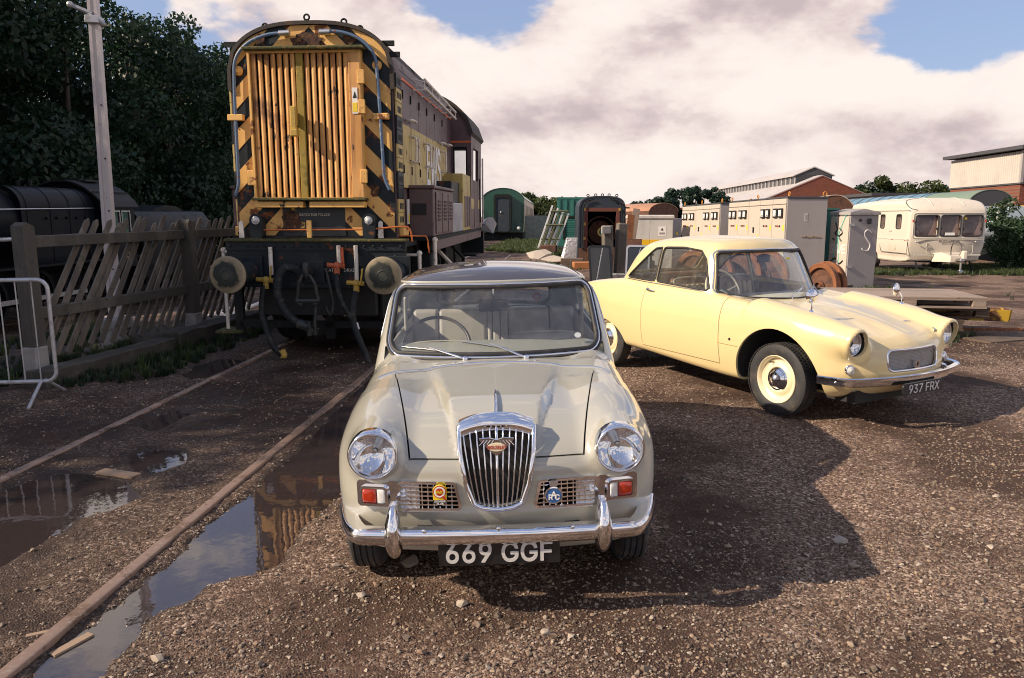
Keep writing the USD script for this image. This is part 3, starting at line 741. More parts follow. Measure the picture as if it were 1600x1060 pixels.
        for t in np.linspace(0, 1, 22):
            z = .518 - .225 * t; w = .047 * (math.sin(PI * min(1, .10 + .9 * t)) ** .55 if t < .999 else 0) * (.55 + .45 * t)
            d = .055 * math.sin(PI * min(1, .06 + .94 * t)) ** .6
            for u in np.linspace(-PI / 2, PI / 2, 9): ov.append((s * .414 + w * math.sin(u) * 1.02, -.600 - d * math.cos(u) - .018 * math.sin(PI * t), z))
            ov.append((s * .414 + w * .8, -.56, z)); ov.append((s * .414 - w * .8, -.56, z))
        obj('overrider', hullmesh(ov), 'chrome', car, 50)
        # front and rear wheels
    bm = []
    for t in np.linspace(-1, 1, 61):
        x = .672 * math.sin(t * PI / 2 * .98) if False else .672 * t
        u = abs(t)
        bm.append((x, -.640 + .055 * u ** 2 + .28 * max(0, (u - .80) / .20) ** 2.2, .392 - .004 * u))
    prof = [(-.055, .030), (-.010, .038), (.006, .034), (.014, .022), (.016, 0), (.012, -.022), (.002, -.036), (-.010, -.039), (-.014, -.034), (-.002, -.018), (.002, 0), (-.004, .018), (-.02, .026), (-.055, .022)]
    obj('bumper', sweep(bm, [(u, v * .87) for u, v in prof]), 'chrome', car, 40)
    for s in (-1, 1):
        obj('bumper_bolt', tf(trimesh.creation.icosphere(2, .008), (s * .29, -.652, .428) if s else 0), 'chrome', car, True)
        obj('bumper_bracket', box(s * .30 - .03, s * .30 + .03, -.62, -.45, .365, .395), 'dark_inside', car)
    obj('bumper_bolt', tf(trimesh.creation.icosphere(2, .008), (0, -.655, .432)), 'chrome', car, True)
    # number plate
    np_ = obj('number_plate', box(-.240, .240, -.628, -.622, .268, .368, .002), 'plate_black', car)
    letters('plate_character', '669 GGF', .079, (0, -.629, .322), (1, 0, 0), (0, 0, 1), 'plate_silver', np_, .003, True, .93)
    # ---- the tall grille
    fr = MB()
    fy = lambda z: -.575 + .10 * max(0, (z - .60) / .22) ** 2
    ring = outline(G, .012)
    ring3 = np.array([(x, fy(z) + .05 * (x / .15) ** 2 * .5, z) for x, z in ring])
    GF = obj('grille_surround', tube(ring3, .0105, 10, True), 'chrome', car, True)
    cr = []                                                             # the deep crown over the slats
    for x in np.linspace(-.152, .152, 25):
        zt = .832 - .030 * (abs(x) / .15) ** 2.4; e = .5 * .05 * (x / .15) ** 2
        for dy, dz in ((-.002, -.052), (-.014, -.040), (-.010, -.012), (.012, .002), (.055, .006)): cr.append((x, fy(zt - .03) + e + dy + .006, zt + dz))
    X = np.array(cr).reshape(25, 5, 3); obj('grille_crown', grid(X[..., 0], X[..., 1], X[..., 2]), 'chrome', GF, True)
    obj('grille_crown_cap', tube([(X[i, 0]) for i in range(25)], .004, 6), 'chrome', GF, True)
    obj('grille_backing', plate_xz(G.buffer(-.002), -.47, -.465), 'dark_inside', GF)
    for i in range(-5, 6):
        xt, xb = .0270 * i, .0172 * i
        zt, zb = .790 - .012 * (abs(i) / 5) ** 2, .482 + .006 * (abs(i) / 5) ** 2
        if i == 0: pass
        zs = np.linspace(zb, zt, 16)
        path = [(xb + (xt - xb) * ((z - zb) / (zt - zb)) ** .8, fy(z) + .006 + .025 * (i / 5) ** 2, z) for z in zs]
        w = .0035 if i else .0065
        obj('grille_slat', sweep(path, [(-w, -.012), (-w, .004), (-w * .5, .009), (w * .5, .009), (w, .004), (w, -.012)], up=(1, 0, 0)) if False else tube([(p[0], p[1], p[2]) for p in path], w, 6), 'chrome', GF, True)
    # illuminated badge with wings
    bd = sa.translate(sa.scale(sg.Point(0, 0).buffer(1, quad_segs=12), .040, .019), 0, .742)
    wing = unary_union([sg.Polygon([(0, .768), (-.03, .776), (-.075, .774), (-.066, .762), (-.055, .756), (-.040, .738), (-.022, .722), (0, .708), (.022, .722), (.040, .738), (.055, .756), (.066, .762), (.075, .774), (.03, .776)])])
    wing = sa.translate(sa.scale(wing, .88, 1.0, origin=(0, .742)), 0, 0)
    B = obj('bonnet_badge', plate_xz(wing.buffer(.002), -.597, -.586), 'chrome', GF)
    obj('badge_oval', plate_xz(sa.scale(bd, .86, .86), -.601, -.5965), 'badge_cream', B)
    obj('badge_lettering', text_at('WOLSELEY', .0125, (0, -.6012, .742), (1, 0, 0), (0, 0, 1), .0012, True, stretch=.82), 'badge_red', B)
    for k_ in range(1, 5):
        for s in (-1, 1): obj('wing_feather', cyl((s * .012 * k_, -.599, .770), (s * (.016 * k_ + .004), -.599, .757 - .002 * k_), .0016, n=6), 'chrome', B)
    # bonnet spear
    ys = np.linspace(-.50, -.12, 20); q = hit(body, np.column_stack([0 * ys, ys, 0 * ys]), 2, 1.1, .4)
    rr = np.interp(ys, [-.5, -.44, -.2, -.12], [.008, .0085, .0075, .003])
    obj('bonnet_spear', tube(q + np.column_stack([0 * ys, 0 * ys, np.interp(ys, [-.5, -.3, -.12], [.010, .012, .005])]), rr, 8), 'chrome', car, True)
    # ---- badges on the side grilles (club badges)
    rb = obj('motoring_club_badge', tf(lathe([(.0001, 0), (.034, 0), (.036, .003), (.036, .007), (.031, .008), (.0305, .006)], 'z', 32), (.222, -.568, .528), (90, 0, 0)), 'chrome', car, 40)
    obj('badge_enamel', tf(lathe([(.031, .0065), (.0001, .0075)], 'z', 32), (.222, -.568, .528), (90, 0, 0)), 'badge_blue', rb)
    obj('badge_crown', hullmesh([(.222 + u, -.57 + v, .570 + w) for u, w in ((-.014, -.004), (.014, -.004), (-.018, .012), (.018, .012), (0, .018), (-.01, .017), (.01, .017)) for v in (-.006, .002)]), 'dull_steel', rb)
    obj('badge_letter', text_at('R', .021, (.210, -.5765, .522), (1, 0, 0), (0, 0, 1), .002, True), 'white_letter', rb)
    obj('badge_letter', text_at('A', .024, (.2225, -.5768, .533), (1, 0, 0), (0, 0, 1), .002, True), 'white_letter', rb)
    obj('badge_letter', text_at('C', .021, (.236, -.5765, .522), (1, 0, 0), (0, 0, 1), .002, True), 'white_letter', rb)
    sh = unary_union([rrect(-.257, -.203, .523, .570, .002), sa.scale(sg.Point(-.230, .558).buffer(.027), 1, 1)])
    db = obj('drivers_club_badge', plate_xz(sh, -.576, -.568), 'badge_yellow', car)
    obj('badge_tail', plate_xz(sg.Polygon([(-.258, .524), (-.202, .524), (-.208, .508), (-.230, .497), (-.252, .508)]), -.576, -.569), 'plate_black', db)
    obj('badge_ring', plate_xz(sg.Point(-.230, .557).buffer(.022).difference(sg.Point(-.230, .557).buffer(.016)), -.5785, -.5755), 'white_letter', db)
    obj('badge_ring', plate_xz(sg.Point(-.230, .557).buffer(.0255).difference(sg.Point(-.230, .557).buffer(.0225)), -.578, -.5755), 'badge_red', db)
    obj('badge_disc', plate_xz(sg.Point(-.230, .557).buffer(.0155), -.5785, -.5755), 'badge_red', db)
    obj('badge_ribbon', plate_xz(sg.Polygon([(-.222, .540), (-.212, .540), (-.204, .526), (-.214, .526)]), -.579, -.5755), 'badge_red', db)
    obj('badge_lettering', text_at('BMC', .011, (-.230, -.5788, .557), (1, 0, 0), (0, 0, 1), .001, True), 'badge_yellow', db)
    obj('badge_lettering', text_at('DRIVERS', .0075, (-.230, -.5765, .518), (1, 0, 0), (0, 0, 1), .001, True), 'white_letter', db)
    obj('badge_lettering', text_at('CLUB', .0075, (-.230, -.5765, .5075), (1, 0, 0), (0, 0, 1), .001, True), 'white_letter', db)
    # ---- wipers
    for bx, tx, lift in ((-.155, -.50, .012), (.165, -.17, .045)):
        py = hit(cab, [(bx, 0, .893)], 1, .2, 1.2)[0] if bx else 0
        base = np.array([bx, .445, .890]); mid = hit(cab, [((bx * .45 + tx * .55), 0, .925 + lift * .6)], 1, .2, 1.2)[0] + [0, -.016, .006]
        W_ = obj('wiper', tube([base, base + [-.03, .0, .012], mid], [.007, .006, .0035], 6), 'chrome', car, True)
        obj('wiper_boss', tf(trimesh.creation.icosphere(2, .0155), base, scale=None), 'chrome', W_, True)
        e0 = hit(cab, [((bx * .72 + tx * .28) - .0, 0, .914 + lift * .35)], 1, .2, 1.2)[0]; e1 = hit(cab, [(tx, 0, .922 + lift)], 1, .2, 1.2)[0]
        obj('wiper_blade', tube([e0 + [0, -.009, 0], (e0 + e1) / 2 + [0, -.010, .003], e1 + [0, -.009, 0]], .0045, 6), 'dull_steel', W_, True)
        obj('wiper_rubber', tube([e0 + [0, -.003, -.004], (e0 + e1) / 2 + [0, -.003, -.002], e1 + [0, -.003, -.004]], .0035, 6), 'rubber', W_, True)
    for x in (-.21, .21): obj('washer_jet', tf(trimesh.creation.icosphere(1, .006), (x, .40, hit(body, [(x, .40, 0)], 2, 1.1, .5)[0][2] + .003)), 'chrome', car, True)
    # ---- wheels
    for y in (0, 2.036):
        for s in (-1, 1):
            w = obj('wheel', tf(tyre(.256, .150, .130), (s * .608, y, .256), (0, 0, 0)), 'tyre', car, 35)
            obj('rim', tf(lathe([(.131, -.05), (.120, .0), (.110, .03), (.07, .035), (.065, .055), (.0001, .06)], 'x', 36), (s * .60, y, .256), (0, 0, 0 if s > 0 else 180)), 'dull_steel', w, 35)
    tz = MB()
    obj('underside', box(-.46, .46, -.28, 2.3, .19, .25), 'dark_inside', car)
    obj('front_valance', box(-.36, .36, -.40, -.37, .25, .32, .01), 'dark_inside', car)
    # ---- inside
    obj('dashboard', box(-.57, .57, .60, .74, .76, .875, .03), 'black_plastic', car)
    obj('cabin_floor', box(-.598, .598, .722, 2.19, .302, .312), 'dark_inside', car)
    sw = np.array([-.335, .86, .885]); u = np.array([1, 0, 0]); v = np.array([0, .62, .78]); v /= np.linalg.norm(v)
    R_ = [sw + .195 * (math.cos(t) * u + math.sin(t) * v) for t in np.linspace(0, 2 * PI, 40, endpoint=False)]
    S = obj('steering_wheel', tube(R_, .0105, 8, True), 'black_plastic', car, True)
    for t in (-.25, PI + .25, -PI / 2): obj('spoke', cyl(sw + .19 * (math.cos(t) * u + math.sin(t) * v), sw + [0, .0, -.02], .007, n=6), 'dull_steel', S)
    obj('horn_push', tf(trimesh.creation.icosphere(2, .03), sw + [0, .0, -.015]), 'black_plastic', S, True)
    obj('column', cyl(sw, sw + [0, -.35, -.25], .022), 'black_plastic', S)
    # rear bench: cushions with pleats
    def pad(x0, x1, y0, y1, z0, z1, r=.05, lean=0.0): 
        m = man(box(x0 + r, x1 - r, y0 + r, y1 - r, z0 + r, z1 - r)); 
        pts = [(x, y, z) for x in (x0 + r, x1 - r) for y in (y0 + r, y1 - r) for z in (z0 + r, z1 - r)]
        ball = trimesh.creation.icosphere(2, r).vertices
        q = np.vstack([ball + p for p in pts]); q[:, 1] += lean * (q[:, 2] - z0)
        return hullmesh(q)
    bench = obj('rear_bench', pad(-.585, .585, 1.45, 1.98, .40, .60, .05), 'grey_vinyl', car, 40)
    edges = [-.585, -.40, -.05, -.012, .045, .10, .40, .585]
    for a_, b_ in zip(edges[:-1], edges[1:]): obj('backrest_panel', pad(a_ + .002, b_ - .002, 1.84, 1.97, .56, .955, .028 if b_ - a_ > .06 else .016, .35), 'grey_vinyl', bench, 40)
    obj('parcel_shelf', box(-.55, .55, 2.08, 2.36, .925, .94), 'dark_inside', car)
    obj('folded_paper', box(-.30, -.13, 2.08, 2.2, .944, .956), 'paper_white', car)
    for s in (-1, 1):
        x = s * .31
        f_ = obj('front_seat', pad(x - .23, x + .23, 1.02, 1.10, .46, .905 if s > 0 else .86, .035, .22), 'grey_vinyl', car, 40)
        obj('seat_cushion', pad(x - .23, x + .23, .82, 1.15, .38, .52, .05), 'grey_vinyl', f_, 40)
        obj('piping', tube(spline([(x - .22, 1.11, .55), (x - .215, 1.145, .84 if s > 0 else .80), (x - .17, 1.155, .905 if s > 0 else .86), (x + .17, 1.155, .905 if s > 0 else .86), (x + .215, 1.145, .84 if s > 0 else .80), (x + .22, 1.11, .55)], 8), .005, 6), 'headlining', f_, True)
        obj('door_lining', box(s * .597, s * .585, .74, 2.05, .45, .915), 'grey_vinyl', car)
        obj('belt', tube(spline([(s * .56, 1.36, 1.12), (s * .565, 1.37, .95), (s * .555, 1.34, .75), (s * .56, 1.3, .5)], 8), .012, 5), 'grey_vinyl', car, True)
    obj('mirror', box(-.085, .085, .905, .925, 1.075, 1.145, .008), 'black_plastic', car)
    obj('mirror_stem', cyl((0, .905, 1.12), (0, .87, 1.235), .005, n=6), 'chrome', car)
    st = obj('window_sticker', tf(lathe([(.018, 0), (.030, 0), (.030, .001), (.018, .001), (.018, 0)], 'z', 28), (.325, 2.19, 1.01), (60, 0, 0)), 'badge_red', car)
    obj('tax_disc', tf(lathe([(.0001, 0), (.018, 0), (.018, .0015), (.0001, .0015)], 'z', 24), (.46, .66, .965), (44, 0, 0)), 'paper_white', car)
    return car
def pillow(poly):
    "a moulded lens: the outline bulging towards the front"
    q = np.array(poly.exterior.coords)[:-1]; c = q.mean(0)
    return hullmesh([(c[0] + (x - c[0]) * k, y, c[1] + (z - c[1]) * k) for k, y in ((1, -.006), (1, -.016), (.93, -.024), (.75, -.030), (.4, -.033)) for x, z in q])
def mfront(m, s, y, a):
    "set a flat front fitting onto the nose, turned to follow its curve"
    m = m.copy(); c = s * a
    m.vertices[:, 1] += -.553 + .055 * (np.abs(m.vertices[:, 0]) / .5) ** 2
    return m
SALOON = build_saloon()
# ================================================================== the cream coupe
def build_coupe():
    car = thing('cream_coupe', 'pale cream two door coupe with wing mirrors and cream wheels parked beyond the grey saloon', 'car', (2.722, 6.224, .075), (0, 0, 28.6))
    yk = [-.80, -.70, -.55, -.3, 0, .45, 1.0, 2.0, 2.5, 3.2]
    zb = [.625, .660, .708, .774, .828, .878, .93, .945, .90, .74]
    zw = [.655, .698, .758, .824, .864, .892, .932, .950, .905, .76]
    from scipy.interpolate import PchipInterpolator as PC
    B_, W_ = PC(yk, zb), PC(yk, zw)
    def T(a, y):
        yy = np.clip(y, -.8, 3.2)
        b, w = B_(yy), W_(yy)
        r = np.where(a < .60, np.exp(-((a - .60) / .185) ** 2), 1.0)
        return b + (w - b) * r - .028 * (a / .6) ** 2 * (1 - r) + .014 * np.exp(-(a / .10) ** 2) * sstep(.4, -.3, y)
    def body(x, y, z):
        a = np.sqrt(x * x + 1e-6); zz = np.clip(z, .1, 1.1)
        yf = -.745 + .175 * (a / .6) ** 2.2 + .10 * np.clip((.44 - zz) / .2, 0, 2) ** 2 + .035 * np.clip((zz - .44) / .2, 0, 2) ** 2
        front = (yf - y) * .95
        W = .752 - .055 * np.clip((.60 - zz) / .33, 0, 2) ** 2 - .085 * np.clip((zz - .66) / .26, 0, 2) ** 2 - .05 * np.clip((-y) / .6, 0, 1.4) ** 2 - .12 * np.clip((y - 1.8) / 1.3, 0, 1.2) ** 2
        side = a - W
        top = (z - T(a, y)) * .95
        rear = y - (3.16 - .25 * np.abs(zz - .62) ** 1.5 - .15 * (a / .6) ** 2)
        bot = (.205 + .055 * sstep(.5, 2.0, y) + .10 * sstep(2.3, 3.2, y) + .05 * sstep(-.3, -.7, y)) - z
        f = smax(front, side, .20); f = smax(f, top, .085); f = smax(f, rear, .2); f = smax(f, bot, .07)
        rr = np.sqrt((a - .556) ** 2 + (z - (.668 + .10 * np.clip(y + .6, 0, 1))) ** 2)
        pod = smax(rr - (.116 + .05 * np.clip(y + .62, -.2, .8)), smax(-.640 - .18 * (z - .668) - y, y - .30, .03), .03)
        return smin(f, pod, .07)
    lo, hi = (-.86, -.90, .14), (.86, 3.28, 1.06)
    M = man(nets(body, lo, hi, .019)); Min = man(nets(lambda x, y, z: body(x, y, z) + .02, lo, hi, .032, 2))
    arch = m3.Manifold.cylinder(1.8, 1, circular_segments=56).translate([0, 0, -.9]).rotate([0, 90, 0])
    sides = man(box(-.9, -.42, -.8, 3, -.1, 1)) + man(box(.42, .9, -.8, 3, -.1, 1))
    M -= (arch.scale([1, .415, .425]).translate([0, -.012, .285])) ^ sides
    M -= (arch.scale([1, .36, .235]).translate([0, 2.32, .27])) ^ sides
    M -= man(box(-.60, .60, .62, 2.10, .32, 1.2))
    for s in (-1, 1): M -= man(cyl((s * .556, -.9, .664), (s * .556, -.565, .664), .094, n=48))
    M -= man(plate_xz(rrect(-.295, .295, .448, .602, .05), -.9, -.50))
    for s in (-1, 1):                                                # shut lines: doors, sills, bonnet side
        sl = lambda y0, y1, z0, z1: man(box(s * .80, s * .60, y0, y1, z0, z1)) - Min
        M -= sl(.5865, .5935, .325, .915); M -= sl(1.654, 1.6595, .345, .93); M -= sl(.588, 1.6585, .3185, .325); M -= sl(.36, .59, .505, .509)
    shade('body', M - Min, [body, lambda x, y, z: body(x, y, z) + .02], 'cream_paint', car)
    obj('inner_structure', unman(M ^ Min), 'dark_inside', car, False)
    def cab(x, y, z):
        a = np.sqrt(x * x + 1e-6)
        roof = z - (1.398 - .070 * np.abs((y - 1.28) / .72) ** 2.6 - .030 * (a / .5) ** 2 - .02 * (a / .5) ** 5)
        side = (a - (.668 - .30 * (z - .90) - .06 * np.clip((y - 1.6) / .6, 0, 1) ** 2)) * .95
        ws = ((.400 + .335 * np.clip(a / .62, 0, 1.15) ** 2.2 * (1 - .35 * np.clip((z - .9) / .4, 0, 1)) + (z - .86) * .78) - y) * .74
        rear = (y - (2.36 - (z - .93) * .72 - .10 * (a / .5) ** 2)) * .80
        f = smax(roof, side, .10); f = smax(f, ws, .06); f = smax(f, rear, .12)
        return smax(f, .82 - z, .01)
    lo, hi = (-.76, .24, .76), (.76, 2.55, 1.46)
    C0 = man(nets(cab, lo, hi, .019)); C1 = man(nets(lambda x, y, z: cab(x, y, z) + .022, lo, hi, .026))
    WS = sg.Polygon([(-.618, .910), (-.40, .884), (0, .872), (.40, .884), (.618, .910), (.525, 1.262), (0, 1.272), (-.525, 1.262)]).buffer(-.045).buffer(.045, quad_segs=8)
    SD = sg.Polygon([(.83, .932), (.955, 1.20), (1.05, 1.272), (1.30, 1.292), (1.575, 1.283), (1.552, .957)]).buffer(-.02).buffer(.02)
    SQ = sg.Polygon([(1.578, .958), (1.600, 1.282), (1.70, 1.268), (2.06, .965)]).buffer(-.012).buffer(.012)
    RW = rrect(-.44, .44, 1.0, 1.24, .05)
    cutW, cutR = man(plate_xz(WS, .1, 1.15)), man(plate_xz(RW, 1.8, 2.6)); cutS = man(plate_yz(SD, -.9, .9)) + man(plate_yz(SQ, -.9, .9))
    shell = C0 - C1 - man(box(-.60, .60, .60, 2.2, .7, .90)) - cutW - cutR - cutS
    shade('cabin_shell', shell, [cab, lambda x, y, z: cab(x, y, z) + .022], 'cream_paint', car)
    pf = [lambda x, y, z: cab(x, y, z) + .009, lambda x, y, z: cab(x, y, z) + .0135]
    pane = man(nets(pf[0], lo, hi, .03)) - man(nets(pf[1], lo, hi, .03))
    shade('windscreen', pane ^ cutW, pf, 'coupe_glass', car)
    shade('rear_window', pane ^ cutR, pf, 'side_glass', car)
    for s in (-1, 1):
        half = man(box(0 if s > 0 else -.9, .9 if s > 0 else 0, .2, 2.7, .7, 1.5))
        shade('side_window', (pane ^ cutS) ^ half, pf, 'side_glass', car)
        for S in (SD, SQ):
            o = outline(S, .03); p = hit(cab, np.column_stack([0 * o[:, 0] + s * .8, o]), 0, s * .8, 0)
            obj('side_window_rubber', tube(p, .0095, 6, True), 'rubber', car, True)
        o = hit(cab, np.array([(s * .8, y, np.interp(y, [.80, 2.06], [.925, .955]) - .006) for y in np.linspace(.80, 2.05, 20)]), 0, s * .8, 0)
        obj('waist_strip', tube(o, .006, 6), 'dull_steel', car, True)
    for e, r, mt, nm in ((.004, .013, 'rubber', 'screen_rubber'), (.020, .0085, 'chrome', 'screen_trim')):
        o = outline(WS.buffer(e), .02); p = hit(cab, np.column_stack([o[:, 0], 0 * o[:, 0], o[:, 1]]), 1, .1, 1.2)
        obj(nm, tube(p + [0, -.002, 0], r, 8, True), mt, car, True)
    o = outline(RW, .03); p = hit(cab, np.column_stack([o[:, 0], 0 * o[:, 0] + 2.6, o[:, 1]]), 1, 2.6, 1.6)
    obj('rear_rubber', tube(p, .012, 6, True), 'rubber', car, True)
    # lamps in their tunnels
    for s in (-1, 1):
        c = np.array([s * .556, -.588, .664]); T_ = lambda m: tf(m, c, (90, 0, 0))
        L = obj('headlamp', T_(lathe([(.094, -.03), (.094, .004), (.088, .010), (.083, .006), (.082, 0)], 'z', 40)), 'chrome', car, True)
        obj('lamp_bowl', T_(lathe([(max(.0001, .083 * q), .002 - .03 * (1 - q * q)) for q in np.linspace(1, 0, 10)], 'z', 36)), 'mirror_bowl', L, True)
        obj('lamp_glass', T_(lathe([(.083, .004), (.06, .016), (.03, .024), (.0001, .026)], 'z', 36)), 'lens_glass', L, True)
        c = hit(body, [(s * .571, 0, .468)], 1, -1.0, -.2)[0]
        T_ = lambda m: tf(m, c + [0, -.012, 0], (90, 0, s * 25))
        L = obj('side_lamp', T_(lathe([(.038, -.03), (.040, .0), (.040, .008), (.034, .016), (.032, .012)], 'z', 28)), 'chrome', car, True)
        obj('lamp_glass', T_(lathe([(.033, .010), (.02, .024), (.0001, .030)], 'z', 28)), 'clear_lens', L, True)
        # wing mirror
        b = hit(body, [(s * .555, -.20, 0)], 2, 1.2, .4)[0]
        Mr = obj('wing_mirror', tube(spline([b, b + [0, 0, .05], b + [-s * .004, .015, .085], b + [-s * .02, .03, .105]], 5), .006, 6), 'chrome', car, True)
        obj('mirror_foot', tf(lathe([(.0001, .016), (.010, .012), (.020, 0), (.020, -.008)], 'z', 20), b), 'chrome', Mr, True)
        mc = b + [-s * .035, .035, .115]
        obj('mirror_head', tf(lathe([(.0001, -.026), (.034, -.018), (.056, 0), (.056, .004), (.0001, .005)], 'z', 28), mc, (-90, 0, s * 12)), 'chrome', Mr, 40)
        # door handle
        hx = hit(body, [(s * .9, 1.575, .872)], 0, s * .9, 0)[0]
        H = obj('door_handle', tube(spline([hx + [s * .012, -.062, -.006], hx + [s * .026, -.03, 0], hx + [s * .027, .03, .004], hx + [s * .010, .056, .004]], 6), [.004] + [.0075] * 17 + [.006], 8), 'chrome', car, True)
        obj('handle_boss', tf(lathe([(.0001, .02), (.013, .016), (.015, 0)], 'x', 18), hx + [0, .052, .004], (0, 0, 0 if s > 0 else 180)), 'chrome', H, True)
        jp = hit(body, [(s * .9, .455, .560)], 0, s * .9, 0)[0]
        obj('side_repeater', tf(trimesh.creation.icosphere(2, .012), jp), 'rubber', car, True)
    # mouth, mesh, emblem
    g = rrect(-.300, .300, .443, .607, .055)
    yq = lambda m: _bend(m)
    def _bend(m):
        m = m.copy(); m.vertices[:, 1] += .175 * (np.abs(m.vertices[:, 0]) / .6) ** 2.2; return m
    GF = obj('grille_frame', tube(np.array([(x, -.742 + .175 * (abs(x) / .6) ** 2.2 + .035 * max(0, (z - .44) / .2) ** 2, z) for x, z in outline(g.buffer(-.004), .012)]), .0095, 8, True), 'chrome', car, True)
    mg = trimesh.creation.triangulate_polygon(g.buffer(-.006), engine='earcut')
    mm = MB()
    for i in range(-29, 30):
        mm += cyl((i * .0100, -.715, .449), (i * .0100, -.715, .601), .0013, n=4, caps=False)
    for j in range(15): 
        z = .452 + .0105 * j
        mm += tube([(x, -.715, z) for x in np.linspace(-.293, .293, 13)], .0013, 4, caps=False)
    xx = np.linspace(-.294, .294, 25); obj('mesh_panel', _bend(box(-.294, .294, -.706, -.702, .447, .603).subdivide().subdivide().subdivide()), 'grille_mesh', GF)
    obj('grille_mesh', _bend(mm.mesh()), 'dull_steel', GF)
    em = sg.Point(0, 0).buffer(1, quad_segs=10)
    E = obj('grille_emblem', plate_xz(sa.translate(rrect(-.024, .024, -.032, .032, .012), .0, .485).difference(sa.translate(sa.scale(em, .012, .021), 0, .485)), -.745, -.722), 'chrome', GF)
    obj('emblem_centre', plate_xz(sa.translate(sa.scale(em, .011, .020), 0, .485), -.735, -.722), 'plate_black', E)
    # bumper
    bm = []
    for t in np.linspace(-1, 1, 61):
        u = abs(t); bm.append((.765 * t, -.795 + .17 * u ** 2.2 + .16 * max(0, (u - .82) / .18) ** 2, .392))
    pr = [(-.03, .030), (.004, .034), (.012, .028), (.014, .0), (.010, -.026), (.0, -.033), (-.012, -.034), (-.008, -.028), (.003, -.018), (.005, 0), (.002, .02), (-.03, .024)]
    bp = obj('bumper', sweep(bm, pr), 'chrome', car, 40)
    for s in (-1, 1): obj('bumper_bolt', tf(trimesh.creation.icosphere(1, .008), (s * .735, -.60, .392)), 'dull_steel', bp, True)
    pl = obj('number_plate', plate_xz(rrect(-.295, .195, .288, .378, .03), -.842, -.830), 'plate_black', car)
    letters('plate_character', '937 FRX', .066, (-.05, -.843, .333), (1, 0, 0), (0, 0, 1), 'plate_silver', pl, .004, False, 1.0)
    obj('plate_bracket', box(-.12, .12, -.83, -.74, .33, .36), 'dark_inside', car)
    # bonnet furniture
    q = hit(body, [(.33, -.42, 0)], 2, 1.1, .3)[0]
    st = obj('bonnet_script', tube(spline([q + [-.045, .03, .004], q + [-.02, .0, .008], q + [.0, .035, .006], q + [.02, 0, .008], q + [.045, .02, .005]], 5), .0035, 5), 'chrome', car, True)
    q = hit(body, [(.40, -.60, 0)], 2, 1.1, .3)[0]
    obj('bonnet_catch', tube(spline([q, q + [0, .0, .022], q + [.008, .018, .03]], 4), .006, 6), 'chrome', car, True)
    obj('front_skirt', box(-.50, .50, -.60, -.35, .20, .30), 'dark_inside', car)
    # wipers
    for bx, tx, tz in ((-.10, .18, 1.0), (.34, .42, .985)):
        b = hit(cab, [(bx, 0, .868)], 1, .1, 1.2)
        b = b[0] if len(b) else np.array([bx, .42, .88])
        m_ = hit(cab, [((bx + tx) / 2, 0, .93)], 1, .1, 1.2)[0] + [0, -.02, 0]; e = hit(cab, [(tx, 0, tz - .03)], 1, .1, 1.2)[0] + [0, -.012, 0]
        w = obj('wiper', tube([b + [0, -.03, .005], b + [0, -.03, .03], m_, (m_ + e) / 2], .005, 6), 'chrome', car, True)
        e0 = hit(cab, [(bx * .35 + tx * .65 - .09, 0, .925)], 1, .1, 1.2)[0] + [0, -.012, 0]
        obj('wiper_blade', tube([e0, (e + e0) / 2 + [0, -.006, 0], e], .0045, 6), 'dull_steel', w, True)
    # wheels
    for y in (0, 2.32):
        for s in (-1, 1):
            x = s * .612; r_ = 0 if s > 0 else 180
            w = obj('wheel', tf(tyre(.292, .148, .190, 64, 5), (x, y, .292)), 'tyre', car, 35)
            if y == 0:
                kn = MB()
                for t in np.linspace(0, 2 * PI, 72, endpoint=False):
                    for u in (-.055, -.02, .02, .055): kn += tf(box(-.014, .014, -.008, .008, -.004, .0025), (x + u, y + .292 * math.cos(t + u), .292 + .292 * math.sin(t + u)), (math.degrees(t + u) - 90, 0, 0))
                obj('tread', kn, 'tyre', w, False)
            R_ = obj('rim', tf(lathe([(.191, .058), (.196, .066), (.192, .070), (.180, .060), (.172, .035), (.150, .022), (.138, .024), (.125, .040), (.105, .046), (.085, .036), (.0001, .03)], 'x', 56), (x, y, .292), (0, 0, r_)), 'rim_cream', w, 40)
            obj('hub_cap', tf(lathe([(.102, .034), (.100, .046), (.089, .058), (.082, .056), (.077, .060), (.060, .078), (.045, .080), (.03, .090), (.018, .096), (.012, .102), (.0001, .104)], 'x', 40), (x, y, .292), (0, 0, r_)), 'chrome', w, 30)
            obj('valve', cyl((x + s * .03, y + .06, .292 + .128), (x + s * .075, y + .064, .292 + .132), .006, n=6), 'rubber', w)
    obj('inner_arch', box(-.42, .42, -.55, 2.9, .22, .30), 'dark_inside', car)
    # mudguard flange seen behind the front wheel
    # inside
    obj('dashboard', box(-.58, .58, .66, .86, .74, .885, .03), 'black_plastic', car)
    obj('cabin_floor', box(-.60, .60, .62, 2.10, .325, .335), 'dark_inside', car)
    sw = np.array([-.34, .98, .905]); u = np.array([1, 0, 0]); v = np.array([0, .40, .92]); v /= np.linalg.norm(v)
    S = obj('steering_wheel', tube([sw + .195 * (math.cos(t) * u + math.sin(t) * v) for t in np.linspace(0, 2 * PI, 44, endpoint=False)], .0115, 8, True), 'ivory', car, True)
    for t in (.2, PI - .2, -PI / 2): obj('spoke', cyl(sw + .19 * (math.cos(t) * u + math.sin(t) * v), sw + [0, -.03, -.01], .006, n=6), 'ivory', S)
    obj('column', cyl(sw, sw + [0, -.3, -.12], .025), 'black_plastic', S)
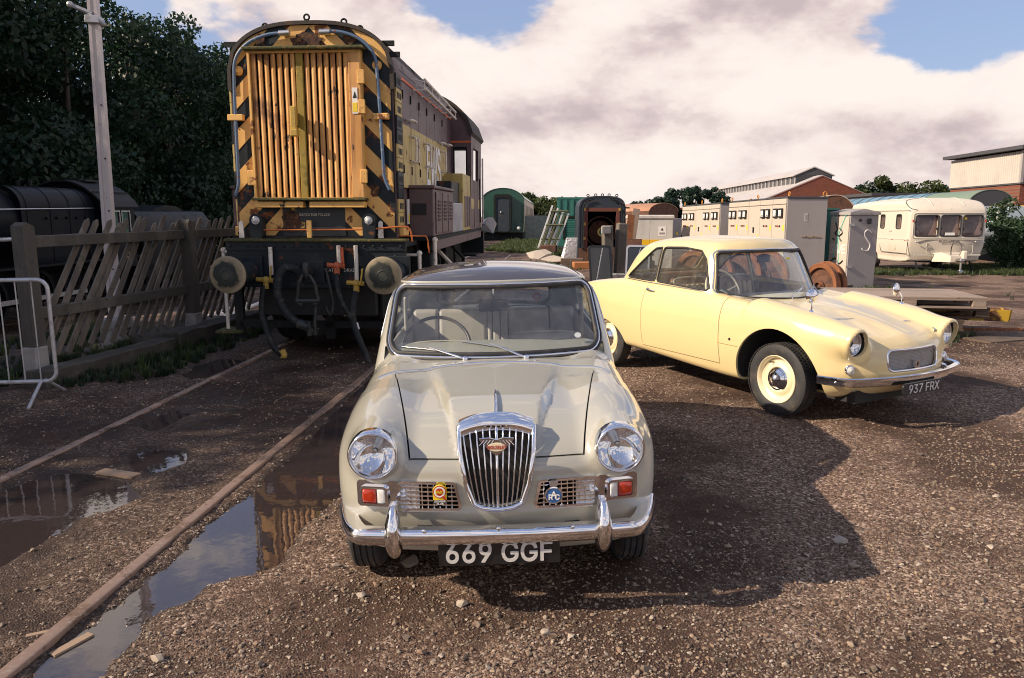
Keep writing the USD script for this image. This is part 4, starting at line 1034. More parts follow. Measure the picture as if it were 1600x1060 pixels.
    def pad(x0, x1, y0, y1, z0, z1, r=.05, lean=0.0):
        pts = [(x, y, z) for x in (x0 + r, x1 - r) for y in (y0 + r, y1 - r) for z in (z0 + r, z1 - r)]
        ball = trimesh.creation.icosphere(2, r).vertices; q = np.vstack([ball + p for p in pts]); q[:, 1] += lean * (q[:, 2] - z0); return hullmesh(q)
    for s in (-1, 1):
        x = s * .30
        f = obj('front_seat', pad(x - .235, x + .235, 1.32, 1.40, .46, .985, .038, .25), 'brown_vinyl', car, 40)
        obj('seat_cushion', pad(x - .235, x + .235, 1.0, 1.42, .38, .54, .05), 'brown_vinyl', f, 40)
        obj('piping', tube(spline([(x - .225, 1.40, .60), (x - .225, 1.44, .90), (x - .17, 1.465, .985), (x + .17, 1.465, .985), (x + .225, 1.44, .90), (x + .225, 1.40, .60)], 8), .006, 6), 'headlining', f, True)
        for k in range(5): obj('pleat', pad(x - .17 + .068 * k, x - .108 + .068 * k, 1.31, 1.34, .56, .93, .015, .25), 'tan_vinyl', f, 40)
        obj('door_lining', box(s * .598, s * .588, .66, 2.1, .40, .915), 'brown_vinyl', car)
    obj('rear_bench', pad(-.55, .55, 1.92, 2.06, .5, .99, .05, .2), 'brown_vinyl', car, 40)
    obj('parcel_shelf', box(-.52, .52, 2.08, 2.32, .925, .94), 'dark_inside', car)
    obj('mirror', box(-.10, .06, .80, .82, 1.165, 1.225, .008), 'black_plastic', car)
    obj('windscreen_sticker', aim(box(-.03, .03, -.036, .036, 0, .002), hit(cab, [(.165, 0, 1.225)], 1, .1, 1.2)[0] + [0, .015, 0], (1, 0, 0), (0, .55, .83)), 'paper_white', car)
    obj('windscreen_sticker', aim(box(-.026, .026, -.014, .010, -.002, .0), hit(cab, [(.165, 0, 1.205)], 1, .1, 1.2)[0] + [0, .012, 0], (1, 0, 0), (0, .55, .83)), 'badge_yellow', car)
    return car
glass('coupe_glass', (.93, .96, .97), 1.5, dust=.05, dustcol=(.5, .5, .52), streak=True)
look('grille_mesh', (.34, .33, .31), .6, metal=.5)
COUPE = build_coupe()
# ================================================================== the diesel shunter
RUST = (.16, .055, .022)
look('worn_yellow', (.66, .38, .11), .55, spots=[(1.6, .50, .70, (.54, .29, .08), None), (5, .585, .64, RUST, .9), (3.0, .68, .71, (.018, .016, .015), .8), (22, .62, .72, (.30, .15, .05), .8), (7, .60, .78, (.40, .25, .09), None, 4.0, (1, 1, .12))], bump=(25, .12, .006))
look('slat_yellow', (.60, .32, .105), .55, spots=[(1.3, .45, .7, (.48, .225, .055), None), (9, .50, .70, (.30, .125, .045), .8, 5.0, (1, 1, .09)), (7, .62, .66, (.022, .018, .016), .8, 5.0, (1, 1, .5)), (2.0, .60, .78, (.16, .075, .035), .85)], bump=(25, .12, .006))
look('worn_black', (.010, .015, .019), .5, spec=.25, spots=[(5, .59, .66, RUST, .9), (18, .58, .75, (.05, .045, .04), .8)], bump=(25, .12, .006))
look('fill_panel', (.014, .020, .024), .5, spots=[(3.2, .56, .60, (.58, .34, .05), .7), (5, .62, .66, RUST, .9)])
look('moss_ledge', (.07, .065, .022), .9, spots=[(30, .45, .6, (.04, .045, .015), .95), (12, .56, .7, (.26, .16, .04), .9)], bump=(60, .6, .01))
look('post_green', (.27, .185, .025), .7, spots=[(8, .5, .7, (.13, .10, .015), .8)])
look('plum_side', (.075, .042, .046), .5, spots=[(2, .45, .7, (.12, .078, .078), .7), (6, .60, .70, (.045, .028, .026), .85), (9, .66, .72, RUST, .9)], bump=(20, .12, .006))
look('band_yellow', (.45, .335, .11), .55, spots=[(3, .46, .72, (.30, .21, .07), None), (8, .60, .70, (.12, .065, .035), .9), (9, .5, .75, (.22, .15, .06), .8, 5.0, (1, 1, .1))])
look('buffer_steel', (.014, .017, .018), .5, spots=[(9, .5, .7, (.06, .05, .04), .8)])
def _bufface():
    N = {'tc': ('texture_coordinate', {}), 's': ('separate_xyz', {}), 'xx': ('math', {'math_type': 'multiply'}), 'zz': ('math', {'math_type': 'multiply'}), 'a': ('math', {'math_type': 'add'}), 'r': ('math', {'math_type': 'sqrt'}),
         'n': ('noise_texture', {'scale': 11.0, 'detail': 6.0}), 'ad': ('math', {'math_type': 'multiply_add', 'value2': .13, 'value3': -.065}), 'sum': ('math', {'math_type': 'add'}),
         'c': ('rgb_ramp', {'ramp': [(0, (.06, .065, .045)), (.105, (.012, .016, .014)), (.135, (.022, .024, .018)), (.150, (.17, .14, .085)), (.19, (.23, .185, .12)), (1, (.16, .12, .08))]}), 'p': ('principled_bsdf', {'roughness': .75})}
    L = [('tc.object', 's.vector'), ('s.x', 'xx.value1'), ('s.x', 'xx.value2'), ('s.y', 'zz.value1'), ('s.y', 'zz.value2'), ('xx.value', 'a.value1'), ('zz.value', 'a.value2'), ('a.value', 'r.value1'), ('tc.object', 'n.vector'), ('n.fac', 'ad.value1'), ('r.value', 'sum.value1'), ('ad.value', 'sum.value2'), ('sum.value', 'c.fac'), ('c.color', 'p.base_color')]
    MAT['buffer_face'] = usdkit.material(stage, '/World/Looks/buffer_face', N, L, surface='p.BSDF')
_bufface()
look('rust_scab', (.07, .032, .018), .95, spots=[(14, .45, .6, (.018, .013, .011), None), (25, .55, .7, (.25, .12, .04), None)], bump=(40, .6, .01))
look('hose_black', (.010, .013, .015), .6, spec=.3, spots=[(15, .5, .7, (.05, .05, .045), .8)])
look('tap_yellow', (.40, .26, .045), .55, spots=[(30, .55, .7, (.2, .1, .04), .9)])
look('tap_orange', (.42, .09, .03), .55, spots=[(30, .55, .7, (.2, .08, .04), .9)])
look('old_white', (.62, .57, .50), .65, spots=[(25, .55, .68, (.22, .12, .07), .9), (8, .5, .8, (.48, .43, .37), None)])
look('rail_blue', (.07, .12, .20), .45, spots=[(20, .58, .72, (.35, .33, .31), .6), (14, .62, .7, RUST, .9)])
look('copper', (.55, .16, .05), .4, metal=.6)
look('roof_grime', (.035, .028, .024), .85, spots=[(6, .54, .7, (.08, .048, .03), .9)], bump=(20, .3, .01))
look('orange_line', (.60, .12, .03), .6)
look('galv_sheet', (.30, .30, .32), .45, metal=.5, spots=[(3, .4, .7, (.22, .22, .24), .6)])
look('frame_black', (.009, .011, .012), .75, spec=.25, spots=[(8, .55, .75, (.045, .035, .028), .9)], bump=(20, .2, .008))
look('polythene', (.45, .43, .44), .35, transmission_weight=.3)
def nose_poly(hw=.93, z0=1.40, zs=3.28, zt=3.775, n=40, p=2.7):
    t = np.linspace(1, -1, n); pts = [(-hw - .02, z0)] if False else []
    pts = [(hw * x, zs + (zt - zs) * (1 - abs(x) ** p) ** (1 / 2.0)) for x in t]
    return sg.Polygon([(hw + .015, z0)] + pts + [(-hw - .015, z0)])
def build_shunter():
    o = np.array([TRK[0], TRK[1], 0.0]) + np.array([RNRM[0], RNRM[1], 0]) * -.055
    lo = thing('diesel_shunter', 'weathered diesel shunting locomotive with black and yellow striped nose on the track behind the cars', 'locomotive', o, TRKROT)
    NP = nose_poly()
    body = obj('nose', plate_xz(NP, .70, 5.12), 'plum_side', lo)
    obj('nose_face', plate_xz(NP.buffer(-.012), .692, .702), 'worn_black', lo)
    # the roof lip with its lifting eyes
    lip = NP.buffer(.018).difference(NP.buffer(-.022)).intersection(sg.box(-2, 3.05, 2, 5))
    rl = obj('roof_lip', plate_xz(lip, .655, .76), 'roof_grime', lo)
    for x, z in ((-.50, 3.70), (-.02, 3.79), (.40, 3.735), (.58, 3.66)):
        obj('lifting_eye', tf(trimesh.creation.torus(.030, .011, 16, 8), (x, .70, z + .045), (90, 0, 0)), 'frame_black', rl, True)
    for x, z, dx in ((-.82, 3.53, -1), (.80, 3.52, 1), (.86, 3.40, 1)): obj('lamp_lug', box(x, x + dx * .16, .69, .72, z, z + .055), 'frame_black', rl)
    # warning stripes: chevrons that meet over the centre line
    face = NP.buffer(-.026)
    hole = sg.box(-.69, 1.80, .60, 3.475)
    k0 = 3.73
    for k in range(-6, 2):
        for s in (-1, 1):
            a, b = k0 + .45 * k, k0 + .45 * k + .225
            st = sg.Polygon([(0, a), (0, b), (s * 2, b - 2), (s * 2, a - 2)]).intersection(face).difference(hole)
            st = st.difference(sg.box(-.40, 1.3, .34, 1.80)) 
            if s == 1 or True:
                for g in getattr(st, 'geoms', [st]):
                    if g.area > .004: obj('warning_stripe', plate_xz(g, .686, .6925), 'worn_yellow', lo, smooth=False)
    obj('fill_panel', plate_xz(sg.box(-.40, 1.42, .34, 1.79), .684, .6925), 'fill_panel', lo)
    for s in (1,):
        obj('warning_stripe', plate_xz(sg.Polygon([(-.40, 1.42), (-.22, 1.42), (-.02, 1.62), (-.20, 1.62)]), .680, .6838), 'fill_panel', lo, smooth=False)
    t = text_at('RADIATOR FILLER', .030, (-.02, .6795, 1.665), (1, 0, 0), (0, 0, 1), .001)
    obj('stencil', t, 'old_white', lo, smooth=False, kind='stuff')
    for cx, cz, sx, sz, sd_ in ((-.03, 3.58, .17, .09, 1), (.47, 3.60, .08, .06, 2), (-.55, 3.56, .05, .10, 3), (-.30, 1.60, .10, .12, 4), (.70, 1.95, .05, .08, 5)):
        rr = np.random.default_rng(sd_); a = np.linspace(0, 2 * PI, 22, endpoint=False); k = 1 + .45 * (rr.random(22) - .5)
        g_ = sg.Polygon([(cx + sx * q * math.cos(t), cz + sz * q * math.sin(t)) for t, q in zip(a, k)]).buffer(0)
        obj('rust_patch', plate_xz(g_, .6765, .6838), 'rust_scab', lo, smooth=False)
    # ---- radiator shutters
    G = obj('radiator_frame', plate_xz(sg.box(-.69, 1.83, .60, 3.47).difference(sg.box(-.665, 1.86, .455, 3.44)), .60, .70), 'worn_yellow', lo)
    obj('shutter_backing', plate_xz(sg.box(-.665, 1.86, .455, 3.44), .682, .690), 'dark_inside', G)
    obj('side_panel', box(.46, .59, .595, .62, 1.86, 3.44, .004), 'slat_yellow', G)
    obj('top_ledge', box(-.72, .65, .52, .70, 3.465, 3.50, .01), 'moss_ledge', G)
    obj('shelf', box(-.70, .62, .53, .70, 1.825, 1.855, .008), 'moss_ledge', G)
    obj('bottom_ledge', box(-.68, -.115, .565, .69, 1.745, 1.815, .008), 'worn_yellow', G); obj('bottom_ledge', box(-.04, .60, .565, .69, 1.745, 1.815, .008), 'worn_yellow', G)
    obj('centre_post', box(-.140, -.062, .61, .66, 1.86, 3.44, .006), 'post_green', G)
    rng = random.Random(4)
    def slat(x0):
        w, c = .0605, math.radians(rng.uniform(12, 20))
        q = [(0, .004), (w * .03, -.010), (w * .25, -.022), (w * .60, -.026), (w * .93, -.016), (w, -.004), (w, .004)]
        p = sg.Polygon([(x0 + u, v) for u, v in q]).buffer(0)
        m = plate(p, 1.575); m.apply_translation([0, .655, 1.862]); v = m.vertices; v[:, 1] -= .022 * np.clip((v[:, 0] - x0) / w, 0, 1); m.vertices = v
        return m
    for i in range(7): obj('shutter_slat', slat(-.662 + .0745 * i), 'slat_yellow', G)
    for i in range(7): obj('shutter_slat', slat(-.052 + .0735 * i), 'slat_yellow', G)
    for z in (2.02, 2.78, 3.1): obj('hinge', box(.56, .64, .575, .60, z, z + .15, .006), 'worn_yellow', G)
    for z in (2.0,): obj('hinge', box(-.77, -.68, .62, .69, z, z + .17, .006), 'worn_yellow', G)
    h = obj('shutter_handle', MB(box(-.195, -.125, .50, .545, 2.60, 2.86, .012), box(-.195, -.110, .48, .56, 2.53, 2.61, .01), box(-.17, -.14, .54, .64, 2.66, 2.8)), 'tap_yellow', G)
    sgn = obj('warning_sign', box(.495, .555, .588, .5945, 2.78, 3.06), 'paper_white', G)
    obj('sign_patch', box(.50, .55, .585, .5878, 2.80, 2.90), 'badge_yellow', sgn); obj('sign_triangle', plate_xz(sg.Polygon([(.503, 2.95), (.547, 2.95), (.525, 3.02)]), .585, .5878), 'plate_black', sgn)
    for x, z in ((-.83, 3.27), (.765, 3.31)):
        obj('filler_cap', tf(lathe([(.0001, .05), (.02, .05), (.028, .03), (.05, .028), (.055, .0)], 'z', 18), (x, .688, z), (90, 0, 0)), 'worn_yellow', lo)
    # blue conduit up both sides
    for s, pts in ((-1, [(-.20, 3.66), (-.45, 3.645), (-.68, 3.56), (-.83, 3.40), (-.865, 3.15), (-.875, 2.6), (-.88, 2.15), (-.885, 2.02), (-.93, 1.88)]), (1, [(.14, 3.665), (.38, 3.66), (.60, 3.575), (.74, 3.42), (.775, 3.2), (.80, 2.6), (.815, 2.2), (.825, 2.08), (.88, 1.94)])):
        c = obj('conduit', tube(spline([(x, .640, z) for x, z in pts], 6), .019, 8), 'rail_blue', lo, True)
        obj('conduit_clip', box(pts[5][0] - .09, pts[5][0] + .09, .62, .69, 2.72, 2.79, .008), 'worn_yellow', c)
        obj('conduit_end', cyl((pts[0][0] + s * .12, .64, pts[0][1] - .002), (pts[0][0], .64, pts[0][1]), .032), 'dull_steel', c)
    # marker lamps, lamp irons, copper pipe
    for x in (-.68, .64):
        m = obj('marker_lamp', hullmesh([p for z_, r in ((1.44, .070), (1.60, .078)) for p in [(x + r * math.cos(t), y, z_ + r * math.sin(t)) for t in np.linspace(0, 2 * PI, 16) for y in (.57, .69)]]), 'worn_black', lo, 40)
        obj('lamp_lens', tf(lathe([(.038, 0), (.032, .014), (.0001, .022)], 'z', 20), (x, .568, 1.60), (90, 0, 0)), 'clear_lens', m, True)
        obj('lamp_ring', tf(trimesh.creation.torus(.042, .007, 24, 8), (x, .568, 1.60), (90, 0, 0)), 'dull_steel', m, True)
    for x in (-.87, .77): obj('lamp_iron', hullmesh([(x + u, .60 + v, z) for u, v, z in ((-.03, 0, 1.40), (.03, 0, 1.40), (-.03, .02, 1.40), (.03, .02, 1.40), (-.024, 0, 1.58), (.024, 0, 1.58), (-.024, .02, 1.58), (.024, .02, 1.58), (0, .01, 1.60))]), 'old_white', lo)
    obj('lamp_iron', box(-.085, -.03, .57, .60, 1.40, 1.60, .006), 'worn_yellow', lo)
    obj('copper_pipe', tube(spline([(-.60, .60, 1.49), (0, .60, 1.495), (.6, .60, 1.50), (.98, .60, 1.53), (1.10, .61, 1.51), (1.13, .63, 1.36)], 6), .011, 6), 'copper', lo, True)
    obj('copper_pipe', tube(spline([(.85, .75, 1.42), (1.18, .75, 1.42), (1.27, .78, 1.40), (1.29, .80, 1.22)], 5), .009, 6), 'copper', lo, True)
    # ---- buffer beam
    B = obj('buffer_beam', box(-1.035, 1.065, .55, .60, .83, 1.36), 'worn_black', lo)
    obj('beam_flange', box(-1.045, 1.075, .50, .72, 1.362, 1.392, .006), 'moss_ledge', B)
    obj('beam_angle', box(-1.04, 1.07, .535, .549, 1.26, 1.36), 'worn_black', B)
    rv = MB()
    for x in np.arange(-.98, 1.05, .105):
        if rng.random() < .9: rv += tf(trimesh.creation.icosphere(1, .016), (x, .533, 1.31))
    for x, z in [(-.3 + .12 * i, 1.08 + .0 * i) for i in range(8)] + [(-.55, 1.22), (.55, 1.22), (-.6, .9), (.62, .9), (.2, .92), (-.25, .92), (.95, 1.2), (.98, 1.05)]: rv += tf(trimesh.creation.icosphere(1, .018), (x, .548, z))
    obj('rivets', rv, 'worn_black', B, True, kind='stuff')
    for i, (x0_, w_) in enumerate(((.165, 'RADIATOR'), (.42, 'DRAIN'))): letters('stencil_letter', w_, .038, (x0_, .5485, 1.035), (1, 0, 0), (0, 0, 1), 'old_white', B, .0012)
    for x in (-.81, .92):
        f = obj('buffer', MB(tf(lathe([(.0001, 0.0), (.10, .006), (.17, .018), (.200, .034), (.206, .050), (.196, .062), (.10, .070), (.085, .085), (.085, .22)], 'z', 48), (0, 0, 0))), 'buffer_face', lo, 40)
        UsdGeom.Xformable(f).AddTranslateOp().Set(Gf.Vec3d(x, 0.0, 1.016)); UsdGeom.Xformable(f).AddRotateXOp().Set(-90)
        obj('buffer_housing', cyl((x, .20, 1.016), (x, .50, 1.016), .125, .155, n=28), 'worn_black', lo)
        obj('buffer_plate', box(x - .2, x + .2, .50, .549, .84, 1.20, .01), 'worn_black', lo)
        obj('boss', tf(trimesh.creation.torus(.055, .012, 20, 8), (x, .012, 1.016), (90, 0, 0)), 'buffer_steel', lo, True)
    # coupling
    hk = obj('coupling_hook', tube(spline([(-.03, .60, 1.0), (-.03, .47, 1.01), (-.03, .38, 1.06), (-.03, .34, 1.12), (-.03, .30, 1.07), (-.03, .33, .98), (-.03, .40, .93)], 5), [.035] * 26 + [.026] * 5, 8), 'buffer_steel', lo, True)
    obj('hook_plate', box(-.14, .12, .52, .549, .88, 1.14, .01), 'worn_black', hk)
    for s in (-1, 1): obj('shackle', tube(spline([(-.03 + s * .03, .33, 1.0), (-.03 + s * .09, .33, .90), (-.03 + s * .11, .34, .78), (-.03 + s * .125, .34, .70), (-.03 + s * .08, .34, .655), (-.03 + s * .07, .34, .70)], 5), .020, 8), 'buffer_steel', hk, True)
    obj('shackle_pin', cyl((-.16, .34, .70), (.10, .34, .70), .028), 'buffer_steel', hk)
    obj('screw_handle', tube([(.05, .40, .70), (.02, .40, .45), (.02, .40, .30)], [.022, .022, .035], 8), 'buffer_steel', hk, True)
    obj('second_link', tube(spline([(.14, .52, 1.05), (.19, .48, .85), (.22, .48, .65), (.18, .48, .52), (.13, .48, .62)], 5), .018, 7), 'buffer_steel', hk, True)
    # brake pipes, taps and hoses
    for x, z0, z1 in ((-.50, .98, 1.30), (.30, 1.12, 1.32), (.50, .92, 1.32)):
        obj('brake_pipe', cyl((x, .505, z0), (x, .505, z1), .024), 'old_white', lo, 40)
    for x, mt in ((.335, 'tap_orange'), (.355, 'tap_orange')): obj('tap_stem', cyl((x, .50, 1.10), (x - .008, .50, 1.30), .009), mt, lo)
    for x, z, mt in ((-.56, .92, 'tap_yellow'), (.28, 1.09, 'tap_orange'), (.50, .89, 'tap_yellow')):
        tp = obj('brake_tap', tf(trimesh.creation.icosphere(2, .045), (x, .48, z), scale=None), mt, lo, True)
        obj('tap_body', cyl((x - .11, .48, z + .01), (x + .09, .48, z - .005), .026, n=10), mt, tp); obj('tap_handle', cyl((x + .06, .45, z), (x + .09, .43, z + .17), .010, n=8), mt, tp)
        obj('tap_spout', cyl((x, .48, z), (x, .47, z - .10), .033, n=10), mt, tp)
    hoses = [([(-.58, .47, .86), (-.60, .44, .70), (-.60, .42, .50), (-.52, .40, .25), (-.46, .40, .13), (-.38, .40, .06)], .036), ([(.28, .46, 1.0), (.30, .42, .84), (.36, .40, .66), (.46, .40, .48), (.48, .42, .38)], .030),
             ([(.50, .46, .80), (.47, .42, .62), (.48, .40, .42), (.56, .38, .20), (.62, .38, .05), (.66, .38, -.08)], .036)]
    for pth, r in hoses:
        h_ = obj('air_hose', tube(spline(pth, 8), r, 10), 'hose_black', lo, True)
        obj('hose_coupling', MB(cyl(np.array(pth[-1]) + [0, 0, .06], np.array(pth[-1]) + [.02, 0, -.02], .040, n=8), box(pth[-1][0] - .02, pth[-1][0] + .04, pth[-1][1] - .02, pth[-1][1] + .02, pth[-1][2] - .035, pth[-1][2] + .01)), 'tap_yellow' if r > .031 else 'dull_steel', h_)
    vp = spline([(-.14, .50, .95), (-.20, .44, 1.06), (-.30, .40, 1.06), (-.37, .38, .95), (-.38, .36, .78), (-.33, .36, .62), (-.22, .36, .48), (-.12, .36, .42)], 14)
    rad = .048 + .005 * (np.arange(len(vp)) % 3 == 0)
    vh = obj('vacuum_hose', tube(vp, rad, 12), 'hose_black', lo, True)
    obj('hose_end', MB(cyl((-.16, .36, .44), (-.04, .36, .40), .06, n=12), cyl((-.04, .33, .47), (-.03, .36, .30), .03)), 'buffer_steel', vh)
    # guards and cross bar below
    obj('guard_bar', box(-1.0, .98, .70, .74, .33, .42, .006), 'frame_black', lo)
    for x in (-1.0, .10, .95): obj('guard_iron', box(x - .05, x + .05, .70, .76, .20, .84), 'frame_black', lo)
    for x, z0, z1, y in ((-1.18, .28, 1.25, .78), (1.18, .75, 1.22, .78)):
        hp = obj('step_rail', cyl((x, y, z0), (x, y, z1), .022), 'old_white', lo); obj('rail_bracket', cyl((x, y, z1 - .02), (x - math.copysign(.15, x), y, z1 - .02), .016), 'old_white', hp); obj('rail_knob', tf(trimesh.creation.icosphere(1, .034), (x, y, z1)), 'old_white', hp, True)
    hp = obj('step_rail', cyl((1.33, 1.0, .80), (1.33, 1.0, 1.36), .022), 'old_white', lo); obj('rail_knob', tf(trimesh.creation.icosphere(1, .034), (1.33, 1.0, 1.37)), 'old_white', hp, True)
    obj('step', box(-1.27, -.95, .62, .95, .27, .30), 'moss_ledge', lo); obj('step', box(1.0, 1.30, .70, 1.0, .40, .43), 'frame_black', lo); obj('step', box(1.05, 1.31, .70, 1.05, .78, .81), 'frame_black', lo)
    # ---- frames, wheels, running plate
    for s in (-1, 1):
        obj('side_frame', box(s * .70, s * .73, .75, 8.0, .45, 1.34), 'frame_black', lo)
        for i, y in enumerate((1.95, 3.7, 5.5)):
            w = obj('wheel', tf(lathe([(.12, .06), (.12, .02), (.60, .02), (.61, .05), (.685, .05), (.685, -.08), (.715, -.085), (.715, -.11), (.60, -.11), (.12, -.06)], 'x', 40), (s * .80, y, .69), (0, 0, 0 if s > 0 else 180)), 'frame_black', lo)
        obj('coupling_rod', box(s * .93, s * .97, 1.7, 5.75, .52, .66, .01), 'frame_black', lo)
        obj('running_plate', box(s * .0, s * 1.27, 1.27, 6.75, 1.345, 1.395) if s > 0 else box(-1.27, -.002, 1.27, 6.75, 1.345, 1.395), 'frame_black', lo)
        obj('valance', box(s * 1.245, s * 1.268, 1.28, 6.7, 1.22, 1.344), 'plum_side', lo)
        for y in (1.5, 2.9, 4.3): obj('spring_hanger', tube([(s * 1.0, y, 1.2), (s * 1.22, y + .1, .95), (s * 1.2, y + .2, .75)], .03, 6), 'old_white' if y == 2.9 else 'frame_black', lo)
        obj('sand_box', box(s * .95, s * 1.22, 1.35, 1.75, .85, 1.2, .02), 'frame_black', lo)
        obj('step', box(s * .98, s * 1.28, 5.7, 6.3, .5, .53), 'frame_black', lo); obj('step', box(s * .98, s * 1.28, 5.7, 6.3, .9, .93), 'frame_black', lo)
    obj('front_platform', box(-1.03, 1.06, .602, 1.268, 1.30, 1.360), 'frame_black', lo)
    obj('inner_frame', box(-.68, .68, .62, 7.5, .50, 1.29), 'dark_inside', lo)
    # ---- side furniture (both sides alike)
    for s in (-1, 1):
        X = s * .945
        # slotted corner column with black and yellow squares
        for i in range(11):
            z = 3.24 - .155 * i
            pn = obj('slot_panel', box(X, X + s * .022, .72, 1.00, z - .150, z, .002), 'band_yellow' if i % 4 in (1, 2) else 'worn_black', lo)
            for j in range(3): obj('slot', box(X + s * .0222, X + s * .024, .755 + .075 * j, .81 + .075 * j, z - .115, z - .045), 'dark_inside', pn)
        obj('corner_box', box(X, X + s * .07, .76, 1.02, 1.42, 1.53, .01), 'worn_yellow', lo)
        # engine doors, yellow band across them
        edges = [1.02, 1.50, 2.05, 2.62, 3.25, 3.95, 4.45]
        for a, b in zip(edges[:-1], edges[1:]):
            d = obj('engine_door', box(X, X + s * .018, a + .006, b - .006, 1.98, 3.20, .003), 'plum_side', lo)
            obj('door_band', box(X + s * .018, X + s * .0205, a + .006, b - .006, 1.985, 2.72), 'band_yellow', d)
            for z in (2.15, 3.0): obj('door_hinge', cyl((X + s * .025, a + .012, z), (X + s * .025, a + .012, z + .10), .010, n=6), 'frame_black', d)
            obj('door_catch', box(X + s * .02, X + s * .030, b - .07, b - .03, 2.30, 2.33), 'frame_black', d)
        for y in (1.42, 1.60, 2.45, 2.72, 3.8):
            obj('grab_handle', tube(spline([(X + s * .02, y, 2.30), (X + s * .085, y, 2.31), (X + s * .10, y, 2.35), (X + s * .10, y, 2.56), (X + s * .085, y, 2.60), (X + s * .02, y, 2.61)], 4), .013, 7), 'old_white', lo, True)
        for y, z in ((1.32, 2.78), (3.65, 2.72), (4.3, 2.75)): obj('hand_bracket', tube(spline([(X + s * .02, y - .1, z), (X + s * .10, y - .1, z), (X + s * .10, y + .15, z), (X + s * .02, y + .15, z)], 4), .014, 7), 'old_white', lo, True)
        obj('orange_line', box(X, X + s * .004, 1.0, 5.1, 3.225, 3.255), 'orange_line', lo)
        letters('fleet_letter', 'EWS', .56, (X + s * .024, 3.15, 2.34), (0, s, 0), (0, 0, 1), 'white_letter', lo, .004, True, .72)
        # walkway rail under the roof edge
        q = obj('roof_rail', tube([(X + s * .16, 1.75, 3.33), (X + s * .16, 4.5, 3.28)], .018, 8), 'old_white', lo)
        obj('roof_rail', tube([(X + s * .16, 1.75, 3.23), (X + s * .16, 4.5, 3.18)], .018, 8), 'old_white', lo)
        for y in np.linspace(1.75, 4.5, 6): obj('rail_bracket', tube([(X, y, 3.34), (X + s * .16, y, 3.30), (X + s * .16, y, 3.21), (X, y, 3.20)], .011, 6), 'old_white', lo)
        # raised roof hatches with curved shoulders
        for a, b in ((1.15, 2.15), (2.35, 3.15), (3.35, 4.15)):
            if s > 0:
                NP2 = nose_poly(.915, 3.25, 3.34, 3.83, 30, 2.4)
                obj('roof_hatch', plate_xz(NP2, a, b), 'roof_grime', lo)
        # battery box and lockers on the running plate
        bx = obj('battery_box', box(s * .96, s * 1.265, 1.30, 2.95, 1.396, 1.98, .012), 'plum_side', lo)
        obj('box_lid', box(s * .955, s * 1.285, 1.28, 2.97, 1.98, 2.02, .01), 'plum_side', bx)
        obj('box_window', box(s * 1.0, s * 1.18, 1.290, 1.2995, 1.66, 1.80), 'dark_inside', bx)
        for y in (1.45, 1.95, 2.45):
            dr = obj('locker_door', box(s * 1.266, s * 1.28, y, y + .44, 1.43, 1.94, .004), 'plum_side', bx)
            for k in range(6): obj('louvre', tf(box(-.006, .006, -.11, .11, -.014, .014), (s * 1.283, y + .22, 1.60 + .045 * k), (0, s * 25, 0)), 'plum_side', dr)
        l2 = obj('locker', box(s * .96, s * 1.262, 2.99, 4.1, 1.396, 1.83, .012), 'galv_sheet', lo)
        obj('locker', box(s * .96, s * 1.20, 3.3, 4.2, 1.832, 2.15, .012), 'worn_black', lo)
        obj('fuel_locker', box(s * .96, s * 1.262, 4.14, 5.10, 1.396, 2.30, .012), 'band_yellow', lo)
        for y in (4.3, 4.6, 4.9): obj('cover_strip', box(s * 1.262, s * 1.27, y, y + .22, 1.45, 1.95), 'plum_side', lo)
    sgn = obj('cab_label', box(.965, .985, 1.16, 1.22, 1.55, 1.85), 'paper_white', lo)
    obj('label_patch', box(.9855, .988, 1.165, 1.215, 1.57, 1.68), 'badge_yellow', sgn)
    # ---- cab
    t = np.linspace(1, -1, 30); top = [(1.28 * x, 2.98 + .74 * (1 - abs(x) ** 2.3) ** (1 / 1.7)) for x in t]
    CP = sg.Polygon([(1.265, 1.396)] + top + [(-1.265, 1.396)])
    wall = plate_xz(CP, 5.12, 6.70)
    C = man(wall) - man(plate_xz(CP.buffer(-.05), 5.17, 6.65))
    for s in (-1, 1):
        C -= man(box(s * .985, s * 1.20, 5.0, 5.4, 2.18, 2.78)); C -= man(box(s * .45, s * 1.20, 6.5, 6.9, 2.10, 2.85)); C -= man(box(s * 1.1, s * 1.4, 5.45, 6.2, 2.25, 2.80))
    obj('cab', unman(C), 'plum_side', lo, label='plum coloured driving cab')
    for s in (-1, 1):
        for y in (5.115,): obj('cab_window_frame', plate_xz(sg.box(min(s * .975, s * 1.21), 2.17, max(s * .975, s * 1.21), 2.79).difference(sg.box(min(s * .995, s * 1.19), 2.20, max(s * .995, s * 1.19), 2.76)), y - .01, y + .012), 'frame_black', lo)
        obj('cab_window_pane', box(min(s * .99, s * 1.195), max(s * .99, s * 1.195), 5.14, 5.146, 2.19, 2.77), 'side_glass', lo)
        obj('cab_band', box(s * 1.266, s * 1.270, 5.14, 6.68, 1.75, 2.15), 'band_yellow', lo); obj('orange_line', box(s * 1.266, s * 1.270, 5.13, 6.69, 2.86, 2.89), 'orange_line', lo)
        obj('cab_handrail', cyl((s * 1.31, 6.66, 1.5), (s * 1.31, 6.66, 2.7), .016, n=7), 'old_white', lo); obj('cab_handrail', cyl((s * 1.31, 6.2, 1.5), (s * 1.31, 6.2, 2.3), .016, n=7), 'frame_black', lo)
        obj('cab_door', box(s * 1.266, s * 1.275, 5.6, 6.15, 1.42, 2.22, .003), 'plum_side', lo)
    obj('orange_line', plate_xz(CP.intersection(sg.box(-1.3, 2.86, 1.3, 2.89)), 5.108, 5.118), 'orange_line', lo)
    rp = sg.Polygon(top + [(x * 1.03, z + .045) for x, z in top[::-1]])
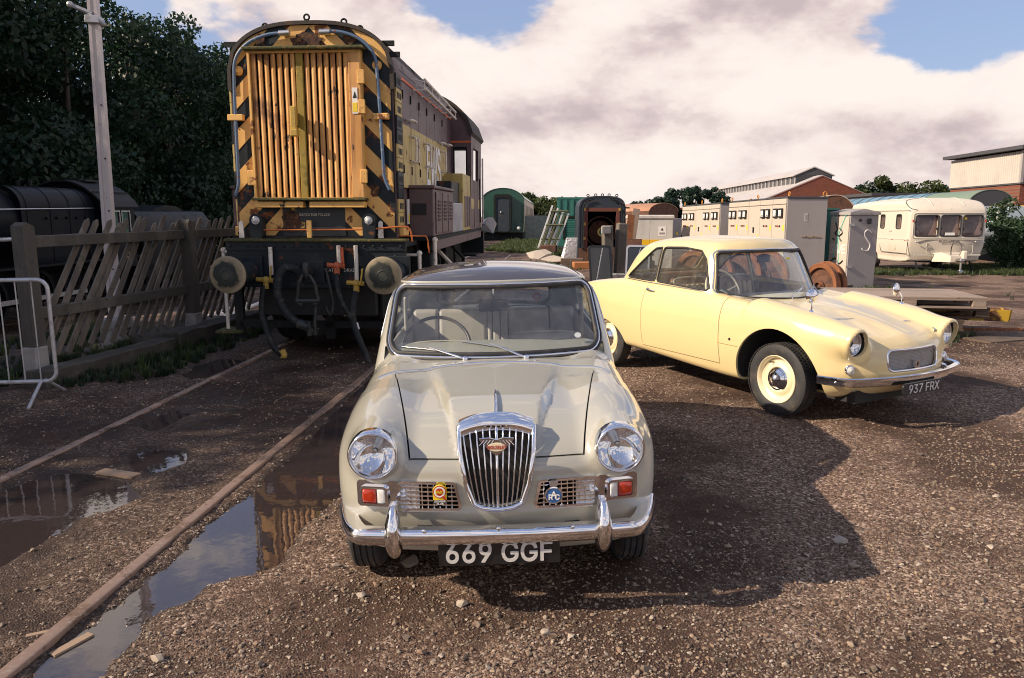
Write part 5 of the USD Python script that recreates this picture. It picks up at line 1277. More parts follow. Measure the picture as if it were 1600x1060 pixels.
    obj('cab_roof', plate_xz(rp.buffer(.004), 5.05, 6.80), 'roof_grime', lo)
    obj('rear_beam', box(-1.2, 1.2, 7.85, 7.9, .83, 1.36), 'worn_black', lo); obj('rear_platform', box(-1.2, 1.2, 6.76, 7.85, 1.30, 1.36), 'frame_black', lo)
    return lo
SHUNTER = build_shunter()
_bp = TRK + RNRM * 1.32 + RDIR * 6.95; solo('plastic_sheet', trimesh.Trimesh(*hull(np.random.default_rng(8).normal(size=(22, 3)) * [.07, .07, .08] + [_bp[0], _bp[1], 1.47]), process=False).subdivide(), 'polythene', 'crumpled clear plastic sheet on the step at the back of the shunter', 'plastic sheet', smooth=False)
# rails let into the yard
look('rail_rust', (.27, .185, .142), .42, metal=.4, spots=[(2.2, .5, .62, (.15, .10, .075), .8), (9, .56, .66, (.10, .068, .05), .9), (40, .52, .7, (.33, .25, .20), .35)], bump=(40, .15, .003))
look('rail_dark', (.07, .042, .03), .8)
def build_rails():
    pr = [(-.024, 0), (.024, 0), (.031, -.004), (.034, -.012), (.033, -.038), (.010, -.052), (.010, -.10), (-.010, -.10), (-.010, -.052), (-.033, -.038), (-.034, -.012), (-.031, -.004)]
    for nm, off, lb in (('rail', -HALF - .02, 'rusty rail sunk in the mud, the one nearer the picket fence'), ('rail', HALF - .02, 'rusty rail edged by the long puddle, the one nearer the grey saloon')):
        o = TRK + RNRM * off
        pts = [(o[0] + RDIR[0] * t, o[1] + RDIR[1] * t, .016) for t in np.linspace(-9, 22, 60)]
        solo(nm, sweep(pts, [(u, v) for u, v in pr][::-1]), 'rail_rust', lb, 'rail', 'rails of the near track')
build_rails()
# ================================================================== fence, barrier, post and steam engine on the left
look('old_timber', (.065, .059, .050), .85, spots=[(3, .45, .65, (.11, .10, .085), None, 6.0, (1, 1, .25)), (10, .55, .72, (.04, .052, .035), .95), (30, .6, .75, (.03, .026, .022), .9)], bump=(30, .4, .008))
look('picket_timber', (.105, .092, .078), .85, spots=[(4, .45, .65, (.18, .155, .128), None, 6.0, (1, 1, .3)), (9, .55, .72, (.055, .065, .045), .95)], bump=(30, .4, .008))
look('sleeper_timber', (.045, .040, .034), .9, spots=[(4, .45, .7, (.085, .075, .06), None), (12, .55, .7, (.04, .055, .03), .95)], bump=(18, .6, .02))
look('concrete_grey', (.30, .285, .27), .85, spots=[(6, .4, .7, (.22, .205, .19), None)], bump=(40, .3, .006))
look('galvanised', (.42, .42, .43), .42, metal=.7, spots=[(12, .45, .7, (.30, .29, .28), .6), (30, .66, .74, RUST, .9)])
look('post_white', (.52, .47, .45), .7, spots=[(2, .45, .7, (.42, .38, .36), None, 5.0, (1, 1, .1)), (14, .62, .72, (.25, .20, .17), .9)], bump=(30, .2, .006))
look('loco_black', (.0035, .0045, .0065), .4, spec=.12, spots=[(3, .5, .75, (.007, .007, .008), .6)])
look('loco_roof', (.013, .013, .015), .6, spec=.2, spots=[(3, .45, .7, (.03, .028, .028), .7)])
look('gold_letter', (.55, .33, .06), .5)
look('stone_grey', (.33, .285, .24), .9, bump=(40, .4, .006))
def gz(x, y): return float(ground_z(np.array([x]), np.array([y]))[0])
def build_fence():
    p1, p2 = np.array([-4.93, 7.62]), np.array([-4.40, 10.25]); d = (p2 - p1) / np.linalg.norm(p2 - p1); L = np.linalg.norm(p2 - p1)
    ang = math.degrees(math.atan2(d[1], d[0]))
    z0 = gz(*p1)
    F = thing('picket_fence', 'dark timber fence of slanting pointed pickets between square posts, left of the shunter', 'fence', (p1[0], p1[1], z0), ang)
    # frame: x runs along the fence away from the viewer, y to its left
    for i, t in enumerate((0, L, 2 * L + .1)):
        dz = -.02 * i
        pst = obj('post', hullmesh([(t + u, v, z) for u in (-.075, .075) for v in (-.07, .07) for z in (-.3, 1.56)] + [(t - .02, v, 1.60) for v in (-.06, .06)]), 'old_timber', F)
        obj('post_foot', box(t - .085, t + .085, -.08, .08, -.2, .33, .01), 'concrete_grey', pst)
    for z in (1.40, .66):
        for a in (0, L): obj('rail', box(a + .086, a + L - .086, -.020, .058, z - .06, z + .06, .006), 'old_timber', F)
    rng = random.Random(9)
    for i in range(26):
        t = .30 + .168 * i; lean = math.radians(35 + rng.uniform(-1.5, 1.5)); ln = 1.74 + rng.uniform(-.05, .05); w = .035
        q = sg.Polygon([(-w, 0), (w, 0), (w, ln - .05), (0, ln), (-w, ln - .05)])
        m = plate_xz(q, -.011, .011); m = tf(m, (t - .30, .073 + rng.uniform(-.003, .004), .19 + rng.uniform(-.03, .03)), (0, math.degrees(lean), 0)); obj('picket', m, 'picket_timber', F)
    return F
build_fence()
def build_barrier():
    z = gz(-4.25, 6.75)
    B = thing('crowd_barrier', 'galvanised steel crowd barrier with upright bars, cut off by the left edge beside the fence', 'barrier', (-4.18, 6.72, z), (0, 0, 188))
    fr = rrect(0, 2.3, .17, 1.10, .09); o = np.array(fr.exterior.coords)[:-1]
    obj('frame', tube([(x, 0, zz) for x, zz in o], .019, 8, True), 'galvanised', B, True)
    for i in range(1, 17): obj('bar', cyl((.135 * i, 0, .17), (.135 * i, 0, 1.10), .0065, n=6), 'galvanised', B, True)
    for x in (.10, 2.2): 
        f = obj('foot', MB(tube([(x, -.36, .0), (x + .02, -.05, .17), (x + .02, .05, .17), (x, .36, .0)], .016, 8)), 'galvanised', B, True)
build_barrier()
def build_post():
    x, y = -5.62, 10.5; z = gz(x, y)
    Pst = thing('lamp_post', 'tall grooved pale post standing in a concrete collar behind the fence', 'post', (x, y, z), (0, 1.0, 8))
    prof = sg.Polygon([(-.070, -.070), (-.026, -.070), (-.021, -.052), (.021, -.052), (.026, -.070), (.070, -.070), (.070, .070), (-.070, .070)])
    m = plate(prof, 6.4); v = m.vertices; k = 1 - .22 * v[:, 2] / 6.4; v[:, 0] *= k; v[:, 1] *= k; m.vertices = v
    obj('shaft', m, 'post_white', Pst)
    obj('collar', lathe([(.0001, .42), (.20, .42), (.225, .40), (.225, .28), (.20, .25), (.205, -.3)], 'z', 28), 'concrete_grey', Pst)
    obj('bracket', MB(cyl((-.26, -.05, 4.56), (0, -.05, 4.46), .028), tf(trimesh.creation.icosphere(2, .042), (-.27, -.05, 4.565)), box(-.09, .09, -.10, .10, 4.34, 4.44, .01), cyl((.05, -.05, 4.40), (.16, -.07, 4.33), .02)), 'galvanised', Pst)
    obj('lamp_arm', tube(spline([(0, 0, 6.35), (.02, 0, 6.6), (.2, 0, 6.8), (.6, 0, 6.85)], 5), .03, 8), 'galvanised', Pst, True)
    obj('lamp_head', tf(lathe([(.0001, .08), (.09, .05), (.14, 0), (.12, -.03), (.0001, -.03)], 'z', 20), (.65, 0, 6.82)), 'galvanised', Pst)
    for zz in (1.1, 1.9, 2.6, 3.3): obj('bolt', tf(trimesh.creation.icosphere(1, .012), (.04, -.08, zz)), 'rubber', Pst)
build_post()
# sleepers laid along the foot of the fence, a tilted board, loose wood
def plankbox(name, p0, p1, w, h, mat, label, cat, group=None, z=None, tilt=0, seed=0):
    p0, p1 = np.asarray(p0, float), np.asarray(p1, float); d = p1 - p0; L = np.linalg.norm(d)
    m = box(-L / 2, L / 2, -w / 2, w / 2, 0, h, min(h, w) * .06)
    m = m.subdivide_to_size(max(.12, h * .8)); q = m.vertices; m.vertices = q + (meshkit.fbm(q * 5 + seed * 7.3, 3, seed)[:, None] - .5) * .05 * min(1, h * 4) * np.array([.3, 1, 1])
    c = (p0 + p1) / 2; zz = gz(*c) - .02 if z is None else z
    p = solo(name, m, mat, label, cat, group); xf(p, (c[0], c[1], zz), (tilt, 0, math.degrees(math.atan2(d[1], d[0])))); return p
plankbox('sleeper', (-4.62, 7.1), (-4.22, 9.05), .24, .20, 'sleeper_timber', 'mossy dark sleeper edging the bank, the one running from the barrier foot', 'sleeper', 'sleepers at the foot of the fence', seed=1)
plankbox('sleeper', (-4.20, 9.10), (-3.80, 11.2), .24, .26, 'sleeper_timber', 'dark sleeper edging the bank between the second fence post and the buffer', 'sleeper', 'sleepers at the foot of the fence', seed=2)
plankbox('board', (-4.62, 9.2), (-4.35, 10.7), .50, .05, 'sleeper_timber', 'wide dark board leaning on the sleepers behind the fence', 'board', z=.05, tilt=32, seed=3)
plankbox('sleeper', (-4.9, 9.6), (-4.6, 11.6), .24, .16, 'sleeper_timber', 'short sleeper lying on the bank behind the leaning board', 'sleeper', 'sleepers at the foot of the fence', seed=4)
look('splinter_wood', (.27, .19, .13), .85, spots=[(9, .45, .7, (.18, .12, .08), None)], bump=(40, .4, .004))
for i, (a, b, w, h, lb) in enumerate(((gpt(157, 734), gpt(213, 742), .085, .016, 'flat pale plank lying between the rails beside the small puddle'), (gpt(80, 1018), gpt(142, 985), .04, .022, 'split piece of wood at the rail end, the longer of the two'), (gpt(90, 1022), gpt(132, 1006), .03, .016, 'split piece of wood at the rail end, the shorter of the two'), (gpt(40, 992), gpt(97, 980), .022, .012, 'thin stick lying between the rails near the left corner'))):
    plankbox('wood_piece', a, b, w, h, 'splinter_wood', lb, 'wood', z=gz(*(np.add(a, b) / 2)) - .004, seed=10 + i)
# white pipes lying beyond the fence
for i, (x, y, a, L) in enumerate(((-4.9, 13.4, 92, 3.0), (-5.15, 13.2, 95, 3.2), (-5.4, 13.5, 90, 2.8))):
    solo('white_pipe', tf(cyl((-L / 2, 0, 0), (L / 2, 0, 0), .045, n=10), (x, y, gz(x, y) + .06 + .02 * i), (0, 0, a)), 'old_white', ('chipped white pipe lying beyond the fence, nearest the buffer', 'chipped white pipe lying beyond the fence, middle one of three', 'chipped white pipe lying beyond the fence, farthest from the buffer')[i], 'pipe', 'white pipes beyond the fence')
# ---------------------------------------------------------------- steam locomotive with tender
def build_steam():
    o = np.array([-13.37, 22.65]); gz0 = -1.25
    S = thing('steam_locomotive', 'black steam locomotive with a tender standing in the shade beyond the fence', 'locomotive', (o[0], o[1], gz0), TRKROT)
    # frame: y away along the track, x across; the cab starts at y = 0 and the boiler lies nearer (negative y)
    cy = lambda r0, r1, y0, y1, z: cyl((0, y0, z), (0, y1, z), r0, r1, n=36)
    obj('boiler', MB(cy(.88, .93, -7.2, -.2, 2.72)), 'loco_black', S, 40)
    fb = rrect(-.98, .98, 1.2, 3.62, .55, 10); obj('firebox', plate_xz(fb, -3.1, -.05), 'loco_black', S, 30)
    for y in (-.5, -1.2, -2.0, -2.9, -4.5, -6): obj('boiler_band', tf(trimesh.creation.torus(.90 if y < -3 else .001 + .90, .015, 40, 6), (0, y, 2.72), (90, 0, 0)) if y < -3.1 else plate_xz(fb.buffer(.012).difference(fb), y, y + .05), 'loco_black', S)
    obj('smokebox', cy(.90, .90, -8.9, -7.2, 2.72), 'loco_black', S, 40)
    obj('chimney', tf(lathe([(.36, 0), (.24, .12), (.22, .42), (.30, .46), (.30, .52), (.18, .52)], 'z', 24), (0, -8.2, 3.55)), 'loco_black', S)
    obj('dome', tf(lathe([(.46, 0), (.38, .10), (.36, .30), (.25, .44), (.0001, .50)], 'z', 24), (0, -4.6, 3.5)), 'loco_black', S, True)
    for x in (-.18, .18): obj('safety_valve', cyl((x, -1.6, 3.58), (x, -1.6, 3.80), .07), 'loco_black', S)
    obj('hand_rail', cyl((1.02, -8.5, 2.95), (1.02, -.1, 3.05), .018), 'dull_steel', S); obj('ejector_pipe', cyl((1.05, -8.0, 2.25), (1.05, -.5, 2.28), .055), 'galvanised', S)
    obj('ejector', MB(box(.98, 1.12, -.65, -.35, 2.16, 2.42, .03), cyl((1.05, -.5, 2.3), (1.05, -.5, 1.6), .03)), 'loco_black', S)
    obj('pipe_bend', tube(spline([(1.08, -.35, 2.30), (1.10, -.2, 2.28), (1.12, -.05, 2.18), (1.12, .05, 2.05)], 5), .02, 6), 'old_white', S, True)
    for i in range(5): obj('washout_plug', tf(trimesh.creation.icosphere(1, .04), (1.0, -.5 - .42 * i, 2.78)), 'loco_black', S)
    # cab
    t = np.linspace(1, -1, 25)
    roofz = [(1.32 * x, 3.05 + .78 * (1 - abs(x) ** 2.0) ** .8) for x in t]
    C = sg.Polygon([(1.3, 1.25), (1.3, 3.05)] + roofz + [(-1.3, 3.05), (-1.3, 1.25)]).buffer(0)
    cm = man(plate_xz(C, 0, 1.50)) - man(plate_xz(C.buffer(-.04), .04, 3))
    for a, b in ((.28, .68), (.82, 1.22)): cm -= man(box(-2, 2, a, b, 2.22, 2.95))
    obj('cab', unman(cm), 'loco_black', S)
    rp = sg.Polygon(roofz + [(x * 1.02, z + .05) for x, z in roofz[::-1]]).buffer(.001)
    obj('cab_roof', plate_xz(rp, -.12, 1.72), 'loco_roof', S)
    obj('roof_vent', box(-.5, .5, .4, 1.1, 3.84, 3.90, .02), 'loco_roof', S); obj('rain_strip', box(1.0, 1.03, -.1, 1.7, 3.52, 3.55), 'loco_roof', S)
    for a, b in ((.28, .68), (.82, 1.22)):
        obj('cab_window_frame', plate_yz(sg.box(a - .03, 2.19, b + .03, 2.98).difference(sg.box(a, 2.22, b, 2.95)), 1.296, 1.315), 'dull_steel', S)
        obj('cab_window_pane', box(1.27, 1.274, a, b, 2.22, 2.95), 'side_glass', S)
    letters('cab_number', '905', .24, (1.303, 1.0, 1.62), (0, 1, 0), (0, 0, 1), 'gold_letter', S, .004, True)
    letters('power_class', '8F', .075, (1.303, 1.02, 2.02), (0, 1, 0), (0, 0, 1), 'gold_letter', S, .003, True)
    # running plate, wheels, rods
    obj('running_plate', box(-1.3, 1.3, -8.6, 2.1, 1.52, 1.58), 'loco_black', S); obj('frames', box(-.6, .6, -8.8, 2.1, .5, 1.5), 'loco_black', S)
    wp = None
    for y in (-6.2, -4.4, -2.6, -.8):
        for s in (-1, 1):
            w = obj('driving_wheel', tf(lathe([(.62, .06), (.72, .06), (.74, -.06), (.62, -.06), (.62, .06)], 'x', 36), (s * .78, y, .74)), 'loco_black', S)
            obj('spoke', MB([cyl((s * .78, y, .74), (s * .78, y + .63 * math.cos(a), .74 + .63 * math.sin(a)), .025, n=5) for a in np.linspace(0, 2 * PI, 14, endpoint=False)]), 'loco_black', w, kind='stuff')
    obj('coupling_rod', box(.92, .97, -6.3, -.7, .62, .74), 'dull_steel', S); obj('cylinder', cyl((1.05, -8.1, .85), (1.05, -7.1, .85), .36, n=24), 'loco_black', S)
    # tender with curved sides and a coal hump
    TP = sg.Polygon([(1.3, 1.2), (1.3, 2.25), (1.24, 2.62), (1.02, 2.92), (.85, 2.98), (-.85, 2.98), (-1.02, 2.92), (-1.24, 2.62), (-1.3, 2.25), (-1.3, 1.2)])
    T_ = obj('tender', plate_xz(TP, 1.95, 6.7), 'loco_black', S, 35)
    hump = plate_yz(sg.Polygon([(3.4, 2.95), (3.8, 3.08), (4.4, 3.18), (5.1, 3.14), (5.6, 2.98), (5.6, 2.9), (3.4, 2.9)]), -.8, .8); obj('coal_hump', hump, 'loco_black', T_, 40)
    obj('tender_front', plate_xz(TP.buffer(.02).difference(TP.buffer(-.05)), 1.90, 1.96), 'loco_roof', T_)
    obj('cab_side_sheet', plate_yz(sg.Polygon([(1.5, 1.25), (1.88, 1.25), (1.88, 2.5), (1.94, 2.9), (1.75, 3.3), (1.5, 3.4)]), -1.28, -1.25), 'loco_black', S)
    for y in (2.6, 4.3, 6.0):
        for s in (-1, 1): obj('tender_wheel', tf(lathe([(.1, .05), (.6, .05), (.64, .04), (.64, -.06), (.1, -.05)], 'x', 30), (s * .78, y, .64)), 'loco_black', T_)
    obj('tender_frame', box(-1.1, 1.1, 1.9, 6.7, .8, 1.2), 'loco_black', T_)
    return S
build_steam()
# ================================================================== trees, bushes, grass
def leaf_look(name, cols, tr=.35):
    N = {'g': ('geometry', {}), 'oi': ('object_info', {}), 'r': ('rgb_ramp', {'ramp': list(zip(np.linspace(0, 1, len(cols)), cols))}), 'd': ('diffuse_bsdf', {}), 't': ('translucent_bsdf', {}), 'gl': ('glossy_bsdf', {'roughness': .45, 'color': (.5, .5, .5)}),
         'm': ('mix_closure', {'fac': tr}), 'm2': ('mix_closure', {'fac': .05}), 'h': ('hsv', {'saturation': 1.0}), 'v': ('map_range', {'from_min': 0.0, 'from_max': 1.0, 'to_min': .75, 'to_max': 1.25})}
    L = [('g.random_per_island', 'r.fac'), ('r.color', 'h.color'), ('oi.random', 'v.value'), ('v.result', 'h.value'), ('h.color', 'd.color'), ('h.color', 't.color'), ('d.BSDF', 'm.closure1'), ('t.BSDF', 'm.closure2'), ('m.closure', 'm2.closure1'), ('gl.BSDF', 'm2.closure2')]
    MAT[name] = usdkit.material(stage, '/World/Looks/' + name, N, L, surface='m2.closure')
leaf_look('leaf_dark', [(.017, .040, .020), (.026, .058, .028), (.044, .080, .034), (.095, .110, .038)], .30)
leaf_look('leaf_autumn', [(.05, .07, .018), (.10, .10, .02), (.16, .12, .02), (.07, .085, .025)])
leaf_look('leaf_pine', [(.018, .040, .026), (.028, .055, .030), (.05, .07, .03)])
leaf_look('leaf_berry', [(.025, .05, .02), (.045, .07, .022), (.06, .085, .03), (.10, .09, .03), (.22, .03, .015)])
leaf_look('leaf_grass', [(.06, .085, .025), (.10, .12, .035), (.15, .14, .05), (.07, .10, .03)], .4)
leaf_look('leaf_weed', [(.022, .040, .020), (.035, .052, .024), (.06, .062, .028), (.10, .08, .04)], .3)
look('bark', (.06, .05, .04), .9, bump=(12, .6, .02))
def leaves(rng, centres, radii, n, size, flat=.6):
    "n leaf faces spread through overlapping clumps"
    k = rng.choice(len(centres), n, p=radii ** 2 / (radii ** 2).sum())
    d = rng.normal(size=(n, 3)); d /= np.linalg.norm(d, axis=1)[:, None]
    r = radii[k] * (.55 + .5 * rng.random(n) ** .6)
    c = centres[k] + d * r[:, None] * np.array([1, 1, flat + .2])
    u = rng.normal(size=(n, 3)); u /= np.linalg.norm(u, axis=1)[:, None]
    w = np.cross(u, d + .4 * rng.normal(size=(n, 3))); w /= np.maximum(np.linalg.norm(w, axis=1), 1e-6)[:, None]
    s = size * (.6 + .8 * rng.random(n))[:, None]
    V = np.stack([c - u * s, c + w * s * .55, c + u * s, c - w * s * .55], 1).reshape(-1, 3)
    i = np.arange(n)[:, None] * 4
    return trimesh.Trimesh(V, np.vstack([i + [0, 1, 2], i + [0, 2, 3]]), process=False)
def tree(name, label, cat, loc, h, rad, n, size, mat, seed, group=None, low=.12, rot=0, clumps=26, cone=False):
    rng = np.random.default_rng(seed)
    T = thing(name, label, cat, loc, rot, group)
    z = h * (low + (1 - low) * rng.random(clumps) ** .9)
    prof = np.sqrt(np.clip(1 - ((z / h - .45) / .60) ** 2, .04, 1)) if not cone else np.clip(1.08 - z / h, .08, 1)
    a = rng.random(clumps) * 2 * PI; rr = rad * prof * (.35 + .6 * rng.random(clumps) ** .5)
    C = np.column_stack([rr * np.cos(a), rr * np.sin(a), z]); R = rad * (.26 + .20 * rng.random(clumps)) * (.6 + .4 * prof)
    obj('crown', leaves(rng, C, R, n, size), mat, T, False)
    m = MB(tube(spline([(0, 0, -.3), (.05, .02, h * .3), (-.05, .06, h * .6), (0, 0, h * .9)], 4), np.linspace(.022 * h, .004 * h, 13), 7))
    for i in range(min(9, clumps)):
        b = np.array([0, 0, max(.15 * h, C[i][2] - .25 * h)]); m += tube(spline([b, (b + C[i]) / 2 + [0, 0, .04 * h], C[i]], 3), np.linspace(.009 * h, .003 * h, 7), 5)
    obj('trunk', m, 'bark', T, True)
    return T
LT = 'tall dark trees in the row behind the steam locomotive'
protos = []
spots = []
rng0 = np.random.default_rng(3)
for i in range(11):
    y = 21 + 4.3 * i; spots.append((-20.2 + .0664 * (y - 21) + rng0.uniform(-.8, .8), y, .92 + .16 * rng0.random() + .012 * i))
for i in range(10):
    y = 23 + 4.8 * i; spots.append((-25.5 + .0664 * (y - 21) + rng0.uniform(-.8, .8), y, 1.02 + .16 * rng0.random() + .010 * i))
for i, (x, y, s) in enumerate(spots):
    if i < 4:
        t = tree('woodland_tree', 'dense dark green broadleaf tree in the shaded row behind the steam locomotive', 'tree', (x, y, -1.3), 12.4 * s, 3.7, 20000, .128, 'leaf_dark', 40 + i, LT, low=.04, clumps=44); protos.append(t)
    else:
        c = copy_of(protos[i % 4], (x, y, -1.3), rng0.uniform(0, 360), group=LT)
# the row goes on to the left of the picture, smaller, and shades the bank
for i, (x, y, s) in enumerate(((-14.0, 4.3, .74), (-14.4, 8.0, .80), (-14.8, 12.0, .80), (-16.5, 16.2, .84))):
    c = copy_of(protos[(i + 1) % 4], (x, y, -1.0), rng0.uniform(0, 360), label='broadleaf tree of the row where it passes out of the picture', group='trees of the row outside the picture')
    UsdGeom.Xformable(c).AddScaleOp().Set(Gf.Vec3f(s, s, s))
# far trees and hedges
def hedge(name, label, cat, x0, x1, y, base, h, n, size, mat, seed, group=None, dy=4):
    rng = np.random.default_rng(seed); k = max(6, int((x1 - x0) / h * 2.2))
    C = np.column_stack([rng.uniform(x0, x1, k), y + rng.uniform(-dy, dy, k), base + h * rng.uniform(.15, .72, k)]); R = h * rng.uniform(.22, .36, k)
    T = thing(name, label, cat, group=group)
    obj('crown', leaves(rng, C, R, n, size, .9), mat, T, False)
    m = MB()
    for i in range(min(10, k)): m += tube([(C[i][0], C[i][1], base - .5), C[i]], [.02 * h, .008 * h], 5)
    obj('trunk', m, 'bark', T, True)
def far(px, zc): return (px - 800) / FPX * zc
for i, (p, zc, hh, w, mt, cone) in enumerate(((838, 78, 3.4, 2.6, 'leaf_autumn', 0), (858, 80, 3.2, 2.3, 'leaf_autumn', 0), (828, 84, 3.6, 2.2, 'leaf_autumn', 0), (880, 90, 3.6, 2.6, 'leaf_autumn', 0))):
    tree('autumn_tree', ('yellowing round tree right of the green coach, in front of the hedge', 'yellowing tree beside the green container', 'yellowing tree just behind the green coach', 'yellow green tree rising behind the green container')[i], 'tree', (far(p, zc), zc - .3, -1.3), hh + 1.0, w, 4500, .17, mt, 80 + i, 'autumn trees by the coach', low=.1, clumps=18)
hedge('scrub_hedge', 'low green scrub below the yellowing trees right of the coach', 'hedge', 2.2, 5.6, 70, -1.2, 2.2, 5000, .15, 'leaf_weed', 91, dy=2)
fx = [(985, 3.8, 0), (1000, 4.2, 0), (1015, 4.6, 0), (1028, 5.2, 0), (1042, 5.9, 1), (1054, 7.2, 1), (1065, 6.2, 1), (1078, 6.6, 0), (1092, 6.9, 1), (1104, 6.2, 0), (1116, 6.8, 1)]
for i, (p, hh, cn) in enumerate(fx):
    tree('far_tree', 'dark green tree in the far belt above the rusty wagons', 'tree', (far(p, 118), 116 + 3 * (i % 3), -2.0), hh + .6, 2.6 if not cn else 2.2, 3500, .24, 'leaf_pine', 120 + i, 'far tree belt above the rusty wagons', low=.05, clumps=20, cone=bool(cn))
for i, p in enumerate(np.linspace(1322, 1490, 15)):
    hh = 8.2 + 1.2 * math.sin(i * 2.3) + (2.0 if i in (2, 3) else 0)
    tree('hill_tree', 'dark green tree in the far belt between the brick shed and the corrugated building', 'tree', (far(p, 175), 172 + 3 * (i % 3), -3.0), hh + 1.2, 5.0, 3600, .33, 'leaf_pine' if i % 3 else 'leaf_autumn', 150 + i, 'far tree belt beside the corrugated building', low=.05, clumps=20, cone=(i in (2, 3, 5)))
# ================================================================== the yard behind: cabinets, caravan, wagons, sheds
look('cabinet_cream', (.47, .41, .345), .5, spots=[(2, .5, .75, (.42, .365, .31), None), (26, .68, .74, (.45, .22, .05), .8)])
look('cabinet_grey', (.30, .275, .265), .5, spots=[(2.5, .45, .75, (.27, .25, .24), None), (12, .70, .76, (.35, .16, .05), .8)])
look('cabinet_white', (.52, .50, .465), .5, spots=[(1.5, .45, .75, (.40, .385, .36), None)])
look('rust_paint', (.50, .22, .04), .8, spots=[(20, .45, .7, (.30, .12, .03), None)])
look('caravan_white', (.56, .50, .415), .42, spots=[(1.2, .5, .8, (.49, .435, .355), None), (5, .62, .8, (.42, .40, .32), .7)])
look('caravan_grey', (.50, .47, .40), .5, spots=[(4, .5, .75, (.36, .36, .29), .7)])
look('curtain', (.55, .42, .36), .8)
look('caravan_inside', (.14, .10, .095), .8)
look('rust', (.20, .075, .03), .9, spots=[(6, .45, .7, (.11, .042, .022), None), (20, .55, .75, (.30, .13, .05), None)], bump=(40, .4, .006))
look('rust_dark', (.10, .045, .028), .9, spots=[(5, .45, .7, (.05, .028, .022), None), (15, .55, .75, (.20, .09, .04), None)], bump=(30, .3, .008))
look('carriage_navy', (.016, .026, .040), .55, spots=[(3, .5, .75, (.05, .042, .04), .8), (8, .62, .72, RUST, .9)])
look('coach_green', (.010, .062, .042), .35, coat=.3, spots=[(2, .5, .8, (.015, .052, .038), .5)])
look('coach_cream', (.50, .42, .32), .6, spots=[(2, .45, .7, (.38, .28, .2), None)])
look('container_green', (.018, .115, .095), .5, spots=[(3, .5, .8, (.03, .10, .08), .6)])
look('brick_wall', (.27, .085, .045), .9)
look('sheet_roof', (.40, .37, .36), .65, spots=[(.4, .45, .7, (.33, .30, .29), None)])
look('sheet_white', (.40, .365, .325), .6, spots=[(.5, .45, .7, (.35, .32, .285), None)])
look('slate_dark', (.05, .05, .055), .7)
look('glazing_dark', (.045, .045, .05), .25)
look('tarpaulin', (.10, .20, .28), .5, spots=[(1.2, .45, .7, (.06, .13, .20), None)])
look('roof_green', (.13, .19, .14), .6, spots=[(1, .45, .7, (.17, .20, .15), None)])
look('bright_yellow', (.62, .40, .02), .5)
look('yellow_band', (.70, .42, .01), .5)
look('pallet_wood', (.26, .20, .16), .85, spots=[(4, .45, .7, (.19, .145, .115), None, 6.0, (.2, 1, 1)), (16, .6, .75, (.10, .075, .055), None)], bump=(30, .4, .006))
look('pallet_dark', (.10, .07, .05), .9, spots=[(4, .45, .7, (.06, .042, .032), None)], bump=(30, .4, .006))
look('silver_wrap', (.55, .54, .54), .3, metal=.6, bump=(9, .9, .05))
look('galv_white', (.62, .60, .58), .5)
look('graffiti_green', (.10, .42, .33), .5); look('graffiti_black', (.012, .012, .012), .5)
look('rust_mark_paint', (.34, .22, .11), .7)
look('graffiti_white', (.58, .56, .54), .7)
glass('caravan_glass', (.80, .76, .75), 1.5, dust=.10, dustcol=(.4, .36, .36))
look('rust_yellow', (.52, .33, .03), .6, spots=[(5, .50, .60, (.12, .055, .03), .9)])
look('rust_red', (.12, .036, .026), .85, spots=[(5, .45, .7, (.10, .035, .025), None)])
look('moss_steel', (.09, .095, .05), .85, spots=[(10, .5, .7, (.05, .04, .03), None)])
look('crate_orange', (.34, .13, .045), .8)
look('coach_black', (.010, .014, .02), .15, coat=.6)
look('roof_rust', (.30, .15, .09), .8, spots=[(.8, .45, .7, (.38, .24, .16), None)]); look('roof_pale', (.45, .38, .32), .8, spots=[(.8, .5, .7, (.28, .14, .08), None)])
look('tank_blue', (.30, .36, .42), .5)
DROP = -.93                                                     # the level of the yard beyond the cars falls by a degree
def gm(x, y): return float(ground_macro(np.array([x]), np.array([y]))[0])
def brick_look():
    N = {'tc': ('texture_coordinate', {}), 'b': ('brick_texture', {'scale': 1.0, 'brick_width': .45, 'row_height': .15, 'mortar_size': .018, 'color1': (.22, .050, .026), 'color2': (.14, .034, .021), 'mortar': (.17, .085, .055)}), 'mp': ('mapping', {'mapping_type': 'point', 'rotation': (PI / 2, 0, 0)}),
         'n': ('noise_texture', {'scale': .6, 'detail': 4.0}), 'h': ('mix_color', {'blend_type': 'multiply', 'fac': .35, }), 'p': ('principled_bsdf', {'roughness': .9})}
    L = [('tc.object', 'mp.vector'), ('mp.vector', 'b.vector'), ('tc.object', 'n.vector'), ('b.color', 'h.a'), ('n.color', 'h.b'), ('h.result', 'p.base_color')]
    MAT['brick_wall'] = usdkit.material(stage, '/World/Looks/brick_wall2', N, L, surface='p.BSDF')
brick_look()
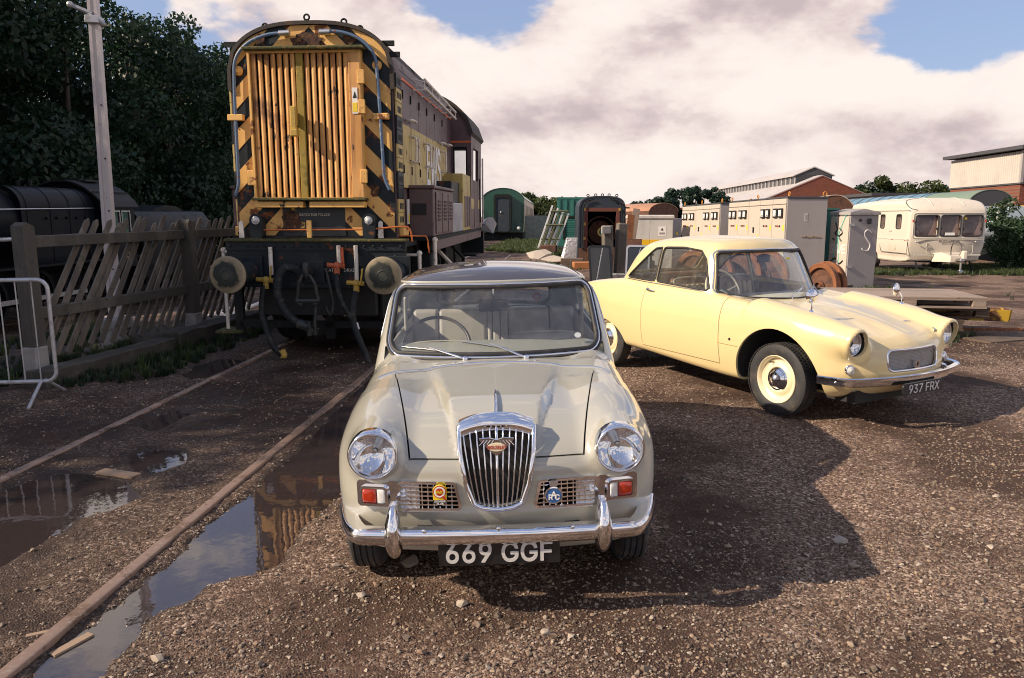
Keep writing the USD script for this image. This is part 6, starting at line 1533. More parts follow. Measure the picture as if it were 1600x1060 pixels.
# ---------------------------------------------------------------- switchgear
def switchgear(loc, n, label, end_mark):
    z = gm(*loc)
    S = thing('switchgear_cabinet', label, 'cabinet', (loc[0], loc[1], z - .02), (DROP, 0, 3.4), 'switchgear cabinets in a row behind the coupe')
    w, D, H = .76, .95, 2.10; L = w * n
    obj('casing', box(0, D, 0, L, .02, H, .008), 'cabinet_grey', S); obj('plinth', box(.02, D - .02, .01, L - .01, -.15, .019), 'frame_black', S)
    obj('top_plate', box(-.01, D + .015, -.02, L + .01, H + .001, H + .045, .006), 'slate_dark', S)
    rng = random.Random(n)
    for i in range(n):
        y0, y1 = i * w + .012, (i + 1) * w - .012; kind = (i % 5) == 2
        d = obj('door', box(-.030, -.001, y0, y1, .62, H - .14, .006), 'cabinet_cream', S); obj('lower_panel', box(-.026, -.001, y0, y1, .06, .60, .006), 'cabinet_cream', S); obj('header_panel', box(-.026, -.001, y0, y1, H - .125, H - .005, .006), 'cabinet_cream', S)
        yc = (y0 + y1) / 2
        if not kind:
            for k in (-.15, .15):
                g = obj('meter', MB(box(-.075, -.030, yc + k - .105, yc + k + .105, 1.66, 1.88, .012)), 'black_plastic', d); obj('meter_face', box(-.0775, -.0755, yc + k - .070, yc + k + .075, 1.70, 1.84), 'paper_white', g)
                obj('meter_needle', box(-.079, -.0778, yc + k - .05, yc + k + .02, 1.715, 1.735), 'plate_black', g)
            for k, mt in ((-.10, 'plate_black'), (0, 'badge_red'), (.10, 'plate_black')): obj('knob', cyl((-.05, yc + k, 1.47), (-.031, yc + k, 1.47), .022, n=10), mt, d)
            obj('yellow_label', box(-.0335, -.031, y0 + .03, y0 + .11, 1.36, 1.50), 'badge_yellow', d)
        else:
            obj('switch_handle', MB(cyl((-.10, yc, .88), (-.031, yc, .88), .045, n=10), box(-.11, -.05, yc - .06, yc + .10, .78, .98, .02), box(-.1, -.06, yc - .30, yc - .22, .86, .92, .01)), 'black_plastic', d)
            obj('switch', box(-.045, -.031, yc - .04, yc + .04, 1.30, 1.44), 'plate_black', d); obj('yellow_label', box(-.0335, -.031, y0 + .05, y0 + .13, 1.12, 1.26), 'badge_yellow', d)
        obj('door_handle', box(-.06, -.031, y1 - .09, y1 - .05, 1.0, 1.16, .008), 'black_plastic', d)
        if i < 4 and n > 5:
            for zz in (H - .17, .66, .45): obj('rust_mark', box(-.0312, -.0303, y0 + .0, y0 + .05 + .06 * rng.random(), zz, zz + .04 + .06 * rng.random()), 'rust_paint', d)
    for y in (.03, L * .5, L - .03): obj('lifting_eye', tf(trimesh.creation.torus(.045, .012, 14, 7), (.05, y, H + .10), (0, 0, 0) if 0 else (90, 0, 90)), 'rust_paint', S, True)
    obj('lifting_eye', tf(trimesh.creation.torus(.045, .012, 14, 7), (D - .06, .03, H + .10), (90, 0, 0)), 'rust_paint', S, True)
    if end_mark:
        nt = obj('notice', box(.42, .50, -.004, -.0005, 1.58, 1.76), 'cabinet_white', S); obj('notice_text', box(.435, .485, -.006, -.0042, 1.61, 1.73), 'cabinet_grey', nt)
        for k in range(7): obj('worn_lettering', tf(trimesh.creation.torus(.045, .009, 12, 5), (.42 + .062 * k, -.001, 1.22 + .012 * math.sin(k * 2)), (90, 0, 0), (1, .3, 1)), 'rust_mark_paint', S, True)
switchgear((6.31, 17.4), 5, 'cream and grey switchgear with round meters and orange rust, nearer one by the coupe roof', True)
switchgear((6.02, 21.9), 5, 'cream switchgear with round meters, the farther one beyond the rusty edged one', False)
# ---------------------------------------------------------------- tall cabinet with sprayed marks
def build_tall_cabinet():
    x, y = 7.68, 17.2; z = gm(x, y)
    C = thing('street_cabinet', 'tall pale grey cabinet with green and black sprayed marks and a white S', 'cabinet', (x, y, z), (0, 0, 11))
    obj('casing', box(0, .72, 0, .72, .02, 1.70, .01), 'cabinet_grey', C)
    obj('roof', hullmesh([(a, b, c) for a in (-.03, .75) for b in (-.03, .75) for c in (1.701, 1.76)] + [(.36, .0, 1.84), (.36, .72, 1.84)]), 'concrete_grey', C)
    d = obj('door', box(-.022, -.001, .02, .70, .10, 1.66, .006), 'cabinet_cream', C)
    for zz in (.5, 1.45): obj('hinge', box(-.03, .10, -.028, -.001, zz, zz + .05), 'dull_steel', C)
    obj('latch', box(.42, .52, -.04, -.001, 1.50, 1.62, .01), 'plate_black', C); obj('lock', cyl((.25, -.02, 1.58), (.25, 0, 1.58), .03, n=10), 'plate_black', C)
    Sp = [(.62, 1.30), (.50, 1.36), (.42, 1.27), (.50, 1.15), (.60, 1.03), (.56, .90), (.42, .90), (.38, .95)]
    obj('sprayed_letter', tube([(a * .9 + .0, -.002, b) for a, b in spline(Sp, 6)], [.016] * 43, 5), 'graffiti_white', C)
    f = lambda pts, r, mt: obj('sprayed_mark', tube([(-.024, a, b) for a, b in spline(pts, 5)], r, 5), mt, C)
    f([(.62, 1.72), (.40, 1.30), (.30, .60)], .013, 'graffiti_green'); f([(.12, 1.72), (.36, 1.25), (.50, .80), (.58, .42)], .013, 'graffiti_green')
    f([(.50, 1.52), (.42, 1.36), (.50, 1.28), (.36, 1.22)], .02, 'graffiti_black'); f([(.34, 1.40), (.22, 1.30), (.34, 1.20), (.24, 1.10)], .02, 'graffiti_black'); f([(.60, .62), (.42, .70), (.28, .58), (.14, .66)], .02, 'graffiti_black'); f([(.58, 1.16), (.50, 1.12)], .02, 'graffiti_black')
    for i, ch in enumerate('SAVE'): obj('sprayed_letter', text_at(ch, .20, (-.024, .58 - .145 * i, .92), (0, -1, 0), (0, 0, 1), .003, True), 'graffiti_white', C)
build_tall_cabinet()
solo('dark_cabinet', MB(box(7.42, 7.98, 18.6, 19.3, gm(7.7, 19), gm(7.7, 19) + 1.85, .015), box(7.39, 8.01, 18.57, 19.33, gm(7.7, 19) + 1.851, gm(7.7, 19) + 1.89)), 'container_green', 'dark teal cabinet squeezed between the switchgear and the sprayed cabinet', 'cabinet')
# ---------------------------------------------------------------- cabinet with a yellow band, and the smaller ones behind it
def build_kiosk():
    x, y = 3.83, 24.6; z = gm(x, y)
    K = thing('equipment_kiosk', 'pale grey two door equipment cabinet with a broad yellow band', 'cabinet', (x, y, z), (DROP, 0, -1))
    obj('casing', box(0, 1.40, 0, .8, 0, 1.70, .01), 'cabinet_white', K); obj('lid', box(-.03, 1.44, -.05, .85, 1.702, 1.83, .03), 'cabinet_white', K)
    for a, b in ((.01, .655), (.665, 1.39)): 
        d = obj('door', box(a, b, -.02, -.001, .05, 1.67, .005), 'cabinet_white', K); obj('yellow_band', box(a, b, -.0235, -.0205, .75, 1.04), 'yellow_band', d)
    nt = obj('notice', box(.93, 1.17, -.0245, -.0205, 1.15, 1.46), 'paper_white', K); obj('notice_sign', plate_xz(sg.Polygon([(1.0, 1.33), (1.1, 1.33), (1.05, 1.42)]), -.026, -.0247), 'plate_black', nt); obj('notice_text', box(.96, 1.14, -.026, -.0247, 1.20, 1.27), 'cabinet_grey', nt)
build_kiosk()
for i, (x, y, w) in enumerate(((5.35, 26.2, .8), (6.0, 27.6, .8))):
    z = gm(x, y); k = thing('small_kiosk', ('small grey round topped cabinet behind the yellow banded one', 'small grey round topped cabinet farther back, next to the switchgear')[i], 'cabinet', (x, y, z), (0, 0, 25), 'small cabinets behind the banded one')
    pr = rrect(0, .95, 0, 1.72, .12); obj('casing', plate_xz(pr, 0, w), 'cabinet_grey', k, 40); obj('door', box(.05, .90, -.015, -.001, .08, 1.6, .004), 'cabinet_grey', k); obj('label', box(.40, .48, -.018, -.0155, 1.15, 1.25), 'badge_yellow', k); obj('handle', box(.80, .84, -.04, -.0155, .8, 1.0), 'plate_black', k)
# ---------------------------------------------------------------- caravan
def build_caravan():
    x, y = 12.22, 23.2; z = gm(x, y)
    C = thing('touring_caravan', 'dirty cream touring caravan with three front windows and a white drawbar fairing', 'caravan', (x, y, z), (DROP * .5, 0, -2))
    W, H0, H1, LEN = 2.36, .38, 2.27, 4.6
    def f(xx, yy, zz):
        a = np.abs(xx - W / 2)
        front = (.0 + .10 * (a / 1.1) ** 2.5 + .48 * np.clip((zz - 1.80) / .46, 0, 1.3) ** 2.2 + .10 * np.clip((1.02 - zz) / .5, 0, 1.3) ** 1.5 - yy) * .9
        roof = zz - (2.32 - .10 * (a / 1.1) ** 3 - .06 * np.clip((yy - 2.5) / 2, 0, 1) ** 2)
        side = a - (W / 2 - .035 * np.clip((zz - 1.2) / 1.2, 0, 1) ** 2 - .07 * np.clip((1.0 - zz) / .5, 0, 1) ** 2)
        q = smax(front, side, .10); q = smax(q, roof, .10); q = smax(q, yy - LEN, .2); return smax(q, H0 - .06 * sstep(0, .9, yy) - zz, .05)
    M = man(nets(f, (-.2, -.25, .20), (W + .2, LEN + .15, 2.65), .055))
    wins = [(.18, .84), (.905, 1.51), (1.575, 2.20)]
    sw = [(.62, .95), (1.75, 2.05)]
    for a, b in wins: M -= man(plate_xz(rrect(a, b, 1.14, 1.78, .06), -.5, .18)) 
    for a, b in sw: M -= man(plate_yz(rrect(a, b, 1.36, 1.80, .06), -.5, .14))
    M -= man(cyl((-.3, 2.62, .30), (.4, 2.62, .30), .40, n=28))
    shade('body', M, f, 'caravan_white', C)
    for a, b in wins:
        r = rrect(a + .005, b - .005, 1.145, 1.775, .055); fy = lambda X: .01 + .10 * (abs(X - W / 2) / 1.1) ** 2.5
        Wn = obj('front_window', tube([(X, fy(X) - .012, Z) for X, Z in outline(r, .05)], .022, 6, True), 'rubber', C, True)
        obj('window_pane', plate_xz(r, .045 + fy((a + b) / 2), .05 + fy((a + b) / 2)), 'caravan_glass', Wn); obj('window_backing', plate_xz(r.buffer(-.01), .15, .155), 'caravan_inside', Wn)
        obj('curtain', plate_xz(sg.Polygon([(a + .02, 1.17), (a + .15, 1.17), (a + .09, 1.48), (a + .10, 1.76), (a + .02, 1.76)]), .10, .13), 'curtain', Wn); obj('curtain', plate_xz(sg.Polygon([(b - .02, 1.17), (b - .22, 1.17), (b - .10, 1.48), (b - .10, 1.76), (b - .02, 1.76)]), .10, .13), 'curtain', Wn)
        for s in (a + .03, b - .03): obj('window_catch', box(s - .015, s + .015, fy(s) - .03, fy(s), 1.33, 1.40), 'plate_black', Wn)
    obj('window_card', box(1.07, 1.36, .02, .03, 1.17, 1.25), 'paper_white', C); obj('window_sticker', tf(lathe([(.0001, 0), (.045, 0), (.045, .004)], 'z', 16), (1.66, .04, 1.68), (90, 0, 0)), 'badge_yellow', C)
    obj('window_surround', tube([(X, .0 + .10 * (abs(X - W / 2) / 1.1) ** 2.5 - .005, Z) for X, Z in outline(rrect(.12, 2.25, 1.08, 1.84, .05), .06)], .016, 6, True), 'caravan_grey', C, True)
    for a, b in sw:
        r = rrect(a, b, 1.36, 1.80, .06); Wn = obj('side_window', tube([(-.005 + .01, Y, Z) for Y, Z in outline(r, .05)], .02, 6, True), 'rubber', C, True)
        obj('window_pane', plate_yz(r, .05, .055), 'caravan_glass', Wn); obj('curtain', plate_yz(r.buffer(-.02), .10, .12), 'curtain', Wn)
    obj('side_strip', box(-.012, .006, .12, 4.4, 1.92, 1.95), 'caravan_grey', C); obj('side_strip', box(-.012, .006, .12, 4.4, 1.02, 1.05), 'caravan_grey', C)
    obj('side_locker', tube([(.012, Y, Z) for Y, Z in outline(sg.Polygon([(.14, .60), (.14, .98), (2.0, .98), (2.0, .75), (1.9, .60)]), .06)], .008, 5, True), 'rubber', C); obj('locker_lock', box(-.005, .02, .9, .98, .72, .84), 'caravan_grey', C)
    for Y, mt in ((.25, 'badge_red'), (1.1, 'orange_lens')): obj('side_marker', box(-.01, .02, Y, Y + .07, 1.0, 1.03), mt, C)
    obj('vent', box(-.02, .02, 1.2, 1.38, 1.26, 1.36, .01), 'caravan_grey', C)
    for X in (.70, 1.65): obj('roof_bead', tube(hit(f, np.array([(X, yy, 0) for yy in np.linspace(.16, 4.3, 24)]), 2, 2.7, 1.5), .018, 6), 'caravan_grey', C, True)
    obj('roof_bead', tube(hit(f, np.array([(0, yy, zz) for yy, zz in zip(np.linspace(.1, 1.0, 16), 1.93 + .38 * np.sin(np.linspace(0, PI / 2, 16)))]) * [1, 1, 1], 0, -.3, .9), .014, 6), 'rubber', C, True)
    obj('roof_light', box(.75, 1.5, 2.0, 2.6, 2.25, 2.325, .03), 'caravan_white', C); obj('roof_light', box(.25, .75, 1.2, 1.7, 2.21, 2.28, .03), 'caravan_white', C)
    em = obj('crest', tf(lathe([(.0001, .02), (.07, .015), (.075, 0)], 'z', 24), (1.20, .075, 1.955), (62, 0, 0), (1, .8, 1)), 'container_green', C); obj('crest_centre', tf(lathe([(.0001, .012), (.03, .01), (.035, 0)], 'z', 12), (1.20, .058, 1.965), (62, 0, 0)), 'caravan_grey', em)
    letters('name_letter', 'BUCCANEER', .055, (1.20, -.020, .985), (1, 0, 0), (0, 0, 1), 'plate_black', C, .004, True, 1.35)
    obj('front_band', box(.14, 2.22, -.008, .02, 1.035, 1.050), 'caravan_grey', C)
    obj('gas_locker', tube([(X, .02 + .03 * (abs(X - W / 2)) ** 2, Z) for X, Z in outline(rrect(.55, 1.95, .60, .93, .03), .06)], .008, 5, True), 'caravan_grey', C); obj('dirt_band', box(.18, 2.2, .03, .045, .55, .60), 'caravan_grey', C)
    for a in (.18, 1.98): obj('grab_handle', tube([(a, -.0, .97), (a + .03, -.05, .96), (a + .27, -.05, .96), (a + .30, 0, .97)], .014, 6), 'dull_steel', C, True)
    for Z, X in ((1.62, .1), (1.62, 2.28)): obj('front_marker', box(X - .02, X + .02, .04, .08, 1.58, 1.64), 'orange_lens', C)
    hull_pts = [(1.20 + u, v, w) for u, v, w in ((-.42, .1, .62), (.36, .1, .62), (-.42, .1, .36), (.36, .1, .36), (-.20, -.55, .56), (.20, -.55, .56), (-.20, -.55, .38), (.20, -.55, .38), (-.3, -.2, .66), (.3, -.2, .66))]
    dr = obj('drawbar_fairing', hullmesh(hull_pts), 'caravan_white', C, 30); obj('hitch', MB(box(1.12, 1.28, -.85, -.5, .40, .50, .03), cyl((1.2, -.75, .05), (1.2, -.75, .48), .03), tf(lathe([(.0001, .06), (.08, .06), (.08, -.06), (.0001, -.06)], 'x', 18), (1.2, -.75, .08))), 'dull_steel', dr)
    obj('handbrake', tube(spline([(1.05, -.45, .56), (1.04, -.46, .80), (1.08, -.47, .95)], 4), .014, 6), 'plate_black', dr, True); obj('cable', tube(spline([(1.25, -.5, .5), (1.33, -.5, .8), (1.22, -.45, 1.0), (1.1, -.3, 1.02)], 6), .008, 5), 'plate_black', dr, True)
    obj('jockey_clamp', box(1.32, 1.46, -.62, -.42, .45, .72, .03), 'caravan_white', dr)
    for s in (.10, W - .10):
        w = obj('wheel', tf(tyre(.30, .17, .18, 28, 2), (s + (.04 if s < 1 else -.04), 2.62, .30)), 'tyre', C); obj('wheel_disc', tf(lathe([(.18, -.03), (.12, -.06), (.0001, -.06)], 'x', 20), (s + (.04 if s < 1 else -.04), 2.62, .30), (0, 0, 0 if s < 1 else 180)), 'cabinet_cream', w)
    obj('chassis', box(.5, 1.9, .2, 4.4, .33, .42), 'frame_black', C)
    for X in (.35, 2.0): obj('steady_leg', tube([(X, .3, .45), (X + .05, .1, .02)], .025, 6), 'frame_black', C)
build_caravan()
# ---------------------------------------------------------------- rusty wheels standing in a row
def wheelset(loc, rot, label, tilt=0):
    z = gm(*loc[:2]); r = loc[2]
    W = thing('wagon_wheelset', label, 'wheel', (loc[0], loc[1], z + r * .98), (0, tilt, rot), 'rusty railway wheels in the yard')
    obj('rim', lathe([(r * .78, -.06), (r * .80, .05), (r * .94, .055), (r * .96, .06), (r, .055), (r, .025), (r * .95, .01), (r * .93, -.07), (r * .78, -.06)], 'x', 44), 'rust', W, 30)
    obj('disc', lathe([(r * .79, .0), (r * .45, -.02), (r * .25, .02), (r * .25, .05), (.0001, .05)], 'x', 36), 'rust_dark', W, 30); obj('disc_back', lathe([(r * .79, -.04), (r * .25, -.06), (.0001, -.06)], 'x', 36), 'rust_dark', W, 30)
    obj('hub', lathe([(r * .17, .10), (r * .20, .05), (r * .2, -.12), (r * .16, -.14), (.0001, -.14)], 'x', 24), 'rust', W)
for i, (x, y, r, rt, lb) in enumerate(((5.47, 13.2, .41, 200, 'rusty flanged wheel just right of the coupe windscreen, the front one'), (5.70, 13.5, .42, 202, 'rusty flanged wheel leaning behind the front one right of the windscreen'), (4.95, 14.6, .52, 215, 'rusty wheel seen through the right half of the coupe windscreen'), (4.55, 14.9, .52, 215, 'rusty wheel seen through the middle of the coupe windscreen'), (4.05, 15.0, .50, 215, 'rusty wheel seen through the coupe windscreen beside its steering wheel'), (3.72, 15.2, .50, 215, 'rusty wheel seen through the coupe windscreen near its right pillar'))):
    wheelset((x, y, r), rt, lb)
solo('rubber_tub', tf(lathe([(.0001, .0), (.16, 0), (.2, .24), (.19, .25), (.15, .05), (.0001, .04)], 'z', 24), (6.9, 15.6, gm(6.9, 15.6))), 'tyre', 'low black rubber tub at the foot of the sprayed cabinet', 'tub')
# ---------------------------------------------------------------- pallets
def build_pallets():
    for i, (x, y, z0, rot, W, D, mat, lb) in enumerate(((5.22, 10.15, .42, -8, 1.85, 1.1, 'pallet_wood', 'grey planked pallet on top of the stack behind the coupe bonnet'), (5.15, 10.35, .26, -6, 2.35, 1.0, 'pallet_dark', 'brown pallet in the middle of the stack behind the coupe bonnet'), (5.1, 10.15, .115, -4, 1.6, 1.0, 'pallet_dark', 'dark pallet low in the stack behind the coupe bonnet'))):
        z = gm(x, y); Pl = thing('wooden_pallet', lb, 'pallet', (x, y, z + z0), (0, 0, rot), 'pallets in the stack')
        n = 9
        for k in range(n): obj('plank', box(-W / 2, W / 2, -D / 2 + k * D / n + .008, -D / 2 + (k + 1) * D / n - .008, .125, .147, .003), mat, Pl)
        for k in (-1, 0, 1): obj('bearer', box(-W / 2, W / 2, k * (D / 2 - .06) - .05, k * (D / 2 - .06) + .05, .103, .124), mat, Pl)
        for a in (-1, 0, 1):
            for b in (-1, 0, 1): obj('block', box(a * (W / 2 - .09) - .08, a * (W / 2 - .09) + .08, b * (D / 2 - .06) - .048, b * (D / 2 - .06) + .048, .023, .102, .004), 'pallet_wood' if i == 0 else mat, Pl)
        for k in (-1, 0, 1): obj('bottom_board', box(-W / 2, W / 2, k * (D / 2 - .06) - .05, k * (D / 2 - .06) + .05, 0, .022), mat, Pl)
    z = gm(5.3, 10.2)
    solo('timber_baulk', box(-.50, .55, 9.75 - 10.2, 9.95 - 10.2, 0, .112, .012).apply_translation([5.35, 10.2, z]), 'pallet_dark', 'thick short baulk propping up the pallet stack', 'timber')
    solo('timber_baulk', box(-.6, .6, .25, .45, 0, .112, .012).apply_translation([5.0, 10.2, z]), 'pallet_dark', 'thick baulk under the rear of the pallet stack', 'timber')
    g = thing('yellow_skip_arm', 'yellow and rusty steel trough sticking out of the pallet stack', 'steel trough', (6.05, 10.45, z + .16), (0, 0, -14))
    obj('trough', plate_yz(sg.Polygon([(-.14, .16), (-.10, 0), (.10, 0), (.14, .16), (.12, .16), (.085, .018), (-.085, .018), (-.12, .16)]), -.3, .82), 'rust_yellow', g); obj('end_plate', plate_yz(sg.Polygon([(-.14, .16), (-.10, 0), (.10, 0), (.14, .16)]), .80, .82), 'rust_dark', g)
    solo('steel_bar', box(-.1, .95, -.03, .03, 0, .035, .004).apply_translation([5.9, 9.95, z + .07]), 'rust', 'thin rusty bar sticking out under the yellow trough', 'bar')
    solo('steel_plate', tf(box(-.5, .6, -.2, .2, 0, .02), (6.4, 9.6, z + .012), (0, 0, 20)), 'pallet_dark', 'dark plank lying on the gravel at the right edge', 'plank')
build_pallets()
# ---------------------------------------------------------------- middle distance
def coach_end(name, label, cat, loc, rot, W, H, L, body_mat, side_mat, roof_mat, gang=True, floor=.9, green=True):
    C = thing(name, label, cat, loc, rot)
    t = np.linspace(1, -1, 25); arc = [(W / 2 * x, H - .62 + .62 * (1 - abs(x) ** 2.2) ** .75) for x in t]
    pr = sg.Polygon([(W / 2 - .05, floor), (W / 2, floor + .6)] + arc + [(-W / 2, floor + .6), (-W / 2 + .05, floor)]).buffer(0)
    obj('body', plate_xz(pr, 0, L), side_mat, C, 35); obj('end_panel', plate_xz(pr.buffer(-.01), -.03, -.001), body_mat, C)
    ra = [(x * 1.02, z + .03) for x, z in arc]; obj('roof', plate_xz(sg.Polygon(ra + [(x * .99, z + .002) for x, z in arc[::-1]]).buffer(.001), -.06, L + .05), roof_mat, C, 35)
    if gang:
        g = obj('gangway', plate_xz(rrect(-.52, .52, floor + .05, H - .35, .2).difference(rrect(-.40, .40, floor + .05, H - .55, .15)), -.35, -.03), 'frame_black', C); obj('gangway_door', plate_xz(rrect(-.40, .40, floor + .05, H - .55, .15), -.30, -.27), 'carriage_navy', g); obj('door_handle', tf(trimesh.creation.icosphere(1, .05), (-.1, -.32, floor + 1.2)), 'old_white', g)
    for k in range(int(L / 1.9)):
        for s in (-1, 1): w = obj('window', box(s * W / 2 - .02, s * W / 2 + .02, .7 + 1.9 * k, 1.9 + 1.9 * k, H - 1.75, H - .95), 'glazing_dark', C)
    obj('underframe', box(-W / 2 + .12, W / 2 - .12, .1, L - .1, .25, floor - .01), 'frame_black', C)
    for s in (-1, 1):
        b = obj('buffer', MB(cyl((s * .87, -.55, .75), (s * .87, 0, .75), .09), cyl((s * .87, -.58, .75), (s * .87, -.53, .75), .22, n=20)), 'frame_black', C)
        for y in (1.6, 3.4, L - 3.4, L - 1.6): obj('wheel', cyl((s * .72, y, .32), (s * .80, y, .32), .46, n=20), 'frame_black', C)
    obj('coupler', box(-.2, .2, -.3, 0, .55, .9), 'frame_black', C); obj('jumper_cable', tube(spline([(.5, -.06, 1.1), (.55, -.15, .7), (.3, -.15, .5)], 4), .04, 6), 'frame_black', C)
    return C
x, y = -.55, 45.6
cc = coach_end('railway_coach', 'green railway coach with a dark gangway end standing past the shunter', 'coach', (x, y, gm(4, y) - .15), (DROP, 0, TRKROT), 2.55, 3.85, 15, 'coach_green', 'coach_cream', 'coach_green', floor=1.25)
obj('tail_lamp', tf(trimesh.creation.icosphere(1, .12), (.95, -.12, 1.5)), 'white_letter', cc)
def build_old_nose():
    x, y = 3.78, 31.8; z = gm(x, y)
    N_ = thing('stripped_locomotive_nose', 'rusty navy locomotive nose with an empty square opening and boiler tube inside', 'locomotive part', (x, y, z), (0, 0, -2))
    pr = nose_poly(.98, 0, 2.25, 2.72, 30, 3.6); op = sg.box(-.60, .55, .58, 2.08)
    obj('shell', plate_xz(pr.difference(pr.buffer(-.06)), 0, 3.2), 'carriage_navy', N_); obj('front_plate', plate_xz(pr.buffer(-.061).difference(op.buffer(.15)), .02, .05), 'carriage_navy', N_)
    obj('opening_frame', plate_xz(op.buffer(.15, join_style=2).difference(op), -.01, .06), 'rust_red', N_)
    obj('tube', tf(lathe([(.62, 0), (.66, 0), (.66, 1.6), (.62, 1.6), (.62, 0)], 'y', 40), (0, .5, 1.22)), 'rust_dark', N_); obj('back_wall', box(-.9, .9, 2.2, 2.25, .1, 2.3), 'dark_inside', N_)
    obj('fan_plate', tf(lathe([(.0001, 0), (.5, 0), (.5, .03)], 'y', 30), (0, 1.0, 1.2)), 'rust_dark', N_)
    ring = obj('brass_ring', tf(lathe([(.12, 0), (.19, -.02), (.20, .06), (.12, .06), (.12, 0)], 'y', 24), (.02, .3, 1.22)), 'tap_yellow', N_); obj('green_lens', tf(lathe([(.0001, 0), (.12, 0), (.12, .02)], 'y', 24), (.02, .31, 1.22)), 'container_green', ring)
    for s in (-1, 1):
        obj('conduit', tube(spline([(s * .35, -.05, 2.58), (s * .65, -.05, 2.50), (s * .80, -.05, 2.2), (s * .82, -.05, 1.2), (s * .80, -.05, .5)], 5), .03, 6), 'frame_black', N_, True)
        for zz in (.9, 1.5, 2.1): obj('hinge', box(s * .72 - .04, s * .72 + .04, -.03, .02, zz, zz + .12), 'tap_yellow', N_)
    for xx in (-.6, -.28, .0, .28, .6): obj('lifting_eye', tf(trimesh.creation.torus(.05, .018, 12, 6), (xx, .1, 2.76 - .10 * abs(xx) ** 3), (90, 0, 0)), 'frame_black', N_, True)
    obj('lower_wall', box(-.97, .97, -.02, .4, 0, .56), 'rust_dark', N_); obj('lug', box(.98, 1.15, .1, .2, 2.2, 2.26), 'frame_black', N_)
build_old_nose()
def build_container():
    x, y = 2.42, 41; z = gm(x, y)
    C = thing('container', 'green corrugated steel container with a barred opening behind the leaning steel', 'container', (x, y, z), (0, 0, -6))
    obj('shell', box(0, 2.5, 0, 5, .1, 2.72, .02), 'container_green', C)
    for k in range(7): obj('rib', box(.08 + .36 * k, .2 + .36 * k, -.05, -.001, 1.75, 2.6, .01), 'container_green', C)
    f = obj('hatch_frame', plate_xz(sg.box(.35, .5, 1.6, 1.75).difference(sg.box(.45, .6, 1.5, 1.65)), -.10, -.02), 'frame_black', C)
    for k in range(8): obj('shutter_slat', box(.46, 1.49, -.05, -.03, .62 + .125 * k, .72 + .125 * k, .008), 'container_green', f)
    obj('shelf_box', box(1.45, 1.95, -.4, -.05, 1.35, 1.6, .02), 'coach_cream', C); obj('top_rail', box(-.02, 2.52, -.03, .0, 2.62, 2.74), 'container_green', C)
build_container()
# leaning lattice of steel, silver wrapped stack, crates, posts, black doors and sheet
def lean_stack():
    x, y = 1.62, 33; z = gm(x, y)
    L = thing('leaning_steel', 'mossy bundle of long steel sections leaning in front of the green container', 'steel stack', (x, y, z), (0, 0, -8))
    for k in range(7): obj('section', tube([(-.55 + .13 * k, -.2 * (k % 2), 0), (.05 + .12 * k, 1.0, 2.05 - .06 * k)], .05, 4), 'moss_steel' if k % 2 else 'galv_white', L)
    for t in (.3, .6, .9): obj('cross_bar', tube([(-.55 + .6 * t, t - .08, 2 * t), (.28 + .55 * t, t - .08, 2 * t)], .035, 4), 'moss_steel', L)
    obj('rusty_frame', box(-.35, .35, -.5, .1, .05, .35, .03), 'rust_dark', L)
lean_stack()
def item(name, mesh, mat, x, y, rot, label, cat, group=None, smooth=30):
    p = solo(name, mesh, mat, label, cat, group, smooth=smooth); xf(p, (x, y, gm(x, y)), (0, 0, rot)); return p
item('wrapped_stack', hullmesh([(-.30, 0, 0), (.22, 0, 0), (-.28, .5, 0), (.25, .5, 0), (-.10, .05, 1.02), (.26, .0, 1.06), (-.08, .4, 1.05), (.25, .4, 1.05), (-.33, .1, .3)]).subdivide().subdivide(), 'silver_wrap', 2.08, 27, 5, 'silver wrapped stack leaning beside the stripped nose', 'wrapped stack')
item('crate', box(-.35, .3, -.2, .25, 0, .24, .02), 'crate_orange', 2.48, 26.2, 4, 'orange crate on the ground before the stripped nose', 'crate')
item('crate', box(-.45, .35, -.2, .25, 0, .34, .02), 'pallet_dark', 2.2, 26.9, -6, 'brown crate behind the orange one', 'crate')
item('rubble_stone', trimesh.Trimesh(*hull(np.random.default_rng(2).normal(size=(20, 3)) * [.28, .2, .12] + [0, 0, .1]), process=False), 'stone_grey', 1.2, 27.5, 0, 'pale rubble at the edge of the grass near the wrapped stack', 'rubble', smooth=False)
item('rubble_stone', trimesh.Trimesh(*hull(np.random.default_rng(3).normal(size=(20, 3)) * [.28, .2, .10] + [0, 0, .1]), process=False), 'stone_grey', 1.55, 27.2, 0, 'pale rubble lying just left of the wrapped stack', 'rubble', smooth=False)
for i, (x, y, h, lb) in enumerate(((2.44, 19.0, 1.5, 'weathered timber post with two pale blocks, the left one of the pair'), (2.72, 19.1, 1.55, 'weathered timber post before the stripped nose, the right one of the pair'))):
    Pt = thing('timber_post', lb, 'post', (x, y, gm(x, y)), (0, 2 if i else -2, 10), 'pair of timber posts')
    obj('shaft', box(-.12, .12, -.12, .12, 0, h, .02), 'picket_timber', Pt)
    if i == 0:
        for zz in (h - .12, h - .75): obj('block', box(-.20, .03, -.20, -.121, zz - .08, zz + .10, .012), 'concrete_grey', Pt)
    obj('foot', box(-.2, .2, -.2, .2, 0, .3, .03), 'concrete_grey', Pt)
